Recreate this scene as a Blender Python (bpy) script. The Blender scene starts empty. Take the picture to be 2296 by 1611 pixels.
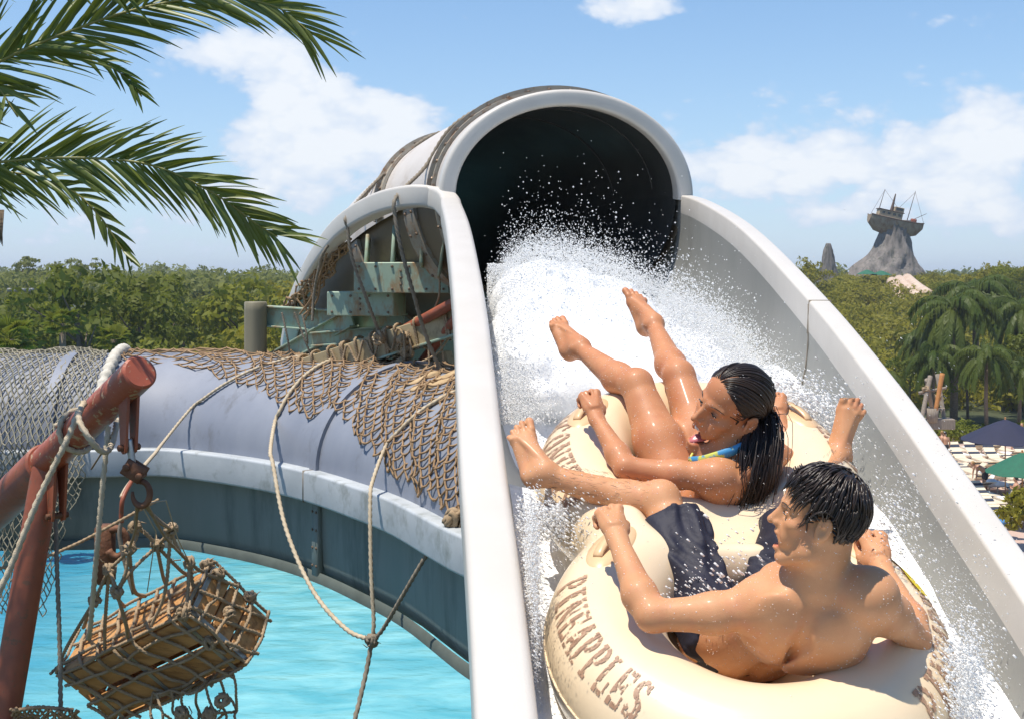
import bpy, bmesh, math, random
import numpy as np
from mathutils import Vector, Matrix
from mathutils import noise as mnoise
random.seed(7)
RNG = np.random.default_rng(7)
SC = bpy.context.scene
COL = SC.collection
# ---------------------------------------------------------------- measuring
# the camera stands at the origin, looks along +Y and is level; K F turn a spot
# of the picture (2296 wide) and a distance into a place in metres
F = 1250.0
K = 1024 / 2296
def D(x, y, Y):
    return Vector(((x * K - 512) * Y / F, Y, -(y * K - 276) * Y / F))
GROUND = -10.3
SUN_DIR = Vector((-0.25, -0.13, 0.95)).normalized()

# ---------------------------------------------------------------- objects
def tag(o, label=None, cat=None, group=None, kind=None):
    if label: o['label'] = label
    if cat: o['category'] = cat
    if group: o['group'] = group
    if kind: o['kind'] = kind
    return o
def empty(name, loc, label, cat, group=None):
    o = bpy.data.objects.new(name, None); COL.objects.link(o)
    o.location = loc; o.empty_display_size = 0.1
    return tag(o, label, cat, group)
def mesh_data(name, verts, faces, mats, smooth=True, fm=None):
    me = bpy.data.meshes.new(name)
    v = np.asarray(verts, dtype=np.float32).reshape(-1, 3)
    if isinstance(faces, np.ndarray) and faces.ndim == 2:
        n, k = faces.shape
        me.vertices.add(len(v)); me.vertices.foreach_set('co', v.ravel())
        me.loops.add(n * k); me.loops.foreach_set('vertex_index', faces.astype(np.int32).ravel())
        me.polygons.add(n)
        me.polygons.foreach_set('loop_start', np.arange(0, n * k, k, dtype=np.int32))
        me.polygons.foreach_set('loop_total', np.full(n, k, dtype=np.int32))
        me.update(calc_edges=True)
    else:
        me.from_pydata([tuple(map(float, p)) for p in v], [], [tuple(int(i) for i in f) for f in faces])
    if not isinstance(mats, (list, tuple)): mats = [mats]
    for m in mats: me.materials.append(m)
    if fm is not None: me.polygons.foreach_set('material_index', np.asarray(fm, dtype=np.int32))
    if smooth: me.polygons.foreach_set('use_smooth', np.ones(len(me.polygons), dtype=bool))
    me.validate(); me.update()
    return me
def place(name, me, parent=None, loc=(0, 0, 0)):
    o = bpy.data.objects.new(name, me); COL.objects.link(o)
    o.location = loc
    if parent is not None:
        o.parent = parent
        o.matrix_parent_inverse = Matrix.Translation(-Vector(world_loc(parent)))
    return o
def world_loc(o):
    p = Vector(o.location)
    return p if o.parent is None else Vector((0, 0, 0)) + p + world_loc(o.parent) - world_loc(o.parent)
class MB:
    """collects shapes, then links them as one mesh object (coordinates in world metres)"""
    def __init__(s): s.v = []; s.f = []; s.n = 0; s.m = []
    def add(s, v, f, mi=0):
        v = np.asarray(v, dtype=np.float64).reshape(-1, 3)
        s.v.append(v)
        for q in f: s.f.append(tuple(int(i) + s.n for i in q))
        s.m += [mi] * len(f); s.n += len(v)
        return s
    def tube(s, *a, **k):
        mi = k.pop('mi', 0); v, f = tube(*a, **k); return s.add(v, f, mi)
    def box(s, *a, **k):
        mi = k.pop('mi', 0); v, f = box(*a, **k); return s.add(v, f, mi)
    def build(s, name, mats, parent=None, smooth=True, base=None, flat_angle=None):
        v = np.concatenate(s.v) if s.v else np.zeros((0, 3))
        b = Vector((0, 0, 0)) if base is None else Vector(base)
        me = mesh_data(name, v - np.array(b), s.f, mats, smooth, s.m)
        if flat_angle is not None and smooth:
            sharp(me, flat_angle)
        if parent is None:
            o = place(name, me, None, b)
        else:
            o = bpy.data.objects.new(name, me); COL.objects.link(o); o.parent = parent
            w = wl(parent)
            o.location = b - w
        return o
def wl(o):
    p = Vector(o.location)
    while o.parent is not None:
        o = o.parent; p = p + Vector(o.location)
    return p
def sharp(me, ang=35):
    bm = bmesh.new(); bm.from_mesh(me)
    a = math.radians(ang)
    for e in bm.edges:
        if len(e.link_faces) != 2 or e.calc_face_angle(0) > a: e.smooth = False
    bm.to_mesh(me); bm.free()
def catmull(pts, n=8, closed=False):
    P = [np.array(p, dtype=float) for p in pts]
    if len(P) < 3:
        return np.array([P[0] + (P[1] - P[0]) * i / n for i in range(n + 1)])
    out = []
    L = len(P)
    rng = range(L) if closed else range(L - 1)
    for i in rng:
        if closed:
            p0, p1, p2, p3 = P[(i - 1) % L], P[i], P[(i + 1) % L], P[(i + 2) % L]
        else:
            p1, p2 = P[i], P[i + 1]
            p0 = P[i - 1] if i > 0 else 2 * p1 - p2
            p3 = P[i + 2] if i + 2 < L else 2 * p2 - p1
        for j in range(n):
            t = j / n
            out.append(0.5 * (2 * p1 + (p2 - p0) * t + (2 * p0 - 5 * p1 + 4 * p2 - p3) * t * t + (3 * p1 - p0 - 3 * p2 + p3) * t ** 3))
    if not closed: out.append(P[-1])
    return np.array(out)
def frames(path, up=None):
    path = np.asarray(path, float); n = len(path)
    T = np.gradient(path, axis=0); T /= np.linalg.norm(T, axis=1)[:, None] + 1e-12
    if up is not None:
        up = np.array(up, float)
        S = np.cross(T, up); S /= np.linalg.norm(S, axis=1)[:, None] + 1e-12
        U = np.cross(S, T)
        return T, S, U
    a = np.array([0, 0, 1.0]) if abs(T[0][2]) < 0.9 else np.array([1.0, 0, 0])
    s = np.cross(T[0], a); s /= np.linalg.norm(s)
    S = [s]
    for i in range(1, n):
        s = S[-1] - T[i] * np.dot(S[-1], T[i]); s /= np.linalg.norm(s) + 1e-12
        S.append(s)
    S = np.array(S); U = np.cross(S, T)
    return T, S, U
def tube(path, r, seg=8, cap=True, closed=False):
    path = np.asarray([tuple(p) for p in path], float); n = len(path)
    r = np.broadcast_to(np.asarray(r, float), (n,))
    T, S, U = frames(path)
    a = np.linspace(0, 2 * math.pi, seg, endpoint=False)
    V = path[:, None, :] + r[:, None, None] * (np.cos(a)[None, :, None] * S[:, None, :] + np.sin(a)[None, :, None] * U[:, None, :])
    f = []
    for i in range(n - 1 if not closed else n):
        i2 = (i + 1) % n
        for j in range(seg):
            k = (j + 1) % seg
            f.append((i * seg + j, i * seg + k, i2 * seg + k, i2 * seg + j))
    if cap and not closed:
        f.append(tuple(range(seg - 1, -1, -1))); f.append(tuple((n - 1) * seg + j for j in range(seg)))
    return V.reshape(-1, 3), f
def resample(path, step):
    path = np.asarray(path, float)
    d = np.r_[0, np.cumsum(np.linalg.norm(np.diff(path, axis=0), axis=1))]
    n = max(2, int(d[-1] / step) + 1)
    s = np.linspace(0, d[-1], n)
    return np.stack([np.interp(s, d, path[:, k]) for k in range(3)], 1)
def rope_geo(path, r, pitch=None, lobes=3, seg=9, per=6, taper=False):
    """a laid rope: a three-lobed section that turns along the path"""
    pitch = pitch or r * 9
    path = resample(path, pitch / lobes / per * 1.5)
    n = len(path)
    T, S, U = frames(path)
    d = np.r_[0, np.cumsum(np.linalg.norm(np.diff(path, axis=0), axis=1))]
    a = np.linspace(0, 2 * math.pi, seg, endpoint=False)
    tw = d / pitch * 2 * math.pi
    rr = r * (0.86 + 0.2 * np.cos(lobes * (a[None, :] - tw[:, None])))
    V = path[:, None, :] + rr[..., None] * (np.cos(a)[None, :, None] * S[:, None, :] + np.sin(a)[None, :, None] * U[:, None, :])
    f = []
    for i in range(n - 1):
        for j in range(seg):
            k = (j + 1) % seg
            f.append((i * seg + j, i * seg + k, (i + 1) * seg + k, (i + 1) * seg + j))
    f.append(tuple(range(seg - 1, -1, -1))); f.append(tuple((n - 1) * seg + j for j in range(seg)))
    return V.reshape(-1, 3), f
def box(c, size, R=None, bev=0.0):
    """box with chamfered edges; R columns are its axes"""
    sx, sy, sz = [s / 2 for s in size]
    R = np.eye(3) if R is None else np.array(R)
    if bev <= 0:
        v = np.array([(x, y, z) for x in (-sx, sx) for y in (-sy, sy) for z in (-sz, sz)])
        f = [(0, 1, 3, 2), (4, 6, 7, 5), (0, 4, 5, 1), (2, 3, 7, 6), (0, 2, 6, 4), (1, 5, 7, 3)]
        return v @ R.T + np.array(c), f
    b = min(bev, sx * .45, sy * .45, sz * .45)
    bm = bmesh.new(); bmesh.ops.create_cube(bm, size=1)
    for q in bm.verts: q.co = (q.co.x * 2 * sx, q.co.y * 2 * sy, q.co.z * 2 * sz)
    bmesh.ops.bevel(bm, geom=list(bm.edges), offset=b, segments=1, affect='EDGES', profile=0.5)
    bm.verts.index_update()
    v = np.array([tuple(q.co) for q in bm.verts]); f = [tuple(q.index for q in p.verts) for p in bm.faces]
    bm.free()
    return v @ R.T + np.array(c), f
def axes(x, z=None):
    """3x3 matrix whose first column is x (unit) and third as close to z as can be"""
    x = np.array(x, float); x /= np.linalg.norm(x)
    z = np.array((0, 0, 1.0) if z is None else z, float)
    y = np.cross(z, x); y /= np.linalg.norm(y) + 1e-12
    z = np.cross(x, y)
    return np.stack([x, y, z], 1)
def beam(a, b, w, h, up=None, bev=0.006):
    a = np.array(a, float); b = np.array(b, float)
    return box((a + b) / 2, (np.linalg.norm(b - a), w, h), axes(b - a, up), bev)
def sweep(path, prof, up=(0, 0, 1), closed=False, cap=True, side=None):
    """profile (list of (s,u) or one per path point) swept along a path; s to the right, u up"""
    path = np.asarray(path, float); n = len(path)
    T, S, U = frames(path, up)
    P = np.asarray(prof, float)
    if P.ndim == 2: P = np.broadcast_to(P, (n,) + P.shape)
    V = path[:, None, :] + P[..., 0:1] * S[:, None, :] + P[..., 1:2] * U[:, None, :]
    m = P.shape[1]; f = []
    for i in range(n - 1):
        for j in range(m if closed else m - 1):
            k = (j + 1) % m
            f.append((i * m + j, i * m + k, (i + 1) * m + k, (i + 1) * m + j))
    if closed and cap:
        f.append(tuple(range(m))[::-1]); f.append(tuple((n - 1) * m + j for j in range(m)))
    return V.reshape(-1, 3), f
def lathe(prof, c, seg=24, axis=(0, 0, 1)):
    R = axes((1, 0, 0) if abs(axis[0]) < .9 else (0, 1, 0), axis)
    # make column 2 exactly the axis
    z = np.array(axis, float); z /= np.linalg.norm(z)
    x = R[:, 0] - z * np.dot(R[:, 0], z); x /= np.linalg.norm(x); y = np.cross(z, x)
    v = []; f = []
    for (r, h) in prof:
        for j in range(seg):
            a = 2 * math.pi * j / seg
            v.append(np.array(c) + x * r * math.cos(a) + y * r * math.sin(a) + z * h)
    for i in range(len(prof) - 1):
        for j in range(seg):
            k = (j + 1) % seg
            f.append((i * seg + j, i * seg + k, (i + 1) * seg + k, (i + 1) * seg + j))
    return np.array(v), f
def ico(c, r, sub=1):
    bm = bmesh.new(); bmesh.ops.create_icosphere(bm, subdivisions=sub, radius=1)
    v = np.array([tuple(q.co) for q in bm.verts]); f = [tuple(q.index for q in p.verts) for p in bm.faces]
    bm.free()
    return v * np.array(r) + np.array(c), f

# ---------------------------------------------------------------- materials
def _n(nt, t, **kw):
    n = nt.nodes.new(t)
    for k, v in kw.items(): setattr(n, k, v)
    return n
def M(name, c1, c2=None, scale=4, rough=.5, bump=0, bscale=60, metal=0, spec=.5, coat=0, stretch=(1, 1, 1),
      lo=.35, hi=.65, c3=None, scale3=20, amt3=.5, sss=0, trans=0, attr=None, rvar=.1, detail=6, alpha=None, transl=0, coord='Object', bdist=.01, sh3=.17):
    m = bpy.data.materials.new(name); m.use_nodes = True
    nt = m.node_tree; L = nt.links
    b = nt.nodes['Principled BSDF']
    tc = _n(nt, 'ShaderNodeTexCoord'); mp = _n(nt, 'ShaderNodeMapping')
    mp.inputs['Scale'].default_value = stretch
    L.new(tc.outputs[coord], mp.inputs['Vector'])
    col = None
    c2 = c2 or tuple(x * .8 for x in c1)
    nz = _n(nt, 'ShaderNodeTexNoise'); nz.inputs['Scale'].default_value = scale; nz.inputs['Detail'].default_value = detail
    nz.inputs['Roughness'].default_value = .6
    L.new(mp.outputs[0], nz.inputs['Vector'])
    rp = _n(nt, 'ShaderNodeValToRGB'); rp.color_ramp.elements[0].position = lo; rp.color_ramp.elements[1].position = hi
    rp.color_ramp.elements[0].color = (*c1, 1); rp.color_ramp.elements[1].color = (*c2, 1)
    L.new(nz.outputs[0], rp.inputs[0]); col = rp.outputs[0]
    if c3:
        n3 = _n(nt, 'ShaderNodeTexNoise'); n3.inputs['Scale'].default_value = scale3; n3.inputs['Detail'].default_value = 8
        n3.inputs['Roughness'].default_value = .7
        L.new(mp.outputs[0], n3.inputs['Vector'])
        r3 = _n(nt, 'ShaderNodeValToRGB'); r3.color_ramp.elements[0].position = .53 - amt3 * .12; r3.color_ramp.elements[1].position = .53 - amt3 * .12 + sh3
        L.new(n3.outputs[0], r3.inputs[0])
        mx = _n(nt, 'ShaderNodeMixRGB'); L.new(r3.outputs[0], mx.inputs[0]); L.new(col, mx.inputs[1]); mx.inputs[2].default_value = (*c3, 1)
        col = mx.outputs[0]
    if attr:
        at = _n(nt, 'ShaderNodeAttribute'); at.attribute_name = attr
        mx = _n(nt, 'ShaderNodeMixRGB'); mx.blend_type = 'MULTIPLY'; mx.inputs[0].default_value = 1
        L.new(col, mx.inputs[1]); L.new(at.outputs['Color'], mx.inputs[2]); col = mx.outputs[0]
    L.new(col, b.inputs['Base Color'])
    b.inputs['Metallic'].default_value = metal
    b.inputs['Specular IOR Level'].default_value = spec
    b.inputs['Coat Weight'].default_value = coat; b.inputs['Coat Roughness'].default_value = .15
    if rvar:
        rr = _n(nt, 'ShaderNodeMapRange'); rr.inputs[3].default_value = max(.02, rough - rvar); rr.inputs[4].default_value = min(1, rough + rvar)
        L.new(nz.outputs[0], rr.inputs[0]); L.new(rr.outputs[0], b.inputs['Roughness'])
    else: b.inputs['Roughness'].default_value = rough
    if sss:
        b.inputs['Subsurface Weight'].default_value = sss; b.inputs['Subsurface Radius'].default_value = (1, .4, .2); b.inputs['Subsurface Scale'].default_value = .012
    if trans: b.inputs['Transmission Weight'].default_value = trans
    if bump:
        bz = _n(nt, 'ShaderNodeTexNoise'); bz.inputs['Scale'].default_value = bscale; bz.inputs['Detail'].default_value = 5
        L.new(mp.outputs[0], bz.inputs['Vector'])
        bp = _n(nt, 'ShaderNodeBump'); bp.inputs['Strength'].default_value = bump; bp.inputs['Distance'].default_value = bdist
        L.new(bz.outputs[0], bp.inputs['Height']); L.new(bp.outputs[0], b.inputs['Normal'])
    if transl:
        tr = _n(nt, 'ShaderNodeBsdfTranslucent'); L.new(col, tr.inputs['Color'])
        ms = _n(nt, 'ShaderNodeMixShader'); ms.inputs[0].default_value = transl
        out = nt.nodes['Material Output']
        L.new(b.outputs[0], ms.inputs[1]); L.new(tr.outputs[0], ms.inputs[2]); L.new(ms.outputs[0], out.inputs[0])
    return m

# ---------------------------------------------------------------- soft modelling
class SDF:
    """a distance field on a grid: soft-joined tapered limbs and ellipsoids, meshed by surface nets"""
    def __init__(s, lo, hi, h):
        s.lo = np.array(lo, np.float64); s.h = h
        s.n = np.ceil((np.array(hi) - s.lo) / h).astype(int) + 1
        s.d = np.full(s.n, 1.0, np.float32)
        s.ax = [(s.lo[k] + np.arange(s.n[k]) * h).astype(np.float32) for k in range(3)]
    def sub(s, a, b):
        i0 = np.maximum(np.floor((a - s.lo) / s.h).astype(int), 0)
        i1 = np.minimum(np.ceil((b - s.lo) / s.h).astype(int) + 1, s.n)
        if np.any(i1 <= i0): return None, None
        sl = tuple(slice(i0[k], i1[k]) for k in range(3))
        g = [s.ax[0][sl[0]][:, None, None], s.ax[1][sl[1]][None, :, None], s.ax[2][sl[2]][None, None, :]]
        return sl, g
    def op(s, sl, dn, k, sub=False):
        d = s.d[sl]
        if sub: dn = -dn; h = np.clip(.5 - .5 * (d - dn) / -k * -1, 0, 1) if False else None
        if not sub:
            if k <= 0: s.d[sl] = np.minimum(d, dn); return
            h = np.clip(.5 + .5 * (dn - d) / k, 0, 1)
            s.d[sl] = dn * (1 - h) + d * h - k * h * (1 - h)
        else:
            if k <= 0: s.d[sl] = np.maximum(d, dn); return
            h = np.clip(.5 - .5 * (dn - d) / k, 0, 1)
            s.d[sl] = dn * (1 - h) + d * h + k * h * (1 - h)
    def cone(s, a, b, ra, rb, k=.02, sub=False, flat=None):
        """flat=(axis, factor): squeeze the section along an axis"""
        a = np.array(a, float); b = np.array(b, float); m = max(ra, rb) + k + 3 * s.h
        sl, g = s.sub(np.minimum(a, b) - m, np.maximum(a, b) + m)
        if sl is None: return s
        ba = b - a; L = float(np.dot(ba, ba)) + 1e-12
        px, py, pz = g[0] - a[0], g[1] - a[1], g[2] - a[2]
        t = np.clip((px * ba[0] + py * ba[1] + pz * ba[2]) / L, 0, 1)
        qx, qy, qz = px - t * ba[0], py - t * ba[1], pz - t * ba[2]
        if flat is not None:
            n, fac = np.array(flat[0], float), flat[1]; n /= np.linalg.norm(n)
            e = (qx * n[0] + qy * n[1] + qz * n[2]) * (1 / fac - 1)
            qx, qy, qz = qx + e * n[0], qy + e * n[1], qz + e * n[2]
            dn = (np.sqrt(qx * qx + qy * qy + qz * qz) - (ra + t * (rb - ra))) * (1 if fac >= 1 else fac ** .5)
        else:
            dn = np.sqrt(qx * qx + qy * qy + qz * qz) - (ra + t * (rb - ra))
        s.op(sl, dn, k, sub); return s
    def chain(s, pts, rs, k=.02):
        for i in range(len(pts) - 1): s.cone(pts[i], pts[i + 1], rs[i], rs[i + 1], k)
        return s
    def ell(s, c, r, R=None, k=.02, sub=False):
        c = np.array(c, float); r = np.array(r if np.ndim(r) else (r, r, r), float)
        R = np.eye(3) if R is None else np.array(R)
        m = np.sqrt(((R * r) ** 2).sum(1)) + k + 3 * s.h
        sl, g = s.sub(c - m, c + m)
        if sl is None: return s
        p = [g[0] - c[0], g[1] - c[1], g[2] - c[2]]
        q = [p[0] * R[0, j] + p[1] * R[1, j] + p[2] * R[2, j] for j in range(3)]
        k0 = np.sqrt((q[0] / r[0]) ** 2 + (q[1] / r[1]) ** 2 + (q[2] / r[2]) ** 2)
        k1 = np.sqrt((q[0] / r[0] ** 2) ** 2 + (q[1] / r[1] ** 2) ** 2 + (q[2] / r[2] ** 2) ** 2) + 1e-9
        s.op(sl, k0 * (k0 - 1) / k1, k, sub); return s
    def half(s, c, nrm, k=0.0):
        """cut away the side the normal points to"""
        n = np.array(nrm, float); n /= np.linalg.norm(n)
        dn = -((s.ax[0][:, None, None] - c[0]) * n[0] + (s.ax[1][None, :, None] - c[1]) * n[1] + (s.ax[2][None, None, :] - c[2]) * n[2])
        s.op((slice(None),) * 3, dn.astype(np.float32), k, True); return s
    def mesh(s):
        d = s.d; neg = d < 0
        nx, ny, nz = s.n
        def c(a, i, j, k): return a[i:nx - 1 + i, j:ny - 1 + j, k:nz - 1 + k]
        any_ = np.zeros((nx - 1, ny - 1, nz - 1), bool); all_ = np.ones_like(any_)
        for i in (0, 1):
            for j in (0, 1):
                for k in (0, 1):
                    any_ |= c(neg, i, j, k); all_ &= c(neg, i, j, k)
        act = any_ & ~all_
        I = np.argwhere(act)
        idx = np.full(act.shape, -1, np.int32); idx[act] = np.arange(len(I))
        acc = np.zeros((len(I), 3)); cnt = np.zeros(len(I))
        corners = [(i, j, k) for i in (0, 1) for j in (0, 1) for k in (0, 1)]
        for A in corners:
            for ax in range(3):
                if A[ax]: continue
                B = list(A); B[ax] = 1
                da = d[I[:, 0] + A[0], I[:, 1] + A[1], I[:, 2] + A[2]]; db = d[I[:, 0] + B[0], I[:, 1] + B[1], I[:, 2] + B[2]]
                x = (da < 0) != (db < 0)
                t = np.where(x, da / np.where(x, da - db, 1), 0)
                p = np.array(A, float)[None].repeat(len(I), 0); p[:, ax] += t
                acc[x] += p[x]; cnt[x] += 1
        V = s.lo + (I + acc / cnt[:, None]) * s.h
        Q = []
        for ax in range(3):
            sl0 = [slice(1, -1)] * 3; sl0[ax] = slice(0, -1)
            sl1 = list(sl0); sl1[ax] = slice(1, None)
            a = neg[tuple(sl0)]; b = neg[tuple(sl1)]
            E = np.argwhere(a != b)
            off = [1, 1, 1]; off[ax] = 0
            E = E + np.array(off)
            fl = neg[E[:, 0], E[:, 1], E[:, 2]]
            u, w = (ax + 1) % 3, (ax + 2) % 3
            def cell(du, dw):
                e = E.copy(); e[:, u] -= du; e[:, w] -= dw
                return idx[e[:, 0], e[:, 1], e[:, 2]]
            q = np.stack([cell(1, 1), cell(0, 1), cell(0, 0), cell(1, 0)], 1)
            q[~fl] = q[~fl][:, ::-1]
            Q.append(q)
        Q = np.concatenate(Q); Q = Q[(Q >= 0).all(1)]
        return V, Q
def relax(V, Q, it=2, w=.5):
    """average each vertex with its neighbours"""
    e = np.concatenate([Q[:, [0, 1]], Q[:, [1, 2]], Q[:, [2, 3]], Q[:, [3, 0]]]); e = np.concatenate([e, e[:, ::-1]])
    n = len(V); c = np.bincount(e[:, 0], minlength=n) + 1e-9
    for _ in range(it):
        a = np.stack([np.bincount(e[:, 0], weights=V[e[:, 1], k], minlength=n) for k in range(3)], 1) / c[:, None]
        V = V * (1 - w) + a * w
    return V
def sdf_obj(name, s, mat, parent=None, base=None, it=2, colour=None, largest=False):
    V, Q = s.mesh()
    if largest:          # keep the largest connected piece
        lab = np.arange(len(V)); e = np.concatenate([Q[:, [0, 1]], Q[:, [1, 2]], Q[:, [2, 3]], Q[:, [3, 0]]])
        while True:
            m = lab.copy(); np.minimum.at(m, e[:, 0], lab[e[:, 1]]); np.minimum.at(m, e[:, 1], lab[e[:, 0]]); m = m[m]
            if (m == lab).all(): break
            lab = m
        big = np.bincount(lab).argmax(); keep = lab == big; mp_ = np.cumsum(keep) - 1; Q = mp_[Q[keep[Q[:, 0]]]]; V = V[keep]
    V = relax(V, Q, it)
    b = np.zeros(3) if base is None else np.array(base)
    me = mesh_data(name, V - b, Q, mat, True)
    if colour is not None:
        c = colour(V)
        at = me.color_attributes.new('tint', 'FLOAT_COLOR', 'POINT')
        at.data.foreach_set('color', np.concatenate([c, np.ones((len(c), 1))], 1).astype(np.float32).ravel())
    o = bpy.data.objects.new(name, me); COL.objects.link(o)
    if parent is not None: o.parent = parent; o.location = Vector(b) - wl(parent)
    else: o.location = b
    return o
# ================================================================ camera, sky, sun
cam = bpy.data.cameras.new('camera'); co = bpy.data.objects.new('camera', cam); COL.objects.link(co)
co.location = (0, 0, 0); co.rotation_euler = (math.radians(90), 0, 0)
cam.sensor_width = 36; cam.lens = 36 * F / 1024; cam.shift_y = -83 / 1024
cam.clip_end = 6000; cam.clip_start = .05
SC.camera = co
SC.view_settings.view_transform = 'Standard'; SC.view_settings.look = 'None'; SC.view_settings.exposure = .30; SC.view_settings.gamma = 1
SC.render.engine = 'CYCLES'; SC.cycles.max_bounces = 8; SC.cycles.diffuse_bounces = 4; SC.cycles.transmission_bounces = 6
SC.render.resolution_x = 1024; SC.render.resolution_y = 718
el = math.asin(SUN_DIR.z); az = math.atan2(SUN_DIR.x, SUN_DIR.y)
sun = bpy.data.lights.new('sun', 'SUN'); so = bpy.data.objects.new('sun', sun); COL.objects.link(so)
sun.energy = 4.8; sun.angle = math.radians(.5); sun.color = (1, .93, .82)
so.rotation_euler = (-SUN_DIR).to_track_quat('-Z', 'Y').to_euler(); so.location = (-20, 5, 40)

w = bpy.data.worlds.new('World'); SC.world = w; w.use_nodes = True
nt = w.node_tree; L = nt.links
bg = nt.nodes['Background']
SKY = .125
bg.inputs['Strength'].default_value = SKY
sky = _n(nt, 'ShaderNodeTexSky'); sky.sky_type = 'NISHITA'; sky.sun_disc = False
sky.sun_elevation = el; sky.sun_rotation = az; sky.air_density = 1.0; sky.dust_density = .1; sky.ozone_density = 3.2; sky.altitude = 0
tc = _n(nt, 'ShaderNodeTexCoord'); sep = _n(nt, 'ShaderNodeSeparateXYZ'); L.new(tc.outputs['Generated'], sep.inputs[0])
def math_(op, a, b=None, c=None, clamp=False):
    n = _n(nt, 'ShaderNodeMath', operation=op); n.use_clamp = clamp
    for i, x in enumerate((a, b, c)):
        if x is None: continue
        if isinstance(x, (int, float)): n.inputs[i].default_value = x
        else: L.new(x, n.inputs[i])
    return n.outputs[0]
ymax = math_('MAXIMUM', sep.outputs[1], .02)
du = math_('DIVIDE', sep.outputs[0], ymax)
dv = math_('DIVIDE', sep.outputs[2], ymax)
# banks of cumulus at their bearings and heights in the sky: bearing, height (as tangents), half sizes, strength
banks = [(540, 120, 170, 55, .34), (690, 190, 85, 45, .42), (560, 95, 120, 45, .30), (650, 290, 95, 85, .52), (610, 340, 130, 70, .22), (850, 255, 70, 65, .42), (900, 310, 120, 50, .38), (800, 350, 200, 60, .22),
         (1440, 22, 120, 45, .42), (1350, 5, 90, 30, .3), (1700, 370, 240, 50, .30), (1650, 400, 110, 60, .30), (1900, 420, 320, 60, .22), (2230, 290, 90, 65, .46), (2140, 330, 150, 70, .30),
         (2170, 45, 130, 34, .30), (2090, 400, 130, 40, .34), (1850, 480, 120, 26, .3), (2230, 470, 110, 40, .32), (480, 430, 130, 40, .22), (100, 500, 200, 40, .16), (520, 560, 200, 25, .16), (1570, 130, 70, 12, .12), (2000, 270, 420, 90, .17), (330, 180, 150, 40, .12), (1750, 300, 260, 60, .14), (760, 430, 200, 60, .2), (420, 470, 260, 60, .18), (2150, 480, 240, 60, .2), (960, 240, 110, 30, .2), (2230, 180, 140, 40, .14), (200, 560, 240, 40, .16)]
acc = None
for (bx, by, rx, ry, am) in banks:
    cx = (bx * K - 512) / F; cy = -(by * K - 276) / F
    a = math_('MULTIPLY', math_('SUBTRACT', du, cx), F / (rx * K)); b = math_('MULTIPLY', math_('SUBTRACT', dv, cy), F / (ry * K))
    r2 = math_('ADD', math_('MULTIPLY', a, a), math_('MULTIPLY', b, b))
    g = math_('MULTIPLY', math_('POWER', 2.718, math_('MULTIPLY', r2, -.8)), am)
    acc = g if acc is None else math_('ADD', acc, g)
mp = _n(nt, 'ShaderNodeMapping'); mp.inputs['Scale'].default_value = (1, 1, 1.7); L.new(tc.outputs['Generated'], mp.inputs[0])
nz = _n(nt, 'ShaderNodeTexNoise'); nz.inputs['Scale'].default_value = 15; nz.inputs['Detail'].default_value = 12; nz.inputs['Roughness'].default_value = .62; nz.inputs['Distortion'].default_value = .45
L.new(mp.outputs[0], nz.inputs['Vector'])
nb = _n(nt, 'ShaderNodeTexNoise'); nb.inputs['Scale'].default_value = 5; nb.inputs['Detail'].default_value = 4
L.new(mp.outputs[0], nb.inputs['Vector'])
acc = math_('MINIMUM', math_('MULTIPLY', acc, 1.22), .66)
# billows: rounded cells at three sizes give the heads their cauliflower edge
bil = None
for sc_v, am_v in ((26, .34), (58, .22), (120, .12)):
    wv = _n(nt, 'ShaderNodeVectorMath', operation='MULTIPLY_ADD'); L.new(nz.outputs['Color'], wv.inputs[0]); wv.inputs[1].default_value = (.03, .03, .03); L.new(mp.outputs[0], wv.inputs[2])
    vo = _n(nt, 'ShaderNodeTexVoronoi'); vo.feature = 'SMOOTH_F1'; vo.inputs['Scale'].default_value = sc_v; vo.inputs['Smoothness'].default_value = .35; L.new(wv.outputs[0], vo.inputs['Vector'])
    t_ = math_('MULTIPLY', math_('SUBTRACT', .42, vo.outputs['Distance']), am_v); bil = t_ if bil is None else math_('ADD', bil, t_)
acc = math_('ADD', acc, bil)
dens = math_('ADD', math_('ADD', acc, math_('MULTIPLY', math_('SUBTRACT', nz.outputs[0], .5), .72)), math_('MULTIPLY', math_('SUBTRACT', nb.outputs[0], .5), .25))
mr = _n(nt, 'ShaderNodeMapRange'); mr.interpolation_type = 'SMOOTHSTEP'; L.new(dens, mr.inputs[0]); mr.inputs[1].default_value = .16; mr.inputs[2].default_value = .42; mr.inputs[3].default_value = 0; mr.inputs[4].default_value = .93
# sunlit heads, greyer feet
mr2 = _n(nt, 'ShaderNodeMapRange'); L.new(dens, mr2.inputs[0]); mr2.inputs[1].default_value = .2; mr2.inputs[2].default_value = .62
cc = _n(nt, 'ShaderNodeMixRGB'); L.new(mr2.outputs[0], cc.inputs[0])
cc.inputs[1].default_value = (.50 / SKY, .60 / SKY, .76 / SKY, 1); cc.inputs[2].default_value = (.76 / SKY, .79 / SKY, .83 / SKY, 1)
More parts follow.
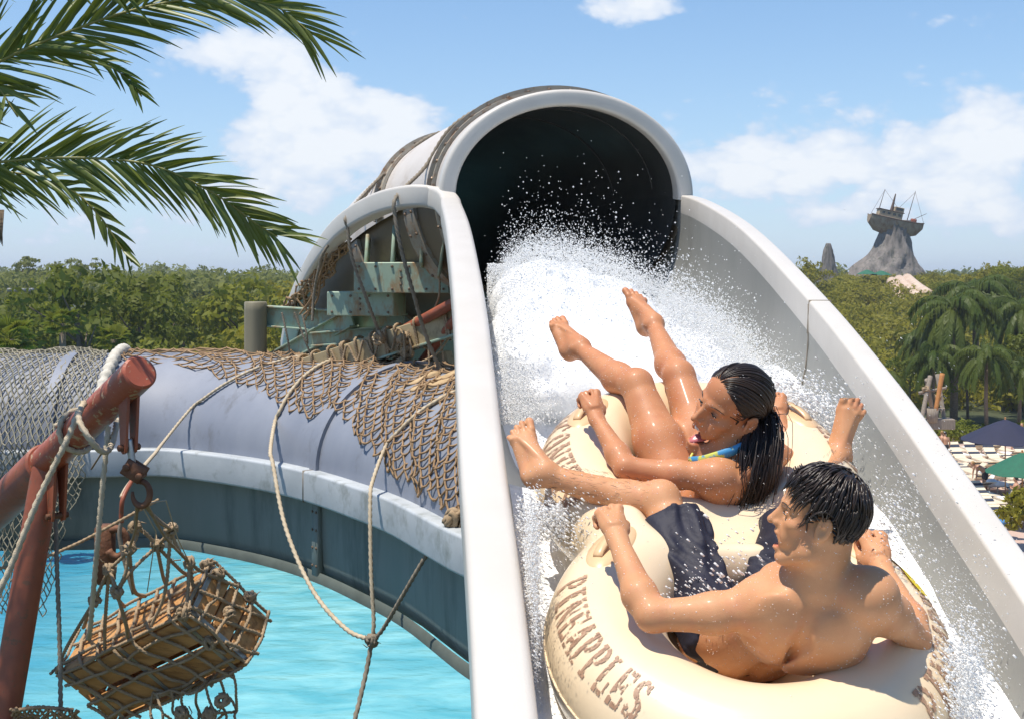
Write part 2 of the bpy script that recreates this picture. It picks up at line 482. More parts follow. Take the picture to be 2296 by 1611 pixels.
# thin white veil low over the horizon
veil = math_('POWER', 2.718, math_('MULTIPLY', math_('ABSOLUTE', sep.outputs[2]), -5.0))
veil = math_('MULTIPLY', veil, .78)
sg = _n(nt, 'ShaderNodeHueSaturation'); sg.inputs['Saturation'].default_value = 1.18; sg.inputs['Value'].default_value = 1.0; L.new(sky.outputs[0], sg.inputs['Color'])
vm = _n(nt, 'ShaderNodeMixRGB'); L.new(veil, vm.inputs[0]); L.new(sg.outputs[0], vm.inputs[1]); vm.inputs[2].default_value = (.40 / SKY, .545 / SKY, .76 / SKY, 1)
mx = _n(nt, 'ShaderNodeMixRGB'); L.new(mr.outputs[0], mx.inputs[0]); L.new(vm.outputs[0], mx.inputs[1]); L.new(cc.outputs[0], mx.inputs[2])
L.new(mx.outputs[0], bg.inputs['Color'])
# ================================================================ the slide
m_gel = M('chute_gelcoat', (.255, .255, .24), (.225, .23, .215), scale=1.5, rough=.38, bump=.06, bscale=180, c3=(.195, .195, .18), scale3=2.2, amt3=-.1, stretch=(1, 1, .25), spec=.4)
m_rim = M('chute_rim', (.60, .565, .515), (.55, .515, .465), scale=2.5, rough=.42, bump=.08, bscale=150, c3=(.55, .51, .45), scale3=9, amt3=-.9, spec=.4)
m_seam = M('seam_dark', (.16, .13, .10), (.22, .19, .15), scale=20, rough=.7)
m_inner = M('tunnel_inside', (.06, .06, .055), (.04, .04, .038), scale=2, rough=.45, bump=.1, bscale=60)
m_dome = M('tunnel_shell', (.60, .555, .51), (.54, .49, .44), scale=3, rough=.5, bump=.12, bscale=70, c3=(.40, .34, .28), scale3=3, amt3=-.2, stretch=(1, 1, 1))
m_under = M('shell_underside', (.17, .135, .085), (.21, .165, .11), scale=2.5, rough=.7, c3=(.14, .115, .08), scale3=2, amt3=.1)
m_bolt = M('bolt', (.17, .13, .10), (.26, .18, .12), scale=60, rough=.5, metal=.5)
m_flange = M('shell_flange', (.30, .27, .22), (.38, .34, .27), scale=6, rough=.6, bump=.15, bscale=50, c3=(.25, .13, .06), scale3=12, amt3=.3)
m_mint = M('mint_steel', (.26, .36, .27), (.34, .44, .34), scale=4, rough=.6, bump=.1, bscale=60, c3=(.30, .19, .09), scale3=7, amt3=.5, stretch=(1, 1, .5))
m_tan = M('tan_steel', (.36, .28, .15), (.43, .34, .20), scale=3, rough=.6, bump=.1, bscale=60, c3=(.22, .16, .08), scale3=8, amt3=.2)

# rails: (Y, Z) of the rim and X of both inner edges
RY = [1.9, 2.5, 2.9, 3.455, 3.957, 4.65, 5.65, 7.19, 8.6, 9.7, 10.25]
RZ = [-1.40, -1.14, -.985, -.778, -.609, -.383, -.103, .253, .48, .612, .645]
LX = [.10, .075, .053, .015, -.022, -.065, -.125, -.235, -.345, -.425, -.55]
RX = [1.325] * 7 + [1.325, 1.325, 1.31, 1.22]
def rail(Y):
    return float(np.interp(Y, RY, RZ)), float(np.interp(Y, RY, LX)), float(np.interp(Y, RY, RX))
def smooth_rail(n=60):
    ys = np.linspace(RY[0], RY[-1], n)
    P = catmull([(a, b, c) for a, b, c in zip(RY, RZ, LX)], 12)
    Q = catmull([(a, b, c) for a, b, c in zip(RY, RZ, RX)], 12)
    z = np.interp(ys, P[:, 0], P[:, 1]); lx = np.interp(ys, P[:, 0], P[:, 2]); rx = np.interp(ys, Q[:, 0], Q[:, 2])
    return ys, z, lx, rx
def depth(Y):
    return np.interp(Y, [1.9, 3.3, 4.65, 5.65, 7.2, 9.6], [.42, .47, .56, .66, .82, .93])
ys, zs, lxs, rxs = smooth_rail()
slide = empty('water_slide', (.6, 9.6, -.3), 'pale grey fibreglass water slide, its open chute coming down from a round dark tunnel mouth', 'water slide')
# chute shell: inner skin and outer skin joined
cv = []; cf = []; NT = 25
for sgn, off in ((0, 0.0), (1, .035)):
    for i, Y in enumerate(ys):
        cx, hw = (lxs[i] + rxs[i]) / 2, (rxs[i] - lxs[i]) / 2 + off
        dp = depth(Y) + off
        for j in range(NT):
            a = math.pi * j / (NT - 1)
            c, s_ = math.cos(a), math.sin(a)
            x = -hw * math.copysign(abs(c) ** .62, c); z = -dp * abs(s_) ** .62
            cv.append((cx + x, Y, zs[i] + z - .004))
N1 = len(ys) * NT
for i in range(len(ys) - 1):
    for j in range(NT - 1):
        a = i * NT + j
        cf.append((a, a + 1, a + NT + 1, a + NT))
        b = N1 + a
        cf.append((b, b + NT, b + NT + 1, b + 1))
mb = MB(); mb.add(cv, cf); chute = mb.build('chute', m_gel, slide)
# rims: rounded rail on each side; the left one turns the corner under the tunnel and runs back along it
def rr_prof(w, h, r=.03, n=4):
    pts = []
    for (cx, cy, a0) in ((w / 2 - r, h / 2 - r, 0), (-w / 2 + r, h / 2 - r, 90), (-w / 2 + r, -h / 2 + r, 180), (w / 2 - r, -h / 2 + r, 270)):
        for k in range(n + 1):
            a = math.radians(a0 + 90 * k / n); pts.append((cx + r * math.cos(a), cy + r * math.sin(a)))
    return pts
rail_r = [(rxs[i] + .045, ys[i], zs[i] - .06) for i in range(len(ys)) if ys[i] < 9.72]
mb = MB(); v, f = sweep(rail_r, rr_prof(.096, .15, .014), closed=True); mb.add(v, f); mb.build('rim', m_rim, slide, flat_angle=50)
TP = [(.42, 9.6, .61), (.30, 10.2, .66), (.0, 10.8, .62), (-.42, 11.45, .44), (-.88, 12.3, .12), (-1.25, 13.2, -.34), (-1.55, 14.3, -1.0), (-1.8, 15.6, -1.9), (-2.0, 17, -2.9)]
tp = catmull(TP, 8)
LRT = [(lxs[i] - .07, ys[i], zs[i] - .06) for i in range(0, len(ys), 2) if ys[i] < 9.3]
LRT += [(-.52, 9.42, .575), (-.60, 9.55, .60), tuple(D(925, 440, 9.6)), tuple(D(850, 458, 9.95)), tuple(D(775, 503, 10.5)), tuple(D(725, 562, 11.1)), tuple(D(690, 622, 11.7)), tuple(D(662, 690, 12.3)), tuple(D(645, 775, 13.2))]
lr = catmull(LRT, 5)
mb = MB(); v, f = sweep(lr, rr_prof(.146, .17, .028), closed=True); mb.add(v, f); mb.build('rim', m_rim, slide, flat_angle=50)
# rim joints (thin dark gaps) and the seam down the right wall
mb = MB()
def seam_at(Y, side):
    i = int(np.argmin(abs(ys - Y)))
    x = rxs[i] + .045 if side > 0 else lxs[i] - .07
    sl = (zs[i + 1] - zs[i - 1]) / (ys[i + 1] - ys[i - 1])
    R = axes((1, 0, 0), (0, -sl, 1))
    v, f = box((x, ys[i], zs[i] - .06), (.1, .006, .154), R); mb.add(v, f)
seam_at(5.6, 1)
i = int(np.argmin(abs(ys - 5.6))); hw = (rxs[i] - lxs[i]) / 2; cx = (rxs[i] + lxs[i]) / 2
pth = []
for j in range(12):
    a = math.pi * (1 - j * .34 / 11)
    c, s_ = math.cos(a), math.sin(a)
    pth.append((cx - (hw - .002) * math.copysign(abs(c) ** .62, c), ys[i] - .004 * j, zs[i] - depth(ys[i]) * abs(s_) ** .62 - .004))
v, f = tube(pth, .004, 5); mb.add(v, f)
mb.build('seam', m_seam, slide)
# tunnel: outer dome, inner skin, mouth ring, flanges
n = len(tp); AW, AH, BW, BH = .985, .80, .95, .93
T_, S_, U_ = frames(tp, (0, 0, 1))
def ring(a0, a1, m, w, h, wl_=None, hl=None):
    out = []
    for j in range(m):
        a = math.radians(a0 + (a1 - a0) * j / (m - 1)); s_ = math.sin(a)
        out.append((w * math.cos(a), (h if s_ >= 0 else (hl or h)) * s_))
    return out
v, f = sweep(tp, ring(-2, 182, 41, AW, AH)); mb = MB(); mb.add(v, f); mb.build('dome', m_dome, slide)
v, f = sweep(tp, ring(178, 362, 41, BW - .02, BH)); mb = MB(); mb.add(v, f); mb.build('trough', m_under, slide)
tp_in = [(*p,) for p in tp]
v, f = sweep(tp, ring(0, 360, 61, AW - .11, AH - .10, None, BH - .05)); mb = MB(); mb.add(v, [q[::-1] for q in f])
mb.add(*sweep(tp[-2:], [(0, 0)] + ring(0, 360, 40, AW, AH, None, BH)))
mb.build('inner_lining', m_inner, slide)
# a faint seam ring inside
mb = MB()
for k in (7, 13):
    rg = [tp[k] + S_[k] * x + U_[k] * z for x, z in ring(5, 175, 40, AW - .115, AH - .105)]
    mb.tube(rg, .006, 5)
mb.build('lining_seam', m_inner, slide)
# mouth ring: broad rounded edge facing the chute
mb = MB()
rg = ring(-1, 181, 49, AW - .055, AH - .05)
path = [tp[0] + S_[0] * x + U_[0] * z for x, z in rg]
pr = rr_prof(.17, .125, .03)
# section: s runs along the tunnel axis, u outwards
pv = []; m_ = len(pr)
for (x, z), p in zip(rg, path):
    o = np.array(p) - tp[0]; o = o / np.linalg.norm(o)
    # outward on the ellipse
    nx, nz = x / (AW ** 2), z / (AH ** 2); nn = S_[0] * nx + U_[0] * nz; nn = nn / np.linalg.norm(nn)
    for (a, b) in pr: pv.append(np.array(p) + T_[0] * a + nn * b)
ff = []
for i in range(len(rg) - 1):
    for j in range(m_):
        k = (j + 1) % m_; ff.append((i * m_ + j, i * m_ + k, (i + 1) * m_ + k, (i + 1) * m_ + j))
ff.append(tuple(range(m_))); ff.append(tuple((len(rg) - 1) * m_ + j for j in range(m_))[::-1])
mb.add(pv, ff); mb.build('mouth_ring', m_rim, slide, flat_angle=50)
BOLT_ME = None
def bolt(parent, c, nn, sc=1.0):
    global BOLT_ME
    if BOLT_ME is None:
        v, f = lathe([(0, .016), (.012, .014), (.016, .006), (.016, 0)], (0, 0, 0), 6); BOLT_ME = mesh_data('bolt', v, f, m_bolt, False)
    o = bpy.data.objects.new('bolt', BOLT_ME); COL.objects.link(o); o.parent = parent
    o.location = Vector(c) - wl(parent); o.rotation_euler = Vector(nn).to_track_quat('Z', 'Y').to_euler(); o.scale = (sc,) * 3
    return o
def flange(k, name='flange'):
    mb = MB()
    rg = ring(-1, 181, 45, 1, 1)
    vv = []
    for (x, z) in rg:
        for (t, g) in ((-.07, .004), (-.07, .03), (-.012, .03), (-.012, .065), (.012, .065), (.012, .03), (.07, .03), (.07, .004)):
            vv.append(tp[k] + S_[k] * x * (AW + g) + U_[k] * z * (AH + g) + T_[k] * t)
    ff = []
    for i in range(len(rg) - 1):
        for j in range(7): ff.append((i * 8 + j, i * 8 + j + 1, i * 8 + 9 + j, i * 8 + 8 + j))
    mb.add(vv, ff); fo = mb.build(name, m_flange, slide, flat_angle=30)
    for (x, z) in ring(8, 172, 18, 1, 1):
        c = tp[k] + S_[k] * x * (AW + .03) + U_[k] * z * (AH + .03) - T_[k] * .042
        nn = S_[k] * x / AW ** 2 + U_[k] * z / AH ** 2; nn = nn / np.linalg.norm(nn)
        bolt(fo, c, nn)
flange(5); flange(22)
# ribs under the trough
def rib(k, nm='rib'):
    mb = MB(); rg = ring(182, 358, 40, 1, 1); vv = []
    for (x, z) in rg:
        for (t, g) in ((-.09, -.015), (-.09, .02), (.09, .02), (.09, -.015)):
            vv.append(tp[k] + S_[k] * x * (BW + g) + U_[k] * z * (BH + g) + T_[k] * t)
    ff = []
    for i in range(len(rg) - 1):
        for j in range(3): ff.append((i * 4 + j, i * 4 + j + 1, i * 4 + 5 + j, i * 4 + 4 + j))
    mb.add(vv, ff); ro = mb.build(nm, m_flange, slide, flat_angle=30)
    for (x, z) in ring(185, 355, 16, 1, 1):
        for t in (-.055, .055):
            c = tp[k] + S_[k] * x * (BW + .02) + U_[k] * z * (BH + .02) + T_[k] * t
            nn = S_[k] * x + U_[k] * z; nn = nn / np.linalg.norm(nn)
            bolt(ro, c, nn, .9)
rib(6); rib(17); rib(27)
# ================================================================ the grey covered flume below, curving round the pool
m_fl = M('flume_shell', (.20, .22, .27), (.25, .27, .32), scale=2.2, rough=.6, bump=.05, bscale=90, c3=(.14, .145, .16), scale3=3.5, amt3=-.1, stretch=(1, 1, .5))
m_flrim = M('flume_rim', (.40, .43, .455), (.47, .50, .52), scale=3, rough=.5, bump=.08, bscale=60, c3=(.26, .28, .27), scale3=4, amt3=.1)
m_flwall = M('flume_wall', (.16, .195, .175), (.21, .24, .22), scale=2, rough=.55, c3=(.095, .12, .11), scale3=2, amt3=.2, stretch=(1, 1, .2))
FP = []
for (x, y) in ((190, 1006), (360, 1003), (480, 1014), (600, 1031), (700, 1052), (800, 1082), (900, 1118), (1035, 1186)):
    Y = 1.51 * F / (y * K - 276); FP.append(((x * K - 512) * Y / F, Y, -1.51))
FP = [(-9.5, 8.6, -1.51), (-7.4, 9.9, -1.51), (-5.4, 10.75, -1.51)] + FP + [(-.02, 7.0, -1.51), (.22, 6.55, -1.51)]
fp = catmull(FP, 8)
flume = empty('covered_flume', (-2.2, 10.4, -2.4), 'slate grey covered flume with a pale rim, curving round the turquoise pool below the slide', 'water slide')
# in sweep(), +s is to the right of travel (towards the viewer), so the tube lies on the far side
FW, FH = .92, .78
def frame_pt(i, s, u):
    return fp[i] + FS[i] * s + FU[i] * u
FT, FS, FU = frames(fp, (0, 0, 1))
dome = [(-FW + FW * math.cos(math.radians(a)) - .03, FH * math.sin(math.radians(a))) for a in np.linspace(0, 180, 33)]
mb = MB(); mb.add(*sweep(fp, dome)); mb.build('cover', m_fl, flume)
rimp = rr_prof(.16, .24, .02); rimp = [(a - .0, b - .12) for a, b in rimp]
mb = MB(); mb.add(*sweep(fp, rimp, closed=True)); mb.build('rim', m_flrim, flume, flat_angle=40)
wall = [(-.06, -.2)] + [(-FW + (FW - .06) * math.cos(math.radians(a)), -.52 + .42 * math.sin(math.radians(a))) for a in np.linspace(0, -180, 25)]
wall = [(-.055, -.22), (-.06, -.5), (-.07, -.74), (-.10, -.84), (-.18, -.90), (-.4, -.95), (-.9, -.98), (-1.5, -.95), (-1.8, -.8), (-1.84, -.2)]
mb = MB(); mb.add(*sweep(fp, wall)); mb.build('trough', m_flwall, flume, flat_angle=50)
m_lip = M('flume_lip', (.085, .10, .085), (.12, .14, .12), scale=4, rough=.7)
lip = [(-.04, -.80), (-.02, -.83), (-.02, -.88), (-.10, -.90)]
mb = MB(); mb.add(*sweep(fp, lip)); mb.build('bottom_lip', m_lip, flume, flat_angle=40)
# joints: raised flange over cover, gap in rim, dark rib on the wall
def joint(x_img):
    i = int(np.argmin([abs(((p[0] / p[1] * F + 512) / K) - x_img) + (0 if p[1] > 6.5 and p[0] > -5 else 1e4) for p in fp]))
    mb = MB()
    vv = []
    for (s, u) in dome:
        c = (-FW - .03, 0)
        ds, du_ = s - c[0], u - c[1]; l = math.hypot(ds, du_)
        for t, g in ((-.05, -.005), (-.05, .03), (.05, .03), (.05, -.005)):
            vv.append(fp[i] + FS[i] * (s + ds / l * g) + FU[i] * (u + du_ / l * g) + FT[i] * t)
    ff = []
    for a in range(len(dome) - 1):
        for j in range(3): ff.append((a * 4 + j, a * 4 + j + 1, a * 4 + 5 + j, a * 4 + 4 + j))
    mb.add(vv, ff); j1 = mb.build('joint_flange', m_fl, flume, flat_angle=30)
    mb = MB(); R = np.stack([FT[i], FS[i], FU[i]], 1)
    mb.add(*box(fp[i] + FU[i] * -.12, (.012, .166, .246), R)); mb.build('rim_gap', m_seam, flume)
    mb = MB(); mb.add(*box(fp[i] + FS[i] * -.045 + FU[i] * -.55, (.10, .05, .62), R, .006))
    jr = mb.build('wall_rib', m_flwall, flume)
    for k in range(4):
        for t in (-.03, .03):
            bolt(jr, fp[i] + FS[i] * -.02 + FU[i] * (-.33 - .14 * k) + FT[i] * t, FS[i], .7)
joint(695); joint(120)

def pix(p): return ((p[0] / p[1] * F + 512) / K, (276 - p[2] / p[1] * F) / K)
# path of the flume by length
fl_d = np.r_[0, np.cumsum(np.linalg.norm(np.diff(fp, axis=0), axis=1))]
def flume_at(s):
    p = np.array([np.interp(s, fl_d, fp[:, k]) for k in range(3)]); a = np.array([np.interp(s, fl_d, FS[:, k]) for k in range(3)]); u = np.array([np.interp(s, fl_d, FU[:, k]) for k in range(3)])
    return p, a / np.linalg.norm(a), u / np.linalg.norm(u)
def cover_pt(s, ang, off):
    p, a, u = flume_at(s); t = math.radians(ang)
    return p + a * (-FW + (FW + off) * math.cos(t) - .03) + u * ((FH + off) * math.sin(t))
fl_x = np.array([pix(p)[0] for p in fp]); k0_ = int(np.argmin(fl_x)); fl_x = np.maximum.accumulate(np.r_[fl_x[0] - np.arange(k0_, 0, -1) if False else fl_x[:k0_] * 0 + fl_x[k0_], fl_x[k0_:]])
def s_of(x): return float(np.interp(x, fl_x, fl_d))
# ================================================================ the two-ring raft
m_raft = M('raft_vinyl', (.79, .635, .43), (.74, .575, .375), scale=3, rough=.36, bump=.05, bscale=14, spec=.5, coat=.35, lo=.3, hi=.7, sss=.0)
m_ink = M('stencil_ink', (.30, .17, .105), (.42, .26, .165), scale=30, rough=.5)
m_yel = M('yellow_webbing', (.80, .62, .02), (.72, .54, .02), scale=20, rough=.55, bump=.2, bscale=300)
m_patch = M('handle_patch', (.70, .47, .26), (.66, .44, .24), scale=6, rough=.4, coat=.2)
CF = np.array((.626, 3.36, -.990)); CR = np.array((.614, 4.16, -.695))
RE = CR - CF; RL = np.linalg.norm(RE); RE = RE / RL
RXv = np.array((1, 0, 0.)); RXv = RXv - RE * RXv.dot(RE); RXv /= np.linalg.norm(RXv)
RN = np.cross(RXv, RE)
RR, Rr = .372, .166
RB = RL / 2
def raft_pt(C, phi, th, off=0.0):
    phi = np.radians(phi); th = np.radians(th)
    nx, ny = np.cos(phi) / RR, np.sin(phi) / RB; l = np.sqrt(nx * nx + ny * ny)
    d = (nx / l)[..., None] * RXv + (ny / l)[..., None] * RE
    return C + (RR * np.cos(phi))[..., None] * RXv + (RB * np.sin(phi))[..., None] * RE + ((Rr + off) * np.cos(th))[..., None] * d + ((Rr + off) * np.sin(th))[..., None] * RN
raft = empty('raft', tuple(CF - RN * .2), 'cream two-ring inflatable raft with brown stencilled lettering, two riders sitting in it', 'raft')
DENTS = [(D(1672, 1432, 3.42), D(1800, 1385, 3.10), .10, .085, .06), (D(1588, 1132, 4.12), D(1640, 1082, 3.97), .118, .112, .07),
         (D(1482, 1120, 3.78), D(1222, 1062, 3.84), .042, .028, .05), (D(1598, 1400, 3.47), D(1482, 1120, 3.78), .060, .030, .03), (D(1725, 1400, 3.47), D(1800, 1130, 3.76), .072, .045, .05),
         (D(1512, 1085, 4.14), D(1428, 862, 4.36), .078, .05, .06), (D(1596, 1070, 4.20), D(1522, 842, 4.46), .078, .05, .06), (D(1712, 1352, 3.08), D(1462, 1378, 3.10), .03, .028, .04), (D(1606, 1068, 3.84), D(1402, 1046, 3.90), .03, .026, .04),
         (CF + RE * RB + RN * .20 - RXv * .10, CF + RE * RB + RN * .20 + RXv * .16, .125, .125, .08)]
def build_raft():
    h = .0085
    s = SDF((-.58, -.65, -.24), (.58, RL + .65, .24), h)
    x, y, z = s.ax[0][:, None, None], s.ax[1][None, :, None], s.ax[2][None, None, :]
    for cy in (0, RL):
        k0 = np.sqrt((x / RR) ** 2 + ((y - cy) / RB) ** 2); q = k0 * (k0 - 1) / (np.sqrt((x / RR ** 2) ** 2 + ((y - cy) / RB ** 2) ** 2) + 1e-6)
        dn = np.sqrt(q * q + z * z) - Rr
        s.op((slice(None),) * 3, dn.astype(np.float32), .11)
        fl = np.maximum((np.sqrt((x / RR) ** 2 + ((y - cy) / RB) ** 2) - 1) * RR, np.abs(z + .10) - .012)
        s.op((slice(None),) * 3, fl.astype(np.float32), .02)
    # the vinyl gives where the riders sit, lean and rest their limbs
    def loc(p):
        q = np.array(tuple(p), float) - CF; return np.array((q @ RXv, q @ RE, q @ RN))
    for a, b, ra, rb, k in DENTS: s.cone(loc(a), loc(b), ra, rb, k, True)
    V, Q = s.mesh(); V = relax(V, Q, 4)
    W = CF + V[:, :1] * RXv + V[:, 1:2] * RE + V[:, 2:] * RN
    me = mesh_data('hull', W - np.array(wl(raft)), Q, m_raft)
    o = bpy.data.objects.new('hull', me); COL.objects.link(o); o.parent = raft
    return o
hull = build_raft()
# stencil letters: worn slab-serif capitals laid on the tube
def R_(x, y, a, b, c, d): return (x >= a) & (x <= b) & (y >= c) & (y <= d)
def EL(x, y, cx, cy, rx, ry): return ((x - cx) / rx) ** 2 + ((y - cy) / ry) ** 2 <= 1
def BAND(x, y, x0, y0, x1, y1, w):
    t = (y - y0) / (y1 - y0); return (np.abs(x - (x0 + (x1 - x0) * t)) < w / 2) & (t >= 0) & (t <= 1)
def glyph(ch, x, y):
    if ch == 'P': return R_(x, y, .12, .4, 0, 1) | R_(x, y, .0, .52, 0, .1) | R_(x, y, 0, .4, .9, 1) | (EL(x, y, .46, .72, .5, .28) & ~EL(x, y, .46, .72, .22, .17) & (x > .47))
    if ch == 'I': return R_(x, y, .3, .7, 0, 1) | R_(x, y, .1, .9, 0, .1) | R_(x, y, .1, .9, .9, 1)
    if ch == 'N': return (R_(x, y, .08, .22, 0, .8) | R_(x, y, 0, .32, 0, .1) | R_(x, y, .8, .92, .12, 1) | R_(x, y, .68, 1, .9, 1) | BAND(x, y, .16, 1, .86, 0, .32)) & ~((np.abs(x - .27) < .03) & (y < .72))
    if ch == 'E': return R_(x, y, .1, .4, 0, 1) | R_(x, y, .47, .95, .88, 1) | R_(x, y, .83, .95, .68, 1) | R_(x, y, .47, .78, .44, .57) | R_(x, y, .68, .78, .36, .65) | R_(x, y, .47, .95, 0, .12) | R_(x, y, .83, .95, 0, .32)
    if ch == 'A': return (BAND(x, y, .12, 0, .46, 1, .15) | BAND(x, y, .86, 0, .5, 1, .32) | R_(x, y, .26, .56, .26, .37) | R_(x, y, 0, .3, 0, .09) | R_(x, y, .62, 1, 0, .09)) & ~((np.abs(y - .5) < .03) & (x < .45))
    if ch == 'L': return R_(x, y, .14, .44, 0, 1) | R_(x, y, .02, .56, .9, 1) | R_(x, y, .51, .96, 0, .13) | R_(x, y, .84, .96, 0, .4)
    if ch == 'S':
        u = EL(x, y, .5, .73, .44, .27) & ~EL(x, y, .53, .73, .17, .14) & ((x < .5) | (y > .76))
        l = EL(x, y, .5, .27, .46, .27) & ~EL(x, y, .46, .27, .17, .14) & ((x > .5) | (y < .24))
        return u | l | R_(x, y, .8, .92, .7, .95) | R_(x, y, .06, .18, .05, .3)
    if ch == 'C': return (EL(x, y, .5, .5, .48, .5) & ~EL(x, y, .56, .5, .24, .37) & ~((x > .6) & (np.abs(y - .5) < .2))) & ~(np.abs(x - .5) < .035)
    if ch == 'O': return EL(x, y, .5, .5, .48, .5) & ~EL(x, y, .5, .5, .2, .36) & ~(np.abs(x - .5) < .04)
    if ch == 'U': return R_(x, y, .1, .38, .3, 1) | R_(x, y, .68, .84, .3, 1) | R_(x, y, 0, .48, .91, 1) | R_(x, y, .58, .96, .91, 1) | (EL(x, y, .47, .32, .37, .32) & ~EL(x, y, .52, .34, .15, .2) & (y < .28))
    if ch == 'T': return R_(x, y, .36, .64, 0, .84) | R_(x, y, .22, .78, 0, .08) | R_(x, y, .02, .98, .88, 1) | R_(x, y, .02, .14, .66, 1) | R_(x, y, .86, .98, .66, 1)
    return x < -1
def stencil(word, C, phi0, phi1, th0, th1, name='lettering', wear=.22):
    n = len(word); pv = []; pf = []; cnt = 0
    NX, NY = 26, 40
    for i, ch in enumerate(word):
        gx, gy = np.meshgrid((np.arange(NX) + .5) / NX, (np.arange(NY) + .5) / NY, indexing='ij')
        ins = glyph(ch, gx, gy)
        for a, b in np.argwhere(ins):
            u = (i + (a + .5) / NX); p = np.array((u * 3.1, b / NY * 2.2, len(word)))
            if mnoise.fractal(Vector(p * 3.0), 1, 2, 4) > wear: continue
            us = np.array([a, a + 1, a + 1, a]) / NX; vs = np.array([b, b, b + 1, b + 1]) / NY
            ph = phi0 + (phi1 - phi0) * (i + .07 + us * .86) / n
            tt = th0 + (th1 - th0) * vs
            pv.append(raft_pt(C, ph, tt, .0022)); pf.append((cnt, cnt + 1, cnt + 2, cnt + 3)); cnt += 4
    mb = MB(); mb.add(np.concatenate(pv), pf); o = mb.build(name, m_ink, raft)
    return o
stencil('PINEAPPLES', CF, 167, 229, 34, 70)
stencil('PINEAPPLES', CF, 312, 388, 14, 58)
stencil('COCONUTS', CR, 140, 214, 30, 72)
stencil('COCONUTS', CR, -40, 36, 30, 72)
# handles: oval patches with a webbing loop under each fist
def handle(C, phi, th=78, name='handle'):
    mb = MB()
    c = raft_pt(C, np.array([phi]), np.array([th]), .0)[0]
    o = c - (C + RR * math.cos(math.radians(phi)) * RXv + RB * math.sin(math.radians(phi)) * RE); o /= np.linalg.norm(o)
    tdir = -math.sin(math.radians(phi)) * RXv + math.cos(math.radians(phi)) * RE
    sd = np.cross(tdir, o)
    vv = []; ff = []
    for i, r in enumerate((0, .5, .9, 1.0)):
        for j in range(28):
            a = 2 * math.pi * j / 28
            p = np.radians(phi) + r * .115 * math.cos(a) / (RR + Rr * math.cos(math.radians(th))); q = math.radians(th) + r * .062 * math.sin(a) / Rr
            vv.append(raft_pt(C, np.degrees(np.array([p])), np.degrees(np.array([q])), .005 if r < 1 else -.003)[0])
    for i in range(3):
        for j in range(28):
            k = (j + 1) % 28; ff.append((i * 28 + j, i * 28 + k, (i + 1) * 28 + k, (i + 1) * 28 + j))
    mb.add(vv, ff); pt = mb.build('handle_patch', m_patch, raft)
    mb = MB(); pts = [c + tdir * .075 * math.cos(a) + o * (.022 * math.sin(a)) for a in np.linspace(0, math.pi, 12)]
    v, f = sweep(pts, [(-.014, -.003), (.014, -.003), (.014, .003), (-.014, .003)], up=tuple(o), closed=True); mb.add(v, f); mb.build('grab_loop', m_patch, pt)
    return c, o, tdir
# yellow strap round the outer right flank of the front ring
mb = MB(); ph = np.linspace(4, 58, 30); pth = raft_pt(CF, ph, np.full(30, 12.0), .004)
v = []; f = []
for i in range(30):
    for q in (-6, 2, 10, 18): v.append(raft_pt(CF, ph[i:i + 1], np.array([q + 36 + 4 * math.sin(i * .5)]), .005)[0])
for i in range(29):
    for j in range(3): f.append((i * 4 + j, i * 4 + j + 1, i * 4 + 5 + j, i * 4 + 4 + j))
mb.add(v, f); mb.build('yellow_strap', m_yel, raft)
# the printed notice panel at the near end: a fine frame with rows of tiny print
m_notice = M('notice_print', (.46, .33, .20), (.50, .36, .22), scale=40, rough=.5)
mb = MB()
def strip(p0, p1, t0, t1):
    a = np.linspace(p0, p1, 12); v = []
    for p in a:
        for t in (t0, t1): v.append(raft_pt(CF, np.array([p]), np.array([t]), .002)[0])
    mb.add(v, [(2 * i, 2 * i + 2, 2 * i + 3, 2 * i + 1) for i in range(11)])
strip(272, 290, 52, 52.5); strip(272, 290, 18, 18.5); strip(272, 272.2, 18, 52.5); strip(289.8, 290, 18, 52.5)
for k in range(7):
    strip(274 + (k % 3), 288 - (k * 5 % 4), 47 - k * 3.6, 46.2 - k * 3.6)
mb.build('notice_panel', m_notice, raft)
# seam line round each ring's equator and the join between rings
mb = MB()
mb.tube(raft_pt(CF, np.linspace(95, 445, 80), np.full(80, 2.0), .001), .004, 5); mb.build('welt', m_raft, raft)
mb = MB(); mb.tube(raft_pt(CR, np.linspace(-85, 265, 80), np.full(80, 2.0), .001), .004, 5); mb.build('welt', m_raft, raft)
# ================================================================ figures
m_skin_w = M('skin_tanned', (.54, .240, .110), (.47, .19, .085), scale=9, rough=.56, bump=.20, bscale=480, spec=.38, coat=.06, c3=(.46, .17, .075), scale3=10, amt3=.0, sss=.15, attr='tint', bdist=.004)
m_skin_m = M('skin_fair', (.61, .305, .150), (.54, .25, .115), scale=9, rough=.58, bump=.20, bscale=460, spec=.38, coat=.05, c3=(.58, .25, .13), scale3=10, amt3=.0, sss=.15, attr='tint', bdist=.004)
m_hair = M('wet_hair', (.016, .010, .007), (.034, .020, .013), scale=30, rough=.36, spec=.5)
m_eye = M('eye_white', (.75, .72, .68), rough=.1, coat=.5); m_iris = M('iris', (.03, .018, .01), rough=.1, coat=.5)
m_teeth = M('teeth', (.82, .78, .70), rough=.2); m_tongue = M('tongue', (.55, .17, .17), (.48, .13, .14), scale=30, rough=.3)
m_mouth = M('mouth_inside', (.12, .02, .02), rough=.5)
m_shorts = M('navy_shorts', (.016, .016, .028), (.026, .026, .042), scale=6, rough=.62, bump=.5, bscale=30, spec=.3)
m_bik = M('bikini_print', (.05, .26, .50), (.55, .56, .08), scale=22, rough=.5, lo=.47, hi=.53)
m_cord = M('bikini_cord', (.62, .56, .12), (.55, .5, .1), rough=.5)
def unit(v): v = np.array(v, float); return v / (np.linalg.norm(v) + 1e-12)
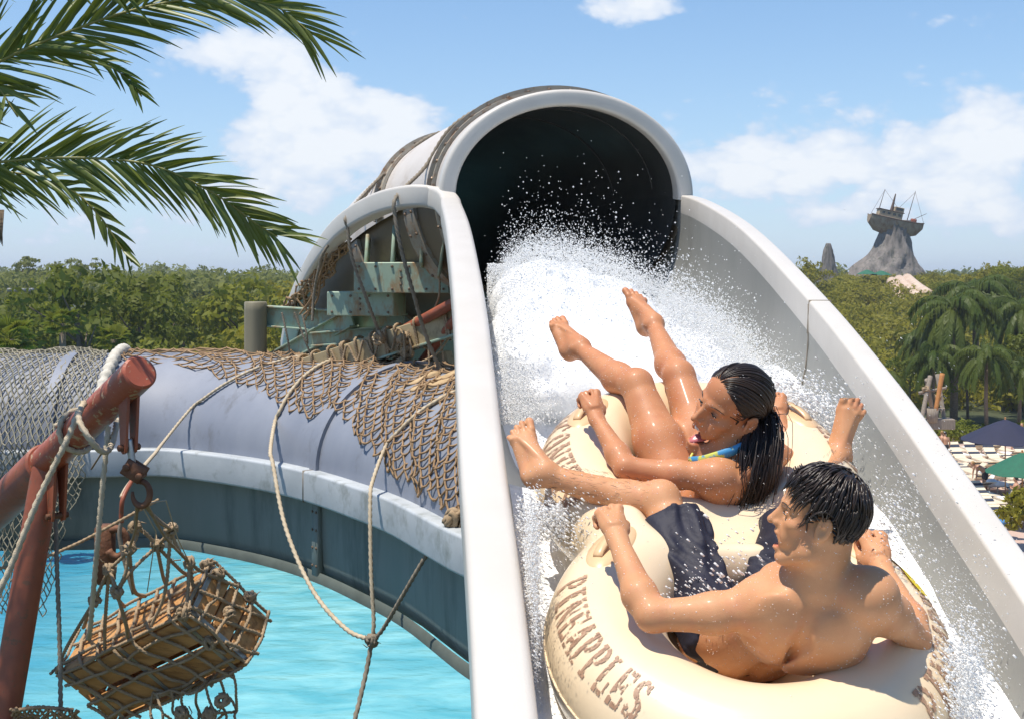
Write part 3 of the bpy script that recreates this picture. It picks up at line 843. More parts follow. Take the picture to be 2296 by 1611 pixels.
def A(p): return np.array(tuple(p), float)
def limb(s, a, b, ra, rm, rb, k=.03, bulge=None, at=.3):
    a, b = A(a), A(b); m = a + (b - a) * at
    if bulge is not None: m = m + np.array(bulge)
    s.cone(a, m, ra, rm, k); s.cone(m, b, rm, rb, k)
def foot(s, ankle, heel, toe, dorsal, lateral, L=1.0):
    """heel and longest toe tip; dorsal points out of the instep, lateral to the little toe"""
    ankle, heel, toe = A(ankle), A(heel), A(toe)
    ax = unit(toe - heel); n = unit(dorsal - ax * np.dot(dorsal, ax)); l = np.cross(ax, n)
    if np.dot(l, lateral) < 0: l = -l
    ln = np.linalg.norm(toe - heel)
    ball = heel + ax * ln * .70
    s.ell(heel + ax * .025 + n * .012, (.030, .036, .030), np.stack([ax, n, l], 1), .02)
    s.cone(ankle, heel + ax * .03 + n * .02, .033, .029, .025)
    s.cone(ankle + ax * .012, ball + n * .004 - l * .012, .034, .021, .03)
    s.cone(heel + ax * .05 + l * .012, ball + l * .022 - n * .004, .022, .017, .025)
    s.cone(heel + ax * .04 - l * .008, ball - l * .025 - n * .004, .022, .019, .022)
    s.ell(ankle + l * .030 - n * .0, .013, None, .015); s.ell(ankle - l * .031 + n * .004, .014, None, .015)
    offs = [-.032, -.010, .007, .021, .034]; tl = [1.0, .98, .93, .87, .80]; tr = [.0135, .0092, .0088, .0082, .0082]
    nails = []
    for o, t, r in zip(offs, tl, tr):
        base = ball + l * o + ax * (-.006) - n * .002
        tip = heel + ax * (ln * t - r) + l * (o * 1.18) - n * .004
        mid = (base + tip) / 2 + n * .0075
        s.cone(base, mid, r * 1.1, r * .92, .008); s.cone(mid, tip, r * .92, r, .004)
        s.ell(tip - ax * .001, (r * 1.12, r * .95, r * 1.05), np.stack([ax, n, l], 1), .003)
        nails.append((tip + n * r * .86 - ax * .0005, ax, n, l, r))
    # extensor cords to the toes
    for o in offs[:4]:
        s.cone(ankle + ax * .03 + n * .024, ball + l * o * .8 + n * .016, .004, .0035, .012)
    return nails
def fist(s, wrist, knuck, palm_n, thumb, sc=1.0, curl=(62, 85, 55)):
    """closed hand: wrist, middle knuckle, the way the palm faces and the thumb side; fingers bent round a grip"""
    w, kk = A(wrist), A(knuck); d = unit(kk - w); n = unit(palm_n - d * np.dot(palm_n, d)); t = unit(np.array(thumb) - d * np.dot(thumb, d) - n * np.dot(thumb, n))
    L = np.linalg.norm(kk - w)
    s.cone(w, w + d * L * .5, .025 * sc, .030 * sc, .02, flat=(n, .72))
    s.cone(w + d * L * .45 + t * .014, kk + t * .026 - d * .006, .020 * sc, .0145 * sc, .018, flat=(n, .85))
    s.cone(w + d * L * .45 - t * .014, kk - t * .026 - d * .012, .020 * sc, .0135 * sc, .018, flat=(n, .85))
    nails = []
    lens = [(.043, .026, .020), (.046, .029, .021), (.043, .027, .020), (.034, .021, .018)]
    for i, o in enumerate((.031, .0105, -.0105, -.0305)):
        p = kk + t * o * sc - d * (.0, -.004, .001, .009)[i] + n * (.002, 0, .001, .004)[i]
        s.ell(p - n * .002, .0108 * sc, None, .006)
        a = 0; r = (.0102, .0105, .0098, .0086)[i] * sc
        q = p
        for j in range(3):
            a += curl[j] * (1 + .05 * (i - 1.5))
            dr = d * math.cos(math.radians(a)) + n * math.sin(math.radians(a)) - t * .04 * (i - 1.5)
            q2 = q + unit(dr) * lens[i][j] * sc
            s.cone(q, q2, r, r * .93, .003); s.ell(q2, r * .97, None, .002)
            r *= .94; q = q2
    # thumb: from the side of the palm near the wrist, closing over the fingers
    b = w + d * L * .30 + t * .026 * sc + n * .010
    m1 = b + (d * .030 + t * .014 + n * .018) * sc; m2 = m1 + (d * .024 - t * .004 + n * .018) * sc; m3 = m2 + (d * .014 - t * .017 + n * .010) * sc
    s.cone(b, m1, .0165 * sc, .0125 * sc, .014); s.cone(m1, m2, .0122 * sc, .0108 * sc, .004); s.cone(m2, m3, .0112 * sc, .0095 * sc, .003)
    for i, o in enumerate((.026, .009, -.009, -.026)):      # tendons on the back of the hand
        s.cone(w + d * L * .35 + t * o * .4 - n * .020, kk + t * o - n * .010, .003, .0035, .010)
def head(s, C, R, sc=1.0, mouth='laugh', nose=1.0, jaw=1.0, fem=False):
    C = A(C); R = np.array(R)
    P = lambda x, y, z: C + R @ (np.array((x, y, z)) * sc)
    E = lambda c, r, k=.015, sub=False, rot=None: s.ell(P(*c), np.array(r) * sc, R if rot is None else R @ rot, k * sc, sub)
    Cn = lambda a, b, ra, rb, k=.012, sub=False: s.cone(P(*a), P(*b), ra * sc, rb * sc, k * sc, sub)
    drop = .034 if mouth == 'wide' else .015
    E((0, -.018, .045), (.074, .093, .082), .01)
    E((0, .030, .045), (.063, .060, .062), .03)
    E((0, .028, -.025), (.057, .060, .072), .03)
    for q in (-1, 1):
        Cn((q * .056, -.002, -.035), (q * .050, .010, -.072 - drop * .5), .020, .019, .03)
        Cn((q * .050, .010, -.072 - drop * .5), (q * .014, .072, -.102 - drop), .020 * jaw, .017 * jaw, .025)
        E((q * .040, .058, -.022), (.024, .022, .017), .02)              # cheekbone
        E((q * .030, .068, -.055), (.020, .018, .024), .02)              # laughing cheek
        Cn((q * .012, .089, .022), (q * .046, .070, .020), .010, .009, .014)   # brow
    E((0, .070, -.104 - drop), (.021 * jaw, .018, .016), .018)
    E((0, .078, -.068), (.030, .020, .030), .02)
    for q in (-1, 1):
        E((q * .033, .090, .002), (.018, .014, .0125), .014, True)
        E((q * .0325, .0735, .002), (.0150, .0125, .0118), .003)           # lids over the ball
    Cn((0, .090, .012), (0, .106 + .008 * nose, -.026), .0078, .0098 * nose, .012)
    E((0, .108 + .009 * nose, -.031), (.0105 * nose, .0105, .0092), .006)
    Cn((0, .086, .002), (0, .093, -.030), .0100, .0150 * nose, .010); E((0, .082, -.045), (.022, .016, .018), .012)
    for q in (-1, 1):
        E((q * .0115, .100, -.034), (.0078, .011, .0078), .006)
        E((q * .0062, .108, -.0415), (.0036, .006, .0035), .003, True)
    # mouth
    if mouth == 'wide':
        E((0, .092, -.050), (.024, .012, .0058), .006); E((0, .088, -.116), (.020, .014, .0080), .008); E((0, .080, -.128), (.022, .016, .016), .015)
        E((0, .100, -.086), (.0215, .050, .0275), .004, True); E((0, .060, -.088), (.022, .03, .024), .01, True)
    else:
        E((0, .096, -.056), (.025, .010, .0056), .006); E((0, .091, -.097), (.020, .012, .0075), .007)
        E((0, .106, -.0765), (.0235, .036, .0160), .004, True)
    for q in (-1, 1):   # folds beside the mouth
        Cn((q * .022, .100, -.036), (q * .034, .084, -.072), .0028, .002, .008, True)
    for q in (-1, 1):   # ears
        er = np.array([[1, 0, 0], [0, math.cos(.25), -math.sin(.25)], [0, math.sin(.25), math.cos(.25)]])
        E((q * .082, -.014, -.006), (.0085, .0200, .033), .008, False, er)
        E((q * .091, -.010, -.003), (.0085, .0120, .022), .004, True, er)
        E((q * .0865, -.013, .004), (.0045, .0048, .011), .003, False, er)
        E((q * .077, -.002, -.036), (.007, .008, .009), .005)
        Cn((q * .080, -.026, .012), (q * .082, -.012, .021), .0042, .0042, .004); Cn((q * .082, -.012, .021), (q * .080, .002, .014), .0042, .0035, .004)
    return P
def face_parts(root, P, R, sc, mouth, gaze=(0, 1, 0), browc=None):
    b = unit(np.array(R) @ np.array((0, 1, 0)))
    ri, fw, up = [np.array(R)[:, i] for i in range(3)]
    for q in (-1, 1):
        c = P(q * .0325, .0745, .0005)
        mb = MB()
        # visible slit of the ball: a lens bulging between the lids
        v = []; f = []
        W, Hh = .0108 * sc, (.0034 if mouth == 'wide' else .0021) * sc
        for i in range(9):
            tt = -1 + i / 4
            for j in range(5):
                ss = -1 + j / 2
                hgt = Hh * (1 - tt * tt) ** .6 if abs(tt) < 1 else 0
                v.append(c + ri * W * tt + up * (hgt * ss) + fw * (.0128 * sc * (1 - .55 * (tt * .8) ** 2 - .10 * ss * ss)))
        for i in range(8):
            for j in range(4): f.append((i * 5 + j, i * 5 + j + 1, i * 5 + 6 + j, i * 5 + 5 + j))
        mi = []
        for i in range(8):
            for j in range(4):
                mi.append(1 if (2 <= i <= 5) else 0)
        mb.v.append(np.array(v)); mb.f += f; mb.m += mi; mb.n += len(v)
        mb.build('eye', [m_eye, m_iris], root)
        mb = MB()   # upper lash line
        pts = [c + ri * W * 1.12 * t + up * (Hh * (1 - t * t) + .0012) + fw * (.0138 * sc * (1 - .5 * (t * .8) ** 2)) for t in np.linspace(-1, 1, 9)]
        mb.tube(pts, .0016 * sc, 5); mb.build('eyelashes', m_hair, root)
        mb = MB()
        for i in range(26):
            t = i / 25; x = q * (.014 + .036 * t); z = .0215 + .0075 * math.sin(t * 2.2) - .004 * t
            p = P(x, .0955 - .022 * t ** 1.7, z); dirv = ri * q * .009 + up * (.004 - .007 * t) + fw * (-.002)
            mb.tube([p, p + dirv * .5 + fw * .0008, p + dirv], [.0014, .0012, .0004], 4)
        mb.build('eyebrow', m_hair, root)
    def arc(y, z, w, n, dep):
        return [P(w * t, y - dep * t * t, z) for t in np.linspace(-1, 1, n)]
    mb = MB()
    z0 = -.0655 if mouth == 'wide' else -.0660
    for t in np.linspace(-.95, .95, 8):
        p = P(.017 * t, .0955 - .012 * t * t, z0); mb.add(*box(p, (.0042 * sc, .004 * sc, .0085 * sc), R, .001))
    mb.build('teeth', m_teeth, root)
    if mouth == 'wide':
        mb = MB(); v, f = ico((0, 0, 0), (1, 1, 1), 3)
        v = np.array(v) * np.array((.0145, .030, .0085)) * sc
        v[:, 2] -= (v[:, 1] > .008 * sc) * (v[:, 1] - .008 * sc) * .55
        v[:, 2] -= .003 * np.exp(-(v[:, 0] / (.003 * sc)) ** 2) * (v[:, 2] > 0)
        mb.add(v @ np.array(R).T + P(0, .070, -.1015), f); mb.build('tongue', m_tongue, root)
def tint_fn(spots):
    """list of (centre, radius, colour): soft local colour of the skin itself (lips, nails, moles)"""
    def fn(V):
        c = np.ones((len(V), 3))
        for (p, r, col) in spots:
            d = np.linalg.norm((V - np.array(p)), axis=1) / r
            w = np.clip(1.6 - d * 1.6, 0, 1)[:, None]
            c = c * (1 - w) + np.array(col) * w
        return c
    return fn
def lips(P, mouth):
    out = [(P(0, y, -.084 if mouth == 'wide' else -.0765), .026 if mouth == 'wide' else .019, (.22, .06, .06)) for y in (.055, .070, .078)]
    for t in np.linspace(-1, 1, 9):
        out.append((P(.021 * t, .098 - .012 * t * t, (-.052 if mouth == 'wide' else -.056) - .006 * t * t), .0085, (.92, .55, .55)))
        out.append((P(.019 * t, .094 - .012 * t * t, (-.116 if mouth == 'wide' else -.097) + .014 * t * t), .0095, (.92, .55, .55)))
    return out
def nail_spots(nails): return [(p, r * .95, (1.12, 1.02, 1.0)) for (p, ax, n, l, r) in nails]
def torso(s, pel, chest, neck, shL, shR, hipL, hipR, fem, facing):
    pel, chest, neck, shL, shR, hipL, hipR = map(A, (pel, chest, neck, shL, shR, hipL, hipR))
    up = unit(neck - pel); rt = unit(shR - shL); rt = unit(rt - up * np.dot(rt, up)); fw = np.cross(up, rt)
    if np.dot(fw, facing) < 0: fw = -fw
    Rr_ = np.stack([rt, fw, up], 1)
    w = .88 if fem else 1.0
    ch_up = unit(neck - chest); r2 = unit((shR - shL) - ch_up * np.dot(shR - shL, ch_up)); f2 = np.cross(ch_up, r2)
    if np.dot(f2, facing) < 0: f2 = -f2
    Rc = np.stack([r2, f2, ch_up], 1)
    s.ell(pel, (.155, .105, .105), Rr_, .03)
    s.cone(pel, chest, .112 * w, .118 * w, .06, flat=(fw, .86))
    s.ell(chest, (.150 * w, .105 * w, .155), Rc, .05)
    s.cone(chest + ch_up * .06, neck - ch_up * .03, .105 * w, .062 * w, .05, flat=(f2, .8))
    for sh, q in ((shL, -1), (shR, 1)):
        s.cone(neck - ch_up * .03 + r2 * q * .03, sh, .046 * w, .046 * w, .045)
        s.cone(chest + r2 * q * .10 - ch_up * .03 - f2 * .02, sh - ch_up * .02, .058 * w, .052 * w, .05)        # lat
        s.ell(chest + r2 * q * .078 + ch_up * .055 - f2 * .080, (.050, .022, .068), Rc, .035)             # shoulder blade
        s.ell(chest + r2 * q * .065 + ch_up * .03 + f2 * (.075 if not fem else .082), (.060, .035, .05) if not fem else (.058, .048, .052), Rc, .035)
    for hp in (hipL, hipR): s.ell(hp - fw * .03 - up * .02, (.09, .085, .09), Rr_, .04)
    s.cone(pel - fw * .118 + up * .02, chest - f2 * .118 * w + ch_up * .02, .010, .012, .03, True)
    s.cone(chest - f2 * .118 * w + ch_up * .02, neck - f2 * .085 * w - ch_up * .02, .012, .006, .03, True)
    return Rc
def hair_locks(P, R, sc, seeds, field, length, r0, n=9, lift=.006, droop=.0):
    """wet locks that follow the skull; field(p) gives the way they lie"""
    mb = MB(); C0 = np.array((0, -.010, .040)); rad = np.array((.078, .097, .086))
    up_l = np.array(R).T @ np.array((0, 0, 1.0))
    for p in seeds:
        p = np.array(p, float); L = length(p); st = L / n; pts = []; lf = lift * random.uniform(.4, 1.6)
        ph = random.uniform(0, 6.3); wob = random.uniform(.0, .28)
        for i in range(n + 1):
            d = unit((p - C0) / rad ** 2)
            pts.append(P(*(p + d * lf * (1 - .3 * i / n))))
            t = field(p); t = t - d * np.dot(t, d) * .8
            t = unit(t) + np.cross(d, unit(t)) * wob * math.sin(ph + i * .55) - up_l * droop * i / n
            p = p + unit(t) * st
            if abs(p[0]) > .045:          # lie round the ear, not over it
                ey, ez = p[1] + .010, p[2] + .004; er = math.hypot(ey, ez * .8)
                if er < .036: p[1] += ey / (er + 1e-6) * (.036 - er); p[2] += ez / (er + 1e-6) * (.036 - er)
            q = (p - C0) / rad; qn = np.linalg.norm(q)
            if qn < 1.0: p = C0 + q / qn * rad
            elif qn > 1.10 and i < n * .6: p = C0 + q / qn * 1.08 * rad
        rr = [r0 * random.uniform(.7, 1.2) * x for x in np.r_[.7, 1, 1, np.linspace(1, .12, n - 2)]]
        mb.tube(pts, rr, 5)
    return mb
# ================================================================ the two riders
# ---- man in the front ring
HM = .0036
man = None
def build_man():
    global man
    s = SDF((-.06, 2.74, -1.24), (1.30, 4.32, -.40), HM)
    pel = D(1672, 1432, 3.42); chest = D(1800, 1385, 3.10); neck = D(1842, 1288, 3.02)
    shL = D(1712, 1352, 3.08); shR = D(1950, 1330, 2.97)
    hipL = D(1598, 1400, 3.47); hipR = D(1725, 1400, 3.47)
    root = empty('person', tuple(A(pel) - np.array((0, 0, .12))), 'bare backed man with short wet hair and navy shorts sitting in the front ring', 'person')
    Rc = torso(s, pel, chest, neck, shL, shR, hipL, hipR, False, np.array((-.3, .9, .2)))
    fwd = unit((-.94, .26, .16)); up0 = np.array((.10, -.12, 1.0)); ri = unit(np.cross(fwd, up0)); up = np.cross(ri, fwd)
    R = np.stack([ri, fwd, up], 1); hc = A(D(1838, 1158, 2.98)); sc = .95
    P = head(s, hc, R, sc, 'laugh', nose=1.02, jaw=1.05)
    s.cone(P(0, -.030, -.035), A(neck), .056, .060, .03); s.cone(P(0, .0, -.06), A(neck) + unit(np.array((-.3, .3, -.3))) * .03, .05, .052, .03)
    # left arm
    elL = A(D(1462, 1378, 3.10)); wrL = A(D(1384, 1205, 3.30))
    s.ell(A(shL), (.058, .055, .055), None, .04)
    limb(s, shL, elL, .050, .047, .037, .03, np.array((0, -.004, -.010)), .45)
    limb(s, elL, wrL, .038, .042, .0255, .025, np.array((-.008, 0, 0)), .25)
    fist(s, wrL, D(1364, 1140, 3.37), np.array((-.1, .9, -.45)), np.array((1, 0, .1)), 1.02)
    # right arm
    elR = A(D(2050, 1430, 3.14)); wrR = A(D(1978, 1275, 3.36))
    s.ell(A(shR), (.058, .055, .055), None, .04)
    limb(s, shR, elR, .052, .049, .037, .03, None, .45)
    limb(s, elR, wrR, .038, .042, .026, .025, np.array((.008, 0, 0)), .25)
    fist(s, wrR, D(1955, 1196, 3.45), np.array((.1, .9, -.45)), np.array((-1, 0, .1)), 1.02)
    # left leg
    knL = A(D(1482, 1120, 3.78)); anL = A(D(1222, 1062, 3.84))
    limb(s, hipL, knL, .084, .078, .053, .035, None, .4)
    s.ell(knL + np.array((0, -.01, .012)), (.052, .050, .050), None, .02)
    limb(s, knL, anL, .050, .054, .031, .03, np.array((0, .015, -.022)), .28)
    nl = foot(s, anL, D(1200, 1092, 3.86), D(1160, 938, 3.95), np.array((.25, -.9, .3)), np.array((-1, 0, 0)))
    # right leg
    knR = A(D(1800, 1130, 3.76)); anR = A(D(1880, 1020, 4.10))
    limb(s, hipR, knR, .084, .078, .053, .035, None, .4)
    s.ell(knR, (.052, .050, .050), None, .02)
    limb(s, knR, anR, .050, .054, .033, .03, np.array((0, .015, -.02)), .28)
    nr = foot(s, anR, D(1868, 1030, 4.14), D(1924, 876, 4.12), np.array((-.1, -.95, .25)), np.array((1, 0, -.2)))
    spots = lips(P, 'laugh') + nail_spots(nl) + nail_spots(nr) + [(A(D(1806, 1352, 2.99)), .006, (.35, .25, .22)), (A(D(1560, 1345, 3.05)), .006, (.4, .3, .27))]
    body = sdf_obj('body', s, m_skin_m, root, None, 2, tint_fn(spots))
    face_parts(root, P, R, sc, 'laugh')
    # shorts: loose legs ending above the knee
    s = SDF((.10, 3.15, -1.25), (1.15, 3.85, -.62), .005)
    for hp, kn in ((hipL, knL), (hipR, knR)):
        hp, kn = A(hp), A(kn); e = hp + (kn - hp) * .80
        s.cone(hp, e + (kn - hp) * .2, .104, .096, .03)
    s.ell(A(pel), (.165, .112, .10), np.stack([unit(A(hipR) - A(hipL)), unit(np.cross((0, 0, 1), A(hipR) - A(hipL))), (0, 0, 1)], 1), .04)
    x, y, z = s.ax[0][:, None, None], s.ax[1][None, :, None], s.ax[2][None, None, :]
    wr = .0065 * np.sin(z * 46 + x * 34 + 1.3 * np.sin(y * 22)) + .005 * np.sin(x * 75 - z * 40 + y * 31) + .003 * np.sin(x * 120 + y * 95 + 2 * np.sin(z * 40))
    s.d += wr.astype(np.float32)
    for hp, kn in ((hipL, knL), (hipR, knR)):
        hp, kn = A(hp), A(kn); dr = unit(kn - hp); e = hp + (kn - hp) * .80
        # cut each leg at its hem (only near that leg)
        sl, g = s.sub(e - .2, e + .24)
        if sl is None: continue
        pl = -((g[0] - e[0]) * dr[0] + (g[1] - e[1]) * dr[1] + (g[2] - e[2]) * dr[2])
        ax = np.sqrt((g[0] - e[0]) ** 2 + (g[1] - e[1]) ** 2 + (g[2] - e[2]) ** 2)
        s.d[sl] = np.where(ax < .19, np.maximum(s.d[sl], -pl), s.d[sl])
    up_t = unit(A(chest) - A(pel)); s.half(A(pel) + up_t * .06, up_t + np.array((0, -.6, 0)))
    sdf_obj('shorts', s, m_shorts, root, None, 2, largest=True)
    # hair
    def onskull(n, ok):
        out = []
        while len(out) < n:
            d = np.array([random.gauss(0, 1) for _ in range(3)]); d /= np.linalg.norm(d)
            p = np.array((0, -.010, .040)) + d * np.array((.078, .097, .086))
            if ok(p): out.append(p)
        return out
    def scalp(p):
        x, y, z = p
        if y > .050: return z > .092
        if y > .02: return z > .070 - (.058 - y) * .5
        if y > -.03: return z > (.012 if abs(x) > .05 else .0)
        return z > -.040
    cap = SDF(hc - .17, hc + .17, .004)
    cap.ell(P(0, -.014, .042), np.array((.080, .099, .088)) * sc, R, .0)
    cap.half(P(0, .050, .070), R @ unit((0, .80, -.52)), .012)
    cap.half(P(0, -.03, -.028), R @ unit((0, .38, -.92)), .012)
    for q in (-1, 1):
        cap.ell(P(q * .085, -.004, -.012), np.array((.03, .028, .036)) * sc, R, .008, True)
    ho = sdf_obj('hair', cap, m_hair, root, None, 2)
    wh = np.array((.012, -.062, .112))
    def field(p):
        v = p - wh; v = unit(v); return v + np.array((.35 * math.sin(p[2] * 60 + p[0] * 45), .12 if p[1] > .02 else -.1, -.18 if p[1] > .02 else -.4))
    ln = lambda p: random.uniform(.03, .055) if p[1] > .03 else random.uniform(.04, .065)
    mb = hair_locks(P, R, sc, onskull(1300, scalp), field, ln, .0027, 8, .010, .22)
    # fringe hanging over the brow, sideburns and nape
    fr = [np.array((x, .072 - x * x * 5 + random.uniform(-.01, .004), .104 + random.uniform(-.012, .010))) for x in np.linspace(-.055, .055, 46)]
    mb2 = hair_locks(P, R, sc, fr, lambda p: np.array((.3 * math.sin(p[0] * 90), .35, -1.0)), lambda p: random.uniform(.02, .052), .0022, 9, .008, .1)
    for v, in [(x,) for x in mb2.v]: pass
    off = mb.n
    for v in mb2.v: mb.v.append(v)
    mb.f += [tuple(i + off for i in q) for q in mb2.f]; mb.m += mb2.m; mb.n += mb2.n
    sb = []
    for q in (-1, 1):
        for i in range(34): sb.append(np.array((q * .074, random.uniform(.004, .030), random.uniform(.008, .03))))
        for i in range(60): sb.append(np.array((q * random.uniform(.01, .066), -.085 + random.uniform(0, .02), random.uniform(-.03, .01))))
    mb3 = hair_locks(P, R, sc, sb, lambda p: np.array((0, -.1, -1.0)), lambda p: random.uniform(.025, .045), .0022, 7, .006, .1)
    off = mb.n
    for v in mb3.v: mb.v.append(v)
    mb.f += [tuple(i + off for i in q) for q in mb3.f]; mb.m += mb3.m; mb.n += mb3.n
    mb.build('hair_locks', m_hair, ho)
    # fine dark hair on the shins
    mb = MB()
    for a, b, rr in ((knL, anL, .045), (knR, anR, .045)):
        ax_ = unit(b - a)
        for i in range(260):
            t = random.uniform(.06, .95); o = unit(np.cross(ax_, np.array([random.gauss(0, 1) for _ in range(3)])))
            if o[1] > .5: continue
            p = a + (b - a) * t + o * (.054 - .020 * t)
            mb.tube([p, p + ax_ * .010 + o * .003, p + ax_ * .018 + o * .002], [.0004, .0003, .00015], 3, cap=False)
    mb.build('leg_hair', m_hair, root)
    man = root
build_man()
# ---- woman in the rear ring
woman = None
def build_woman():
    global woman
    s = SDF((.14, 3.52, -1.0), (1.16, 5.02, -.02), HM)
    pel = D(1588, 1132, 4.12); chest = D(1640, 1082, 3.97); neck = D(1672, 1012, 3.94)
    shL = D(1606, 1068, 3.84); shR = D(1728, 1022, 4.06)
    hipL = D(1512, 1085, 4.14); hipR = D(1596, 1070, 4.20)
    root = empty('person', tuple(A(pel) - np.array((0, 0, .12))), 'woman with long wet hair, open mouth and blue bikini strap in the rear ring', 'person')
    torso(s, pel, chest, neck, shL, shR, hipL, hipR, True, np.array((-.8, .6, .1)))
    ri = unit((-.40, .74, .52)); fwd = np.array((-.87, -.48, .0)); fwd = unit(fwd - ri * np.dot(fwd, ri)); up = np.cross(ri, fwd)
    R = np.stack([ri, fwd, up], 1); hc = A(D(1640, 912, 3.92)); sc = 1.12
    P = head(s, hc, R, sc, 'wide', nose=.95, jaw=.92, fem=True)
    s.cone(P(0, -.025, -.035), A(neck), .048, .053, .03); s.cone(P(0, .005, -.06), A(neck) + np.array((-.03, 0, -.02)), .042, .046, .03)
    elL = A(D(1402, 1046, 3.90)); wrL = A(D(1338, 938, 4.08))
    s.ell(A(shL), (.052, .05, .05), None, .035)
    limb(s, shL, elL, .046, .041, .033, .03, np.array((0, 0, -.006)), .45)
    limb(s, elL, wrL, .034, .036, .0225, .025, None, .25)
    fist(s, wrL, D(1320, 880, 4.15), np.array((-.1, .9, -.45)), np.array((1, 0, .2)), .95)
    elR = A(D(1788, 1050, 4.12)); wrR = A(D(1746, 940, 4.26))
    s.ell(A(shR), (.052, .05, .05), None, .035)
    limb(s, shR, elR, .046, .043, .034, .03, None, .45)
    limb(s, elR, wrR, .034, .036, .0225, .025, None, .25)
    fist(s, wrR, D(1738, 884, 4.33), np.array((.1, .9, -.45)), np.array((-1, 0, .2)), .95)
    knL = A(D(1428, 862, 4.36)); anL = A(D(1302, 782, 4.70))
    limb(s, hipL, knL, .086, .080, .054, .035, None, .42)
    s.ell(knL + np.array((0, -.006, .008)), (.049, .047, .047), None, .02)
    limb(s, knL, anL, .048, .053, .0285, .03, np.array((-.004, .010, -.016)), .30)
    nl = foot(s, anL, D(1280, 806, 4.74), D(1243, 705, 4.86), np.array((.55, -.75, .3)), np.array((-1, -.4, 0)))
    knR = A(D(1522, 842, 4.46)); anR = A(D(1466, 728, 4.81))
    limb(s, hipR, knR, .086, .080, .054, .035, None, .42)
    s.ell(knR + np.array((0, -.006, .008)), (.049, .047, .047), None, .02)
    limb(s, knR, anR, .048, .053, .0285, .03, np.array((0, .010, -.018)), .30)
    nr = foot(s, anR, D(1450, 752, 4.86), D(1420, 644, 4.96), np.array((.4, -.85, .3)), np.array((1, .1, 0)))
    body = sdf_obj('body', s, m_skin_w, root, None, 2, tint_fn(lips(P, 'wide') + nail_spots(nl) + nail_spots(nr)))
    face_parts(root, P, R, sc, 'wide')
    # bikini: neck strap, thin cord and bottom
    mb = MB()
    v, f = sweep(catmull([D(1668, 998, 3.855), D(1640, 1010, 3.845), D(1610, 1020, 3.845), D(1575, 1030, 3.86), D(1548, 1032, 3.90)], 6), [(-.004, -.014), (.004, -.014), (.004, .014), (-.004, .014)], up=(-.2, -.2, .95), closed=True)
    mb.add(v, f); st = mb.build('bikini_strap', m_bik, root)
    mb = MB(); mb.tube(catmull([D(1545, 1030, 3.90), D(1556, 1012, 3.93), D(1580, 997, 3.95), D(1605, 990, 3.95)], 6), .0045, 6); mb.build('bikini_cord', m_cord, st)
    # hair: slicked back over the skull, then long wet hanks down the near side of the back
    cap = SDF(hc - .19, hc + .19, .004)
    cap.ell(P(0, -.016, .042), np.array((.079, .100, .088)) * sc, R, .0)
    cap.half(P(0, .055, .060), R @ unit((0, .80, -.60)), .012)
    cap.half(P(0, -.02, -.045), R @ unit((0, .30, -.95)), .012)
    for q in (-1, 1): cap.ell(P(q * .085, .004, -.014), np.array((.03, .030, .036)) * sc, R, .008, True)
    ho = sdf_obj('hair', cap, m_hair, root, None, 2)
    C0 = np.array((0, -.010, .040)); rad = np.array((.080, .099, .088))
    tail = [A(D(1712, 935, 3.93)), A(D(1716, 985, 3.88)), A(D(1706, 1040, 3.84)), A(D(1694, 1090, 3.84)), A(D(1672, 1138, 3.86))]
    mb = MB()
    for i in range(760):
        # seed along the hairline or on the scalp
        if i < 300:
            t = random.uniform(-1, 1); p = np.array((.070 * math.sin(t * 1.45), .075 * math.cos(t * 1.25) - .004, .082 - .055 * abs(t) ** 1.6))
        else:
            d = unit([random.gauss(0, 1) for _ in range(3)]); p = C0 + d * rad
            if p[2] < .01 or p[1] > .055: continue
        pts = []; side = p[0]; gather = np.array((-.020 + side * .35, -.092, -.035 + random.uniform(-.02, .02)))
        lf = random.uniform(.001, .006)
        for k in range(11):
            dd = unit((p - C0) / rad ** 2); pts.append(P(*(p + dd * lf)))
            v = gather - p
            if np.linalg.norm(v) < .02: break
            v = unit(v); v = v - dd * np.dot(v, dd); v = unit(v + np.array((0, -.25, .10)) * (1 - k / 10))
            p = p + v * .021
            if abs(p[0]) > .045:
                ey, ez = p[1] + .012, p[2] + .004; er = math.hypot(ey, ez * .8)
                if er < .038: p[1] += ey / (er + 1e-6) * (.038 - er); p[2] += ez / (er + 1e-6) * (.038 - er)
            q = (p - C0) / rad; p = C0 + q / np.linalg.norm(q) * rad
        off = np.array([random.gauss(0, .021), random.gauss(0, .013), random.gauss(0, .012)])
        m = random.choice((3, 4, 5, 5))
        for k in range(m): pts.append(tail[k] + off * (1 + .12 * k) + np.array((.004 * math.sin(i + k), 0, 0)))
        pth = catmull(pts, 2); n = len(pth)
        mb.tube(pth, np.r_[np.linspace(.0010, .0026, n // 3), np.linspace(.0026, .0008, n - n // 3)] * random.uniform(.8, 1.3), 5)
    # a few loose hanks
    for i in range(30):
        o = np.array([random.gauss(0, .014), random.gauss(0, .01), random.gauss(0, .01)])
        pts = [P(-.062, -.045, -.01) + o * .4, A(D(1672, 985, 3.855)) + o * .5, A(D(1668, 1045, 3.82)) + o * .8, A(D(1676, 1105, 3.82)) + o, A(D(1664, 1150, 3.845)) + o * 1.3]
        pth = catmull(pts[:random.choice((4, 5, 5))], 4); mb.tube(pth, np.linspace(.0024, .0006, len(pth)), 5)
    mb.build('hair_locks', m_hair, ho)
    woman = root
build_woman()
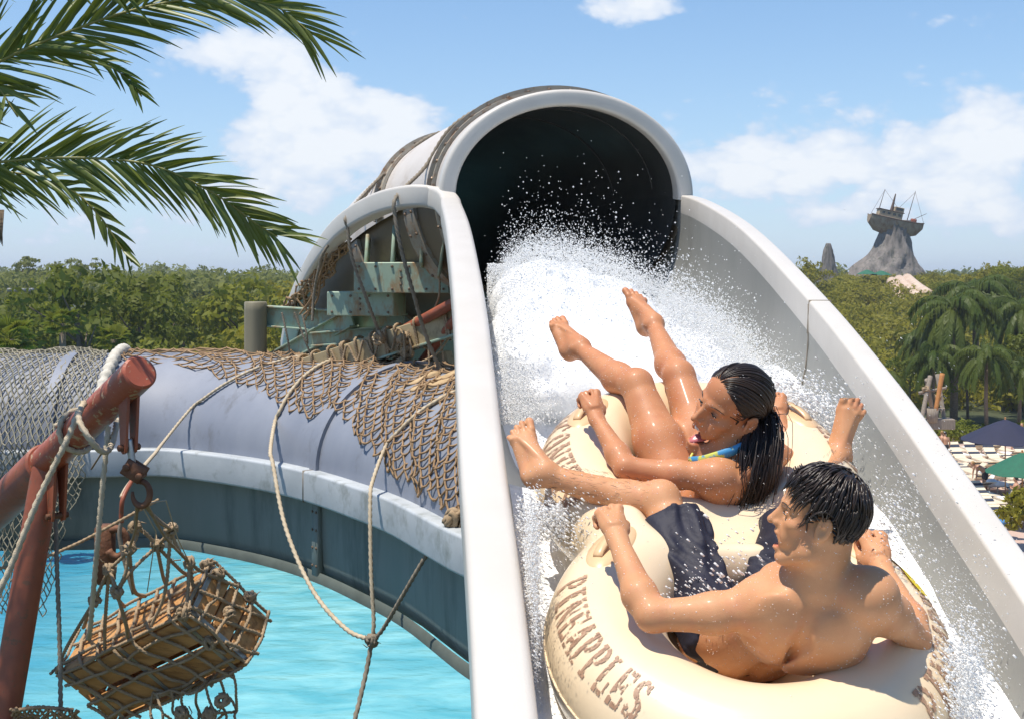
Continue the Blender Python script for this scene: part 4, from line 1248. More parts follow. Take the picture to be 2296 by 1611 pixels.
# beads of water standing on wet skin
m_bead = M('water_bead', (.93, .88, .84), (.88, .80, .74), rough=.08, rvar=0, spec=1.0)  # opaque white colour stands in for the sparkle of clear drops
def beads(root, n, label, seed):
    body = [c for c in root.children if c.name.startswith('body')][0]; me = body.data; nv = len(me.vertices)
    co_ = np.empty(nv * 3, np.float32); me.vertices.foreach_get('co', co_); no = np.empty(nv * 3, np.float32); me.vertices.foreach_get('normal', no)
    co_ = co_.reshape(-1, 3) + np.array(wl(body)); no = no.reshape(-1, 3); gg = np.random.default_rng(seed)
    vis = np.where((no * (co_ / np.linalg.norm(co_, axis=1)[:, None])).sum(1) < .1)[0]
    k = gg.choice(vis, n, replace=False); r = np.clip(gg.lognormal(-7.1, .35, n), .0004, .0016)
    v0, f0 = ico((0, 0, 0), (1, 1, 1), 1); v0 = np.array(v0); f0 = np.array(f0)
    V = v0[None] * r[:, None, None] + (co_[k] + no[k] * r[:, None] * .25)[:, None, :]
    Fq = f0[None] + (np.arange(n) * len(v0))[:, None, None]; b = np.array(wl(root))
    o = place('water_beads', mesh_data('water_beads', V.reshape(-1, 3) - b, Fq.reshape(-1, 3), m_bead), None, Vector(b)); tag(o, label, 'water drops', kind='stuff')
beads(man, 2600, 'small beads of water standing on the skin of the man', 3)
beads(woman, 2600, 'small beads of water standing on the skin of the woman', 4)
# grips under the four fists
for C, phi in ((CF, 148), (CF, 30), (CR, 150), (CR, 28)): handle(C, phi)
# ================================================================ water in the chute, splash and spray, pool
m_foam = M('foam', (.97, .97, .965), (.95, .955, .955), scale=14, rough=.6, bump=.25, bscale=70, transl=.3, bdist=.02)
m_drop = M('droplets', (.97, .97, .96), (.95, .955, .95), scale=9, rough=.3, spec=.5, transl=.5)
def water_mat(name):
    m = bpy.data.materials.new(name); m.use_nodes = True; nt = m.node_tree; L = nt.links; b = nt.nodes['Principled BSDF']
    tc = _n(nt, 'ShaderNodeTexCoord'); mp = _n(nt, 'ShaderNodeMapping'); mp.inputs['Scale'].default_value = (1, .3, 1); L.new(tc.outputs['Object'], mp.inputs[0])
    n1 = _n(nt, 'ShaderNodeTexNoise'); n1.inputs['Scale'].default_value = 7; n1.inputs['Detail'].default_value = 8; n1.inputs['Roughness'].default_value = .65; L.new(mp.outputs[0], n1.inputs['Vector'])
    rp = _n(nt, 'ShaderNodeValToRGB'); e = rp.color_ramp.elements; e[0].position = .26; e[1].position = .44; e[0].color = (.55, .59, .59, 1); e[1].color = (.93, .94, .95, 1)
    L.new(n1.outputs[0], rp.inputs[0]); L.new(rp.outputs[0], b.inputs['Base Color']); b.inputs['Roughness'].default_value = .22
    bp = _n(nt, 'ShaderNodeBump'); bp.inputs['Strength'].default_value = .6; bp.inputs['Distance'].default_value = .03; L.new(n1.outputs[0], bp.inputs['Height']); L.new(bp.outputs[0], b.inputs['Normal'])
    return m
m_cw = water_mat('rushing_water')
cv = []; cf = []; NYW, NXW = 170, 40
yy = np.linspace(1.95, 9.3, NYW)
for i, Y in enumerate(yy):
    z, lx, rx = rail(Y); z = float(np.interp(Y, ys, zs)); lx = float(np.interp(Y, ys, lxs)); rx = float(np.interp(Y, ys, rxs)); dp = float(depth(Y)); cx = (lx + rx) / 2; hw = (rx - lx) / 2
    for j in range(NXW):
        q = -1 + 2 * j / (NXW - 1)
        fr = .985 * q; x = cx + hw * fr
        base = -dp * (max(0, 1 - abs(fr) ** (1 / .62 * 1.0 * 2)) ** .31)
        wz = z - dp + (.17 if Y < 4.6 else .10) + .05 * (1 - q ** 8) * mnoise.fractal(Vector((x * 5, Y * 2.2, 1.5)), 1, 2, 4) + .05 * abs(q) ** 5
        if Y > 4.9: wz += .16 * math.exp(-((Y - 5.8) / .7) ** 2)
        cv.append((x, Y, wz))
for i in range(NYW - 1):
    for j in range(NXW - 1):
        a = i * NXW + j; cf.append((a, a + 1, a + NXW + 1, a + NXW))
mb = MB(); mb.add(cv, cf); o = mb.build('chute_water', m_cw); tag(o, 'white foaming water rushing down the pale chute under the raft', 'water', kind='stuff')
# plume: how high the splash stands across the chute (picture x -> y of its crest, about 6 m away)
CRX = [1095, 1130, 1180, 1230, 1300, 1400, 1500, 1600, 1700, 1760, 1800]
CRY = [720, 585, 552, 545, 560, 595, 655, 705, 785, 850, 900]
def crest(x): return np.interp(x, CRX, CRY)
def back(x, y): return 6.75 - 1.7 * np.clip((y - crest(x)) / (900 - crest(x)), 0, 1)      # the plume leans back as it rises
fo = SDF((-.25, 4.85, -.95), (1.3, 7.0, .30), .013)
rs = random.Random(5)
for i in range(1300):
    x = rs.uniform(1135, 1640) + rs.gauss(0, 18)
    top = crest(x) + 48 + abs(rs.gauss(0, 30)) + (x > 1450) * 25
    y = top + abs(rs.gauss(0, 75)); Y = float(back(x, y)) + rs.gauss(0, .10)
    p = A(D(x, y, Y)); r = rs.uniform(.022, .062)
    if p[2] < -.75: continue
    fo.ell(p, r, None, .045)
for i in range(200):
    x = rs.uniform(1160, 1480); y = crest(x) + rs.uniform(110, 330); y = min(y, 900); p = A(D(x, y, float(back(x, y)) + .12 + rs.uniform(0, .3))); fo.ell(p, rs.uniform(.08, .15), None, .08)
for i in range(420):
    x = rs.uniform(1130, 1700); y = crest(x) + 45 + abs(rs.gauss(0, 45)); p = A(D(x, y, float(back(x, y)) + rs.gauss(0, .15))); fo.ell(p, rs.uniform(.008, .020), None, .012)
foam = sdf_obj('splash_foam', fo, m_foam, None, (.5, 5.8, -.6), 5)
tag(foam, 'dense white plume of foam thrown up behind the raft before the tunnel', 'splash', kind='stuff')
g = RNG
OCT_V = np.array([(1, 0, 0), (-1, 0, 0), (0, 1, 0), (0, -1, 0), (0, 0, 1), (0, 0, -1)], float)
OCT_F = np.array([(0, 2, 4), (2, 1, 4), (1, 3, 4), (3, 0, 4), (2, 0, 5), (1, 2, 5), (3, 1, 5), (0, 3, 5)])
def droplets(name, P, r, label, stretch=None):
    n = len(P); V = OCT_V[None] * r[:, None, None]
    if stretch is not None: V = V + (OCT_V @ np.array(stretch))[None, :, None] * np.array(stretch)[None, None, :] * r[:, None, None] * 1.8
    V = V + P[:, None, :]
    Fc = OCT_F[None] + (np.arange(n) * 6)[:, None, None]
    b = P.mean(0); me = mesh_data(name, V.reshape(-1, 3) - b, Fc.reshape(-1, 3), m_drop, True)
    o = place(name, me, None, Vector(b)); return tag(o, label, 'spray', kind='stuff')
def spray_points(n, fx, fy, fY):
    x = fx(n); y = fy(n, x); Y = fY(n) if fY is not None else back(x, y) + g.normal(-.12, .22, n)
    return np.stack([(x * K - 512) * Y / F, Y, -(y * K - 276) * Y / F], 1)

P1 = spray_points(72000, lambda n: g.uniform(1085, 1790, n) + g.normal(0, 26, n), lambda n, x: crest(x) + 8 + np.abs(g.normal(0, 80, n)) - g.exponential(17, n), None)
P2 = spray_points(2400, lambda n: g.uniform(1080, 1800, n), lambda n, x: crest(x) - g.exponential(42, n), lambda n: g.uniform(5.2, 7.2, n))
P3 = spray_points(24000, lambda n: 1092 + np.abs(g.normal(0, 60, n)), lambda n, x: g.uniform(590, 950, n), None)
P4 = spray_points(9000, lambda n: g.uniform(1480, 1800, n), lambda n, x: crest(x) + 30 + g.normal(0, 45, n), lambda n: g.uniform(4.9, 5.6, n))
P = np.concatenate([P1, P2, P3, P4]); r = np.clip(g.lognormal(-6.1, .38, len(P)), .0010, .0065)
# keep inside the chute and above its floor
zf = np.interp(P[:, 1], ys, zs) - depth(P[:, 1]); okk = (P[:, 0] > np.interp(P[:, 1], ys, lxs) + .02) & (P[:, 0] < np.interp(P[:, 1], ys, rxs) - .02) & (P[:, 2] > zf)
droplets('water_spray', P[okk], r[okk], 'cloud of white water droplets flying above the foam at the tunnel mouth')
def blob_spray(n, cx, cy, sx, sy, Y0, Y1, rm=-6.1, sd=.45):
    return spray_points(n, lambda k: g.normal(cx, sx, k), lambda k, x: g.normal(cy, sy, k), lambda k: g.uniform(Y0, Y1, k)), np.clip(g.lognormal(rm, sd, n), .001, .007)
PS = []; RS = []
for a in ((2600, 1800, 930, 38, 38, 4.3, 4.7, -6.0, .5), (1000, 1850, 960, 40, 40, 4.3, 4.7), (700, 2010, 1170, 35, 60, 3.35, 3.7), (1200, 2160, 1500, 45, 75, 2.95, 3.3, -6.3, .5), (900, 2120, 1350, 60, 90, 3.0, 3.4, -6.6, .5), (300, 2040, 1100, 120, 130, 3.3, 3.9, -6.6, .4),
          (3800, 1192, 1270, 11, 70, 3.3, 3.7, -6.3, .45), (2600, 1196, 1380, 9, 110, 2.95, 3.45, -6.6, .45), (3500, 2165, 1530, 26, 60, 2.85, 3.2, -6.2, .5), (1200, 1240, 1165, 22, 22, 3.72, 3.95, -6.2, .5),
          (700, 1190, 1160, 22, 30, 3.6, 3.8, -6.3, .5), (500, 1260, 1200, 50, 50, 3.5, 3.8, -6.3, .4),
          (160, 1640, 1270, 55, 45, 3.25, 3.5, -5.7, .45), (120, 1560, 1330, 60, 20, 3.2, 3.35, -5.9, .4), (500, 1700, 1100, 300, 220, 2.7, 3.6, -7.0, .3)):
    p, r_ = blob_spray(*a); PS.append(p); RS.append(r_)
PS = np.concatenate(PS); RS = np.concatenate(RS); ok2 = (PS[:, 0] < np.interp(PS[:, 1], ys, rxs) - .01) & (PS[:, 0] > np.interp(PS[:, 1], ys, lxs) + .01); PS = PS[ok2]; RS = RS[ok2] * np.where(PS[:, 1] < 3.7, .62, .9)
droplets('water_spray', PS, RS, 'loose water drops scattered round the raft and riders', unit((.75, .1, -.62)))
# pool far below
def pool_mat():
    m = bpy.data.materials.new('pool_water'); m.use_nodes = True; nt = m.node_tree; L = nt.links; b = nt.nodes['Principled BSDF']
    tc = _n(nt, 'ShaderNodeTexCoord'); mp = _n(nt, 'ShaderNodeMapping'); mp.inputs['Scale'].default_value = (.55, 1.0, 1); L.new(tc.outputs['Object'], mp.inputs[0])
    n1 = _n(nt, 'ShaderNodeTexNoise'); n1.inputs['Scale'].default_value = .9; n1.inputs['Detail'].default_value = 6; n1.inputs['Distortion'].default_value = .6; L.new(mp.outputs[0], n1.inputs['Vector'])
    n2 = _n(nt, 'ShaderNodeTexNoise'); n2.inputs['Scale'].default_value = .09; n2.inputs['Detail'].default_value = 3; L.new(tc.outputs['Object'], n2.inputs['Vector'])
    rp = _n(nt, 'ShaderNodeValToRGB'); e = rp.color_ramp.elements; e[0].position = .35; e[1].position = .68; e[0].color = (.09, .36, .40, 1); e[1].color = (.24, .54, .54, 1); L.new(n1.outputs[0], rp.inputs[0])  # lighter noise paints caustic light into the water colour
    mx = _n(nt, 'ShaderNodeMixRGB'); mx.blend_type = 'MULTIPLY'; mx.inputs[0].default_value = .6; r2 = _n(nt, 'ShaderNodeValToRGB'); e2 = r2.color_ramp.elements; e2[0].position = .4; e2[1].position = .6; e2[0].color = (.55, .80, .85, 1); e2[1].color = (1, 1, 1, 1)
    L.new(n2.outputs[0], r2.inputs[0]); L.new(rp.outputs[0], mx.inputs[1]); L.new(r2.outputs[0], mx.inputs[2])
    sx = _n(nt, 'ShaderNodeSeparateXYZ'); L.new(tc.outputs['Object'], sx.inputs[0]); dr = _n(nt, 'ShaderNodeMapRange'); L.new(sx.outputs[0], dr.inputs[0]); dr.inputs[1].default_value = -9; dr.inputs[2].default_value = -17      # base colour turns deeper blue towards the left
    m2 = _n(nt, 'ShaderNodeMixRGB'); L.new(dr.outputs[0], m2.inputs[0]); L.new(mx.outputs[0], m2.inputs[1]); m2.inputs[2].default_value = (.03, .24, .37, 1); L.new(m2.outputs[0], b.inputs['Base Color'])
    b.inputs['Roughness'].default_value = .12
    n3 = _n(nt, 'ShaderNodeTexNoise'); n3.inputs['Scale'].default_value = 1.7; n3.inputs['Detail'].default_value = 6; L.new(mp.outputs[0], n3.inputs['Vector'])
    bp = _n(nt, 'ShaderNodeBump'); bp.inputs['Strength'].default_value = .55; bp.inputs['Distance'].default_value = .12; L.new(n3.outputs[0], bp.inputs['Height']); L.new(bp.outputs[0], b.inputs['Normal'])
    return m
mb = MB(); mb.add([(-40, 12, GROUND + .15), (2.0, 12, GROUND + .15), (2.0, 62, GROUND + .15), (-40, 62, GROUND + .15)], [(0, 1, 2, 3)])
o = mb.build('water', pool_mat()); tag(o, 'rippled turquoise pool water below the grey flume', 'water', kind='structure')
# ================================================================ the red derrick, cargo and ropes at the left
m_red = M('red_paint', (.36, .100, .045), (.25, .068, .036), scale=5, rough=.5, bump=.25, bscale=35, c3=(.20, .085, .045), scale3=26, amt3=-.35, sh3=.03, bdist=.006)
m_redchip = M('red_paint_chipped', (.40, .095, .045), (.29, .070, .038), scale=6, rough=.5, bump=.3, bscale=30, c3=(.46, .32, .20), scale3=22, amt3=-.30, sh3=.03, bdist=.006)
m_rust = M('rusty_iron', (.13, .055, .030), (.22, .10, .05), scale=14, rough=.7, bump=.4, bscale=60, metal=.3)
m_rope_w = M('rope_pale', (.56, .47, .34), (.46, .37, .25), scale=18, rough=.85, bump=.4, bscale=260)
m_rope_b = M('rope_brown', (.40, .29, .18), (.30, .21, .12), scale=14, rough=.85, bump=.4, bscale=260)
m_rope_g = M('rope_grey', (.27, .23, .175), (.20, .165, .12), scale=14, rough=.85, bump=.4, bscale=260)
m_net = M('net_tan', (.36, .235, .13), (.25, .155, .08), scale=7, rough=.85, bump=.4, bscale=200)
m_netf = M('net_fine', (.36, .32, .23), (.25, .24, .18), scale=3, rough=.9)
m_wood = M('crate_wood', (.58, .31, .115), (.46, .225, .075), scale=3, rough=.55, bump=.2, bscale=30, stretch=(1.5, 14, 14), c3=(.24, .10, .03), scale3=2.2, amt3=.1)
m_strap = M('metal_strap', (.50, .50, .48), (.38, .38, .37), scale=20, rough=.4, metal=.7)
def rope(name, pts, r, mat, label=None, n=8, parent=None, cat='rope', group=None, pitch=None):
    pth = catmull([tuple(p) for p in pts], n) if len(pts) > 2 else np.array([tuple(p) for p in pts])
    v, f = rope_geo(pth, r, pitch)
    mb = MB(); mb.add(v, f)
    if parent is not None: return mb.build(name, mat, parent)
    o = mb.build(name, mat, None, base=tuple(pth[0])); return tag(o, label, cat, group)
def pipe(a, b, ra, rb, seg=28, n=10, capr=.008):
    a, b = A(a), A(b); d = unit(b - a); L = np.linalg.norm(b - a)
    prof = [(0, 0), (ra - capr, 0), (ra, capr)] + [(ra + (rb - ra) * t, capr + (L - 2 * capr) * t) for t in np.linspace(.1, .9, n)] + [(rb, L - capr), (rb - capr, L), (0, L)]
    return lathe(prof, a, seg, d)
cap = A(D(315, 832, 4.25)); bend = A(D(-70, 1200, 5.55)); bdir = unit(bend - cap); BL = np.linalg.norm(bend - cap)
derrick = empty('derrick', tuple(A(D(20, 1620, 4.75))), 'red painted pipe derrick with scuffed boom and leg, hanging over the pool', 'derrick')
mb = MB(); mb.add(*pipe(cap, cap + bdir * (BL * .50), .0605, .0625)); mb.build('boom', m_redchip, derrick, flat_angle=40)
mb = MB(); mb.add(*pipe(cap + bdir * (BL * .485), bend + bdir * 1.2, .078, .078)); mb.build('boom_sleeve', m_red, derrick, flat_angle=40)
J = cap + bdir * (BL * .47)
foot_p = A(D(-10, 1720, 4.72)); ldir = unit(foot_p - J)
mb = MB(); mb.add(*pipe(J, J + ldir * 1.02, .056, .058)); mb.build('leg', m_red, derrick, flat_angle=40)
LJ = J + ldir * 1.0
mb = MB(); mb.add(*pipe(LJ, foot_p + ldir * 6.8, .066, .07)); mb.build('lower_leg', m_red, derrick, flat_angle=40)
mb = MB(); mb.add(*lathe([(.05, -.006), (.094, -.006), (.097, .0), (.097, .014), (.05, .014)], LJ - ldir * .012, 28, ldir)); mb.add(*lathe([(.05, -.006), (.094, -.006), (.097, .0), (.097, .014), (.05, .014)], LJ + ldir * .014, 28, ldir)); fl = mb.build('collar', m_red, derrick, flat_angle=40)
for k in range(8):
    x = axes((1, 0, 0), ldir); a = k * math.pi / 4 + .2
    u_ = unit(np.cross(ldir, (0, 1, 0))); w_ = np.cross(ldir, u_)
    bolt(fl, LJ - ldir * .018 + (u_ * math.cos(a) + w_ * math.sin(a)) * .08, -ldir, .8)
def padeye(c, w0, w1, ln, gap, name='bracket'):
    """two tapered plates hanging from the boom with a bolt through them"""
    c = A(c); d = np.array((0, 0, -1.0)); ax = unit(bdir - d * np.dot(bdir, d)); sd = np.cross(ax, d)
    o = empty(name, tuple(c), None, None); o.parent = derrick; o.location = Vector(c) - wl(derrick)
    for q in (-1, 1):
        pts = [(-w0, -.03), (w0, -.03), (w1, ln - w1), (w1 * .7, ln - w1 * .3), (0, ln), (-w1 * .7, ln - w1 * .3), (-w1, ln - w1)]
        v = []
        for s_ in (-.005, .005):
            for (a, b) in pts: v.append(c + ax * a + d * b + sd * (q * gap + s_))
        n_ = len(pts); f = [tuple(range(n_))[::-1], tuple(range(n_, 2 * n_))] + [(i, (i + 1) % n_, n_ + (i + 1) % n_, n_ + i) for i in range(n_)]
        mb = MB(); mb.add(v, f); mb.build('plate', m_red, o, smooth=False)
    mb = MB(); mb.add(*pipe(c + d * (ln - w1 * 1.1) - sd * (gap + .022), c + d * (ln - w1 * 1.1) + sd * (gap + .022), .012, .012, 10, 2, .003)); mb.build('pin', m_rust, o, flat_angle=40)
    return c + d * (ln - w1 * 1.1)
pin1 = padeye(cap + bdir * .10 + np.array((0, 0, -.045)), .040, .020, .20, .018)
pin2 = padeye(cap + bdir * (BL * .42) + np.array((0, 0, -.055)), .045, .022, .215, .022)
mb = MB(); ears = cap + bdir * .36 + np.array((-.02, 0, .055)); mb.add(*beam(ears, ears + np.array((0, 0, .05)), .05, .012)); mb.build('lug', m_red, derrick)
# hook block
def YD(p): return p[1]
hookc = A(D(338, 1028, pin1[1]))
blk = empty('hook_block', tuple(pin1), 'rusty iron hook block hanging from the boom tip bracket', 'hook')
mb = MB(); bt = pin1 + np.array((.012, 0, -.045))
mb.add(*box(bt + np.array((.008, -.016, -.035)), (.075, .010, .06), axes((.8, 0, -.5)), .004)); mb.add(*box(bt + np.array((.008, .016, -.035)), (.075, .010, .06), axes((.8, 0, -.5)), .004)); mb.build('cheek_plates', m_rust, blk)
mb = MB(); mb.add(*pipe(bt + np.array((-.014, -.035, -.02)), bt + np.array((-.014, .035, -.02)), .012, .012, 10, 2, .003)); mb.build('pin', m_rust, blk)
mb = MB(); mb.add(*pipe(bt + np.array((.030, -.035, -.052)), bt + np.array((.030, .035, -.052)), .012, .012, 10, 2, .003)); mb.build('pin', m_rust, blk)
mb = MB(); mb.add(*pipe(pin1 + np.array((0, 0, .03)), bt + np.array((0, 0, -.01)), .013, .013, 10, 3, .003)); mb.build('wire_ferrule', m_strap, blk)
mb = MB(); hk = []
hc0 = bt + np.array((.030, 0, -.115))
for a in np.linspace(110, -190, 26): hk.append(hc0 + np.array((.030 * math.cos(math.radians(a)), 0, .042 * math.sin(math.radians(a)))))
hk = [bt + np.array((.030, 0, -.052))] + hk
mb.tube(hk, np.r_[.009, np.linspace(.010, .012, 18), np.linspace(.012, .005, 8)], 10); mb.build('hook', m_rust, blk)
hook_low = hc0 + np.array((0, 0, -.036))
# cargo crate
cb = A(D(418, 1373, 4.95)); sc_ = 4.95 / (F / K)
va = A(D(133, 1512, 5.33)) - cb; vb = A(D(466, 1272, 5.16)) - cb; vc = A(D(530, 1506, 5.06)) - cb
ea, eb, ec = unit(va), unit(vb - unit(va) * np.dot(vb, unit(va))), None
ec = np.cross(ea, eb); ec = ec if np.dot(ec, vc) > 0 else -ec
La, Lb, Lc = np.linalg.norm(va), np.linalg.norm(vb), np.linalg.norm(vc)
CR3 = np.stack([ea, eb, ec], 1)
def cp(a, b, c): return cb + ea * a + eb * b + ec * c
crate = empty('crate', tuple(cp(La / 2, Lb / 2, Lc)), 'slatted orange brown wooden crate slung tilted in a rope net', 'crate')
def plank(a0, a1, b0, b1, c0, c1):
    mb = MB(); mb.add(*box(cp((a0 + a1) / 2, (b0 + b1) / 2, (c0 + c1) / 2), (a1 - a0, b1 - b0, c1 - c0), CR3, .004)); o = mb.build('plank', m_wood, crate, base=cp((a0 + a1) / 2, (b0 + b1) / 2, (c0 + c1) / 2), smooth=False)
    # grain runs along the board: turn the object so its own x lies along the crate
    return o
T = .016
for k in range(3):
    w_ = Lb / 3; plank(.0, La, k * w_ + .006, (k + 1) * w_ - .006, 0, T)          # top
    w_ = Lc / 4 if k < 4 else 0
for k in range(3):
    w_ = Lc / 2
    if k < 2: plank(.0, La, 0 - .0, T, T + .004 + k * w_ * .95, (k + 1) * w_ * .95 - .008)      # front
    w_ = Lc / 3
    plank(-T, -.001, .004, Lb - .004, k * w_ + .004, (k + 1) * w_ - .004)         # near end
    plank(La + .001, La + T, .004, Lb - .004, k * w_ + .004, (k + 1) * w_ - .004)
    plank(.0, La, Lb - T, Lb, T + .004 + k * w_ * .97, (k + 1) * w_ * .97 - .006)
for k in range(3): plank(.0, La, k * Lb / 3 + .004, (k + 1) * Lb / 3 - .004, Lc - .004, Lc + T - .004)
for a in (.05, La * .52, La - .06):
    plank(a - .02, a + .02, T + .001, T + .018, T + .005, Lc - .006)
    mb = MB(); mb.add(*box(cp(a, -.0025, Lc / 2), (.020, .003, Lc), CR3)); mb.build('metal_strap', m_strap, crate, smooth=False)
for cpt in (cp(-T - .002, Lb / 2, .012), ):
    mb = MB(); mb.add(*box(cpt, (.003, Lb, .020), CR3)); mb.build('metal_strap', m_strap, crate, smooth=False)
mb = MB(); mb.add(*box(cp(-T - .002, .012, Lc / 2), (.003, .020, Lc), CR3)); mb.build('metal_strap', m_strap, crate, smooth=False)
mb = MB(); mb.add(*box(cp(.012, Lb / 2, -.0025), (.020, Lb, .003), CR3)); mb.build('metal_strap', m_strap, crate, smooth=False)
# cargo net: diagonal ropes over the crate, gathered up to the hook, with a slack tail below
net = empty('cargo_net', tuple(hook_low), 'brown knotted rope cargo net wrapped round the tilted wooden crate', 'net')
rnd = random.Random(11)
def jit(s): return np.array([rnd.gauss(0, s) for _ in range(3)])
def wrap_pt(s, t):
    """s along the crate, t from the foot of the front face (-Lc) over the top edge (0) to the back of the top (Lb)"""
    o = .016
    if t < 0: p = cp(s, -o, -t); 
    else: p = cp(s, t, -o)
    if abs(t) < .03: p = cp(s, max(t, 0) - o * .7, max(-t, 0) - o * .7)
    return p
def end_pt(b, c): return cp(-T - .016, b, c)
knots = []
dg = .170
def seg_rope(pts, r=.0082):
    v, f = rope_geo(catmull(pts, 4) if len(pts) > 2 else np.array(pts), r, .055); return v, f
mbn = MB()
for t in np.arange(-Lc + .05, Lb, .112):
    pts = [wrap_pt(s, t + .012 * math.sin(s * 11 + t * 20)) + jit(.003) for s in np.linspace(-.005, La + .005, 12)]; mbn.add(*seg_rope(pts))
for s0 in np.arange(-.16, La + .10, .118):
    pts = []
    for t in np.linspace(-Lc - .012, Lb + .01, 12):
        s = s0 + (t + Lc) * .42 + .010 * math.sin(t * 17 + s0 * 9)
        if -.012 <= s <= La + .012: pts.append(wrap_pt(s, t) + jit(.003))
    if len(pts) > 2: mbn.add(*seg_rope(pts))
for c in np.arange(.05, Lc, .092):
    mbn.add(*seg_rope([end_pt(b_, c + .014 * math.sin(b_ * 14)) + jit(.003) for b_ in np.linspace(-.012, Lb + .012, 7)]))
for b0 in np.arange(-.08, Lb, .090):
    pts = [end_pt(b0 + c * .38, c) + jit(.003) for c in np.linspace(-.012, Lc + .012, 8) if -.01 <= b0 + c * .38 <= Lb + .01]
    if len(pts) > 2: mbn.add(*seg_rope(pts))
# edges wrapped
for pts in ([wrap_pt(s, 0) for s in np.linspace(0, La, 6)], [cp(-.018, b, -.016) for b in np.linspace(0, Lb, 4)], [cp(s, Lb, -.016) for s in np.linspace(0, La, 6)], [cp(La + .02, b, -.016) for b in np.linspace(0, Lb, 4)], [cp(-.024, Lb + .01, c) for c in np.linspace(0, Lc, 4)], [cp(-.022, -.012, c) for c in np.linspace(0, Lc, 4)], [cp(s, -.018, Lc) for s in np.linspace(0, La, 6)]):
    mbn.add(*seg_rope([p + jit(.006) for p in pts], .0075))
mbn.build('mesh', m_rope_b, net)
def knot(c, r, parent, name='knot', mat=None):
    mb = MB(); c = A(c)
    for k in range(4):
        R3 = axes(unit(jit(1)), unit(jit(1))); pts = [c + R3 @ np.array((r * math.cos(a), r * .75 * math.sin(a), r * .4 * math.sin(2 * a + k))) for a in np.linspace(0, 5.6, 12)]
        v, f = rope_geo(np.array(pts), r * .42, r * 3, seg=7); mb.add(v, f)
    for k in range(7):
        p = c + jit(r * .5); q = p + unit(jit(1)) * r * 1.6; mb.tube([p, (p + q) / 2 + jit(r * .2), q], [r * .14, r * .11, r * .04], 4)
    o = mb.build(name, mat or m_rope_b, parent); return o
G = [A(D(290, 1228, 4.86)), A(D(352, 1222, 4.98)), A(D(245, 1275, 4.95)), A(D(425, 1260, 5.02)), A(D(303, 1180, 4.9)), A(D(383, 1185, 4.95)), A(D(212, 1345, 5.02)), A(D(262, 1325, 4.86))]
for p in G: knot(p, .022, net)
att = [cp(s, b, -.016) for s, b in ((0, Lb), (.12, Lb), (.26, Lb), (.40, Lb), (.54, Lb), (La, Lb), (.05, .0), (.2, 0.), (.35, 0), (.5, 0), (La, 0), (0, Lb * .5))]
links = [(0, 3), (1, 1), (2, 1), (3, 0), (4, 2), (5, 6), (6, 3), (7, 5), (8, 7), (9, 2), (10, 6), (11, 3)]
mbg = MB()
for a, gk in links:
    p, q = att[a], G[gk]; mbg.add(*seg_rope([p, p * .6 + q * .4 + jit(.015) + np.array((0, 0, -.02)), q]))
for a, b in ((6, 2), (2, 0), (7, 0), (0, 4), (1, 4), (1, 5), (3, 5), (2, 7), (7, 1)): mbg.add(*seg_rope([G[a], (G[a] + G[b]) / 2 + jit(.012), G[b]]))
mbg.build('gathers', m_rope_b, net)
for gk, off in ((4, -.012), (4, .0), (5, .006), (5, .014), (0, -.016), (3, .02)):
    mb = MB(); mb.add(*seg_rope([G[gk], G[gk] * .5 + hook_low * .5 + jit(.006), hook_low + np.array((off, 0, 0))], .0058)); mb.build('lifting_line', m_rope_b, net)
mb = MB(); mb.tube([hook_low, A(D(372, 1120, 4.4)), A(D(398, 1205, 4.7)), G[3]], .0022, 5); mb.build('cord', m_rope_w, net)
mb = MB(); mb.tube([hook_low, A(D(350, 1190, 4.6)), A(D(330, 1325, 4.85))], .0022, 5); mb.build('cord', m_rope_w, net)
# slack net below the crate
low = {}
mbl = MB()
for i in range(8):
    for j in range(4):
        x = 330 + i * 27 + j * 5 + rnd.gauss(0, 5); y = 1535 + j * 38 + (8 - i) * 3 + rnd.gauss(0, 7) - (i > 5) * 22
        low[i, j] = A(D(x, y, 5.15 + rnd.gauss(0, .03)))
for (i, j), p in low.items():
    for d_ in ((1, 1 if j % 2 else 0), (0, 1)):
        q = low.get((i + d_[0], j + d_[1]))
        if q is not None: mbl.add(*seg_rope([p, (p + q) / 2 + jit(.006), q], .0062))
for i in range(8): mbl.add(*seg_rope([low[i, 0], cp(.04 + .06 * (7 - i), .03, Lc)], .0062))
mbl.build('slack_mesh', m_rope_b, net)
for p in (A(D(498, 1568, 5.1)), A(D(470, 1600, 5.1)), A(D(408, 1598, 5.1))): knot(p, .026, net)
for s, t in ((.0, Lb), (.0, 0), (.02, -.16)): knot(wrap_pt(s, t), .024, net)
for p in (end_pt(Lb * .9, Lc * .1), end_pt(Lb * .45, Lc * .45), end_pt(Lb, Lc * .62)): knot(p, .022, net)
# ropes on the derrick
lp = cap + bdir * .62
lo_ = []
pr_ = np.cross(bdir, (0, 0, 1)); pr_ = unit(pr_); pu = np.cross(pr_, bdir)
wrap = [lp + bdir * (.06 - .14 * t) + (pr_ * math.cos(a) + pu * math.sin(a)) * .073 for t, a in zip(np.linspace(0, 1, 14), np.linspace(2.2, 2.2 - 2 * math.pi * 1.15, 14))]
rope('rope', [D(-60, 1420, 4.2), D(10, 1300, 4.22), D(85, 1120, 4.25), D(150, 985, 4.28), D(178, 918, 4.35)] + [D(190, 903, 4.42)] , .0115, m_rope_w, 'thick pale rope running from the boom down past the left edge')
rope('rope', wrap, .0115, m_rope_w, 'pale rope turned round the red boom', n=5)
rope('rope', [D(243, 955, 4.45), D(238, 1010, 4.42), D(228, 1110, 4.42), D(216, 1250, 4.45), D(203, 1400, 4.6), D(198, 1430, 4.75)], .0105, m_rope_w, 'pale rope hanging straight down from the boom loop to the crate')
